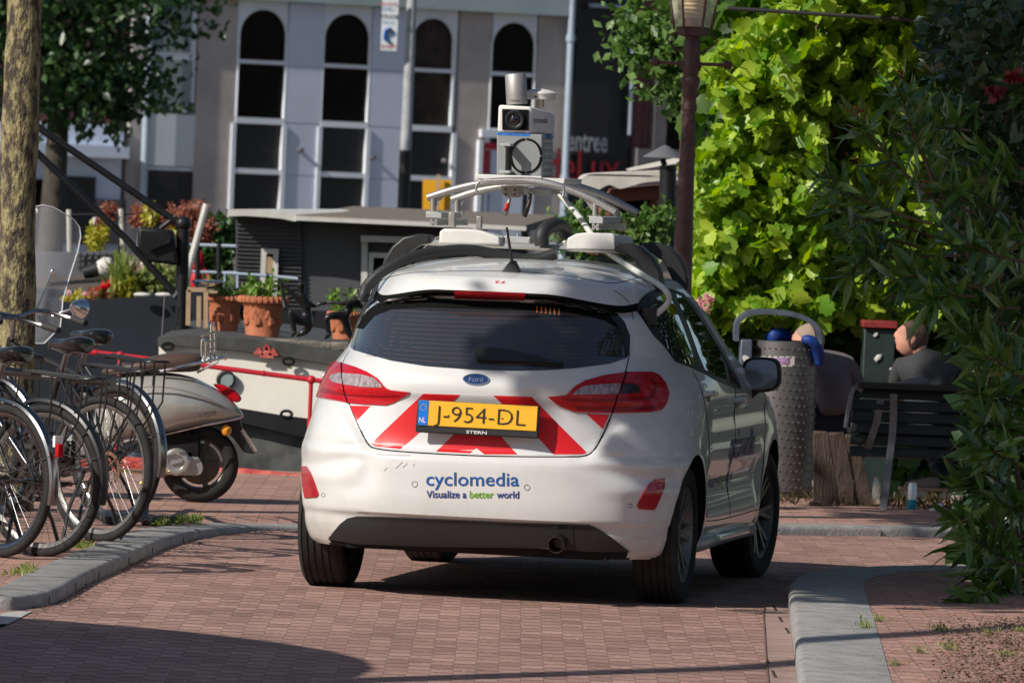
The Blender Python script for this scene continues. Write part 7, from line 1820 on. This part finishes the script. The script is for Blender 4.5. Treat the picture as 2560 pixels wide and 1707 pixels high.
# floor board, leg shield, front
x0=s9(560,600).x
mb=MB(); mb.box((x0-.17,YS,.30),(.45,.34,.06)); mb.tube([(x0+.02,YS,.36),(x0-.3,YS,.28)],.05,8); fb=mb.build('floor_board','scooter_paint',sc_,world=True,bevel=.015)
P=[(x0-.36,.27),(x0-.44,.33),(x0-.52,.55),(x0-.56,.80),(x0-.58,.92),(x0-.62,.92),(x0-.61,.78),(x0-.58,.5),(x0-.52,.30),(x0-.42,.22)]
mb=MB(); mb.prism([Vector((x,YS-.21,z)) for x,z in P],(0,.42,0)); mb.build('leg_shield','scooter_paint',sc_,world=True,bevel=.03)
fw_=Vector((x0-.66,YS,KZ+.205))
def swheel(c,name='wheel'):
    o=bpy.data.objects.new(name,None); C.objects.link(o); attach(o,sc_,True); o.matrix_parent_inverse=MW[sc_.name].inverted(); mb=MB(); R=.205
    mb.lathe([(.135,-.045),(.165,-.056),(.190,-.048),(R,-.025),(R+.001,0),(R,.025),(.190,.048),(.165,.056),(.135,.045)],c,(0,1,0),48,cap=False); mb.build('tyre','rubber',o,world=True)
    mb=MB(); mb.lathe([(.139,-.046),(.130,-.040),(.122,-.01),(.122,.01),(.130,.040),(.139,.046)],c,(0,1,0),40,cap=False); mb.lathe([(.11,0),(.02,-.01),(.02,.01)],c,(0,1,0),24)
    for i in range(5): a_=i*2*PI/5; mb.bar(c,c+Vector((math.cos(a_)*.125,0,math.sin(a_)*.125)),.03,.05,up=(0,1,0))
    mb.build('rim','steel_dark',o,world=True); return o
rw_c=s9(1185,772,YS); rw_c.z=KZ+.203; swheel(rw_c); swheel(fw_)
mb=MB(); mb.lathe([(.16,.02),(.20,.13),(.21,.24),(.15,.31)],(fw_.x,YS,.25),(0.12,0,1),20,sx=.55); mb.build('front_mudguard','scooter_paint',sc_,world=True)
mb=MB(); hx=x0-.55; mb.tube([(hx-.06,YS,.45),(hx,YS,.98)],.03,10); mb.lathe([(.07,0),(.09,.06),(.06,.12)],(hx-.03,YS,.93),(.1,0,1),16); mb.tube([(hx+.02,YS-.30,.99),(hx,YS,1.0),(hx+.02,YS+.30,.99)],.014,8); hb3=mb.build('handlebar','scooter_paint',sc_,world=True)
# seat
V=[];Fs=[];P=[(600,200,226,.07),(660,172,232,.10),(780,150,228,.125),(900,118,220,.13),(1000,96,214,.135),(1100,92,216,.13),(1175,94,212,.115),(1200,104,200,.09)]
for x,ty,by,w_ in P:
    X=s9(x,ty).x; z1_=s9(x,ty).z; z0_=s9(x,by).z
    for i in range(16):
        a_=2*PI*i/16; ca,sa=math.cos(a_),math.sin(a_); V.append((X,YS+w_*abs(ca)**.7*(1 if ca>0 else -1),(z1_+z0_)/2+(z1_-z0_)/2*abs(sa)**.7*(1 if sa>0 else -1)))
for j in range(len(P)-1):
    for i in range(16): Fs.append((j*16+i,j*16+(i+1)%16,(j+1)*16+(i+1)%16,(j+1)*16+i))
Fs+=[tuple(range(16)),tuple((len(P)-1)*16+i for i in range(16))[::-1]]
mb=MB(); mb.add(V,Fs); mb.build('seat','seat_brown',sc_,world=True,subsurf=1)
# chrome rack
mb=MB()
for s_ in(-1,1): mb.tube(catmull([s9(x,y,YS+s_*w_) for x,y,w_ in((945,210,.14),(1020,195,.15),(1120,172,.15),(1200,155,.14),(1330,128,.10),(1338,135,.04))],5),.009,8)
mb.tube(catmull([s9(1338,133,YS-.05),s9(1342,131,YS),s9(1338,133,YS+.05)],3),.009,8)
for x0_,y0_,x1_,y1_,yy in((1170,218,1300,150,-.06),(1170,218,1300,150,.06),(1200,150,1215,120,-.1)): mb.tube([s9(x0_,y0_,YS+yy),s9(x1_,y1_,YS+yy)],.007,6)
for dy,xx,yt in((-.07,1208,30),(.07,1262,-55)):
    q_=lambda x,y: s9(x,y,YS+dy)
    mb.tube(catmull([q_(xx-10,160),q_(xx-10,80),q_(xx-8,yt),q_(xx+2,yt-12),q_(xx+12,yt),q_(xx+14,80),q_(xx+14,140)],4),.0065,8)
for y in(0,50,95): mb.tube([s9(1198,y,YS-.07),s9(1272,y-25,YS+.07)],.0055,6)
mb.build('chrome_rack','chrome',sc_,world=True)
# lights and tail
P=[s9(x,y,YS-.03) for x,y in((1262,285),(1320,288),(1390,320),(1430,362),(1432,385),(1408,396),(1370,385),(1320,340),(1280,305))]
mb=MB(); mb.prism(P,(0,.09,0)); mb.build('tail_light','lamp_red',sc_,world=True,bevel=.012)
P=[s9(x,y,YS-.145+.0012*(x-1180)) for x,y in((1175,325),(1230,335),(1290,375),(1325,405),(1290,400),(1220,365))]; mb=MB(); mb.prism(P,(0,.006,0)); mb.build('side_reflector','engine_alu',sc_,world=True)
mb=MB(); c=s9(1345,560,YS-.08); mb.lathe([(.026,0),(.028,-.008),(.02,-.018),(.004,-.022)],c,(0,1,0),20); mb.build('amber_reflector','amber',sc_,world=True)
mb=MB(); mb.prism([s9(x,y,YS-.05) for x,y in((1300,520),(1420,480),(1440,560),(1520,690),(1505,702),(1450,690),(1380,600),(1320,560))],(0,.10,0)); fl_=mb.build('rear_flap','bike_black2',sc_,world=True,bevel=.01)
mb=MB(); mb.prism([s9(x,y,YS-.08) for x,y in((1428,560),(1440,556),(1520,685),(1508,692))],(0,.17,0)); mb.build('number_plate','chrome',sc_,world=True)
# engine, transmission
mb=MB(); c=s9(1050,745,YS-.10); mb.lathe([(.060,.02),(.072,.0),(.072,-.025),(.060,-.038),(.045,-.038),(.040,-.030),(.005,-.030)],c,(0,1,0),32); 
for i in range(8): a_=i*PI/4; mb.lathe([(.006,0),(.006,-.006)],c+Vector((math.cos(a_)*.062,-.03,math.sin(a_)*.062)),(0,1,0),8)
mb.bar(c+Vector((-.03,-.035,-.008)),c+Vector((.03,-.035,.008)),.016,.016,up=(0,1,0))
mb.build('transmission_cover','engine_alu',sc_,world=True)
mb=MB(); mb.prism(catmull([s9(x,y,YS-.10) for x,y in((880,690),(990,670),(1130,690),(1190,735),(1205,790),(1180,825),(1110,825),(1000,820),(880,780))],3,True),(0,.07,0)); mb.build('gear_case','engine_alu',sc_,world=True,bevel=.01)
mb=MB(); mb.box(s9(1020,640,YS)+Vector((0,0,0)),(.30,.20,.13)); mb.tube([s9(1120,560,YS-.08),s9(1150,720,YS-.08)],.022,10); mb.build('engine','underbody',sc_,world=True,bevel=.02)
mb=MB(); mb.tube([s9(830,880,YS-.1),s9(940,800,YS-.1)],.012,8); mb.tube([s9(700,800,YS-.13),s9(1000,815,YS-.13)],.008,8); mb.build('stand','brass',sc_,world=True)
# lettering on the flank
v,f=fit_text('Vespa',.125,.035); mb=MB(); p0=s9(1150,490); mb.add([Vector((p0.x+x,YS-.205+x*.5-.01,p0.z+y+x*.25)) for x,y in v],f); mb.build('side_lettering','chrome',sc_,world=True,ang=180)
# windscreen and mirrors
P=[(gl_(x,y,YS-.0)) for x,y in((222,960),(230,700),(235,300),(242,95),(290,84),(360,100),(430,140),(490,180),(525,230),(532,290),(515,380),(460,560),(420,700),(412,800),(402,880),(300,985),(250,985))]
mb=MB(); n=len(P); cxx=sum(p.x for p in P)/n
Pc_=[Vector((p.x,YS+ -.10+.9*(p.x-cxx)**2*4,p.z)) for p in P]; 
# curved sheet: grid inside the outline
xs0=min(p.x for p in P);xs1=max(p.x for p in P);V2=[Vector((p.x,p.z)) for p in P]; ins=[]
for i in range(14):
    for j in range(22):
        x=xs0+(xs1-xs0)*i/13; z=min(p.z for p in P)+(max(p.z for p in P)-min(p.z for p in P))*j/21
        if inpoly(x,z,[(p.x,p.z) for p in P]): ins.append(Vector((x,z)))
vs,_,fs,_,_,_=geometry.delaunay_2d_cdt(V2+ins,[(i,(i+1)%n) for i in range(n)],[],1,1e-6)
xm=xs0-.02
mb.add([Vector((v.x,YS-.16+1.6*(v.x-xm)**2,v.y)) for v in vs],[tuple(t) for t in fs]); so_=mb.build('windscreen','screen_clear',sc_,world=True,ang=180,fixn=False)
sm_=so_.modifiers.new('t','SOLIDIFY'); sm_.thickness=.004
mb=MB(); mb.tube([Vector((p.x,YS-.16+1.6*(p.x-xm)**2,p.z)) for p in P],.0035,6,closed=True); mb.build('windscreen_edge','facade_white',so_,world=True)
mb=MB(); mb.tube([gl_(225,790,YS-.18),gl_(345,530,YS-.14)],.006,6); mb.sphere(gl_(345,520,YS-.14),.016,10,8); mb.sphere(gl_(228,792,YS-.18),.016,10,8); mb.build('screen_strut','chrome',so_,world=True)
mc_=gl_(530,765,YS-.25); mb=MB(); mb.tube(catmull([gl_(340,810,YS-.2),gl_(420,780,YS-.22),gl_(480,760,YS-.25)],4),.006,8); mb.lathe([(.004,-.085),(.03,-.06),(.05,-.02),(.056,.0),(.050,.004),(.046,.0)],mc_,(.55,.75,-.25),24); mi=mb.build('round_mirror','chrome',sc_,world=True)
# buildings behind the camera, which the rear window and the paint mirror
mat('house_brick',(.12,.07,.05),rough=.8,var=.2,vs=1.5)
for i,(x0_,x1_,h_) in enumerate(((-30,-12,11),(-11.5,4,13),(4.5,22,12))):
    t=thing('canal_house',['brown brick house behind the viewer, left of three','tall brown brick house behind the viewer, middle of three','brown brick house behind the viewer, right of three'][i],'house',((x0_+x1_)/2,-22,0),0,'houses behind the viewer')
    mb=MB(); mb.box(((x0_+x1_)/2,-27,h_/2),(x1_-x0_,10,h_)); mb.build('wall','house_brick',t,world=True)
    for k in range(4):
        for l in range(3):
            x=x0_+(x1_-x0_)*(k+.5)/4; mb=MB(); mb.box((x,-21.98,2+l*3.2),(1.5,.08,2.1)); w_=mb.build('window','trim_white',t,world=True)
            mb=MB(); mb.box((x,-21.93,2+l*3.2),(1.3,.04,1.9)); mb.build('pane','window_dark',w_,world=True)
bpy.context.view_layer.update()
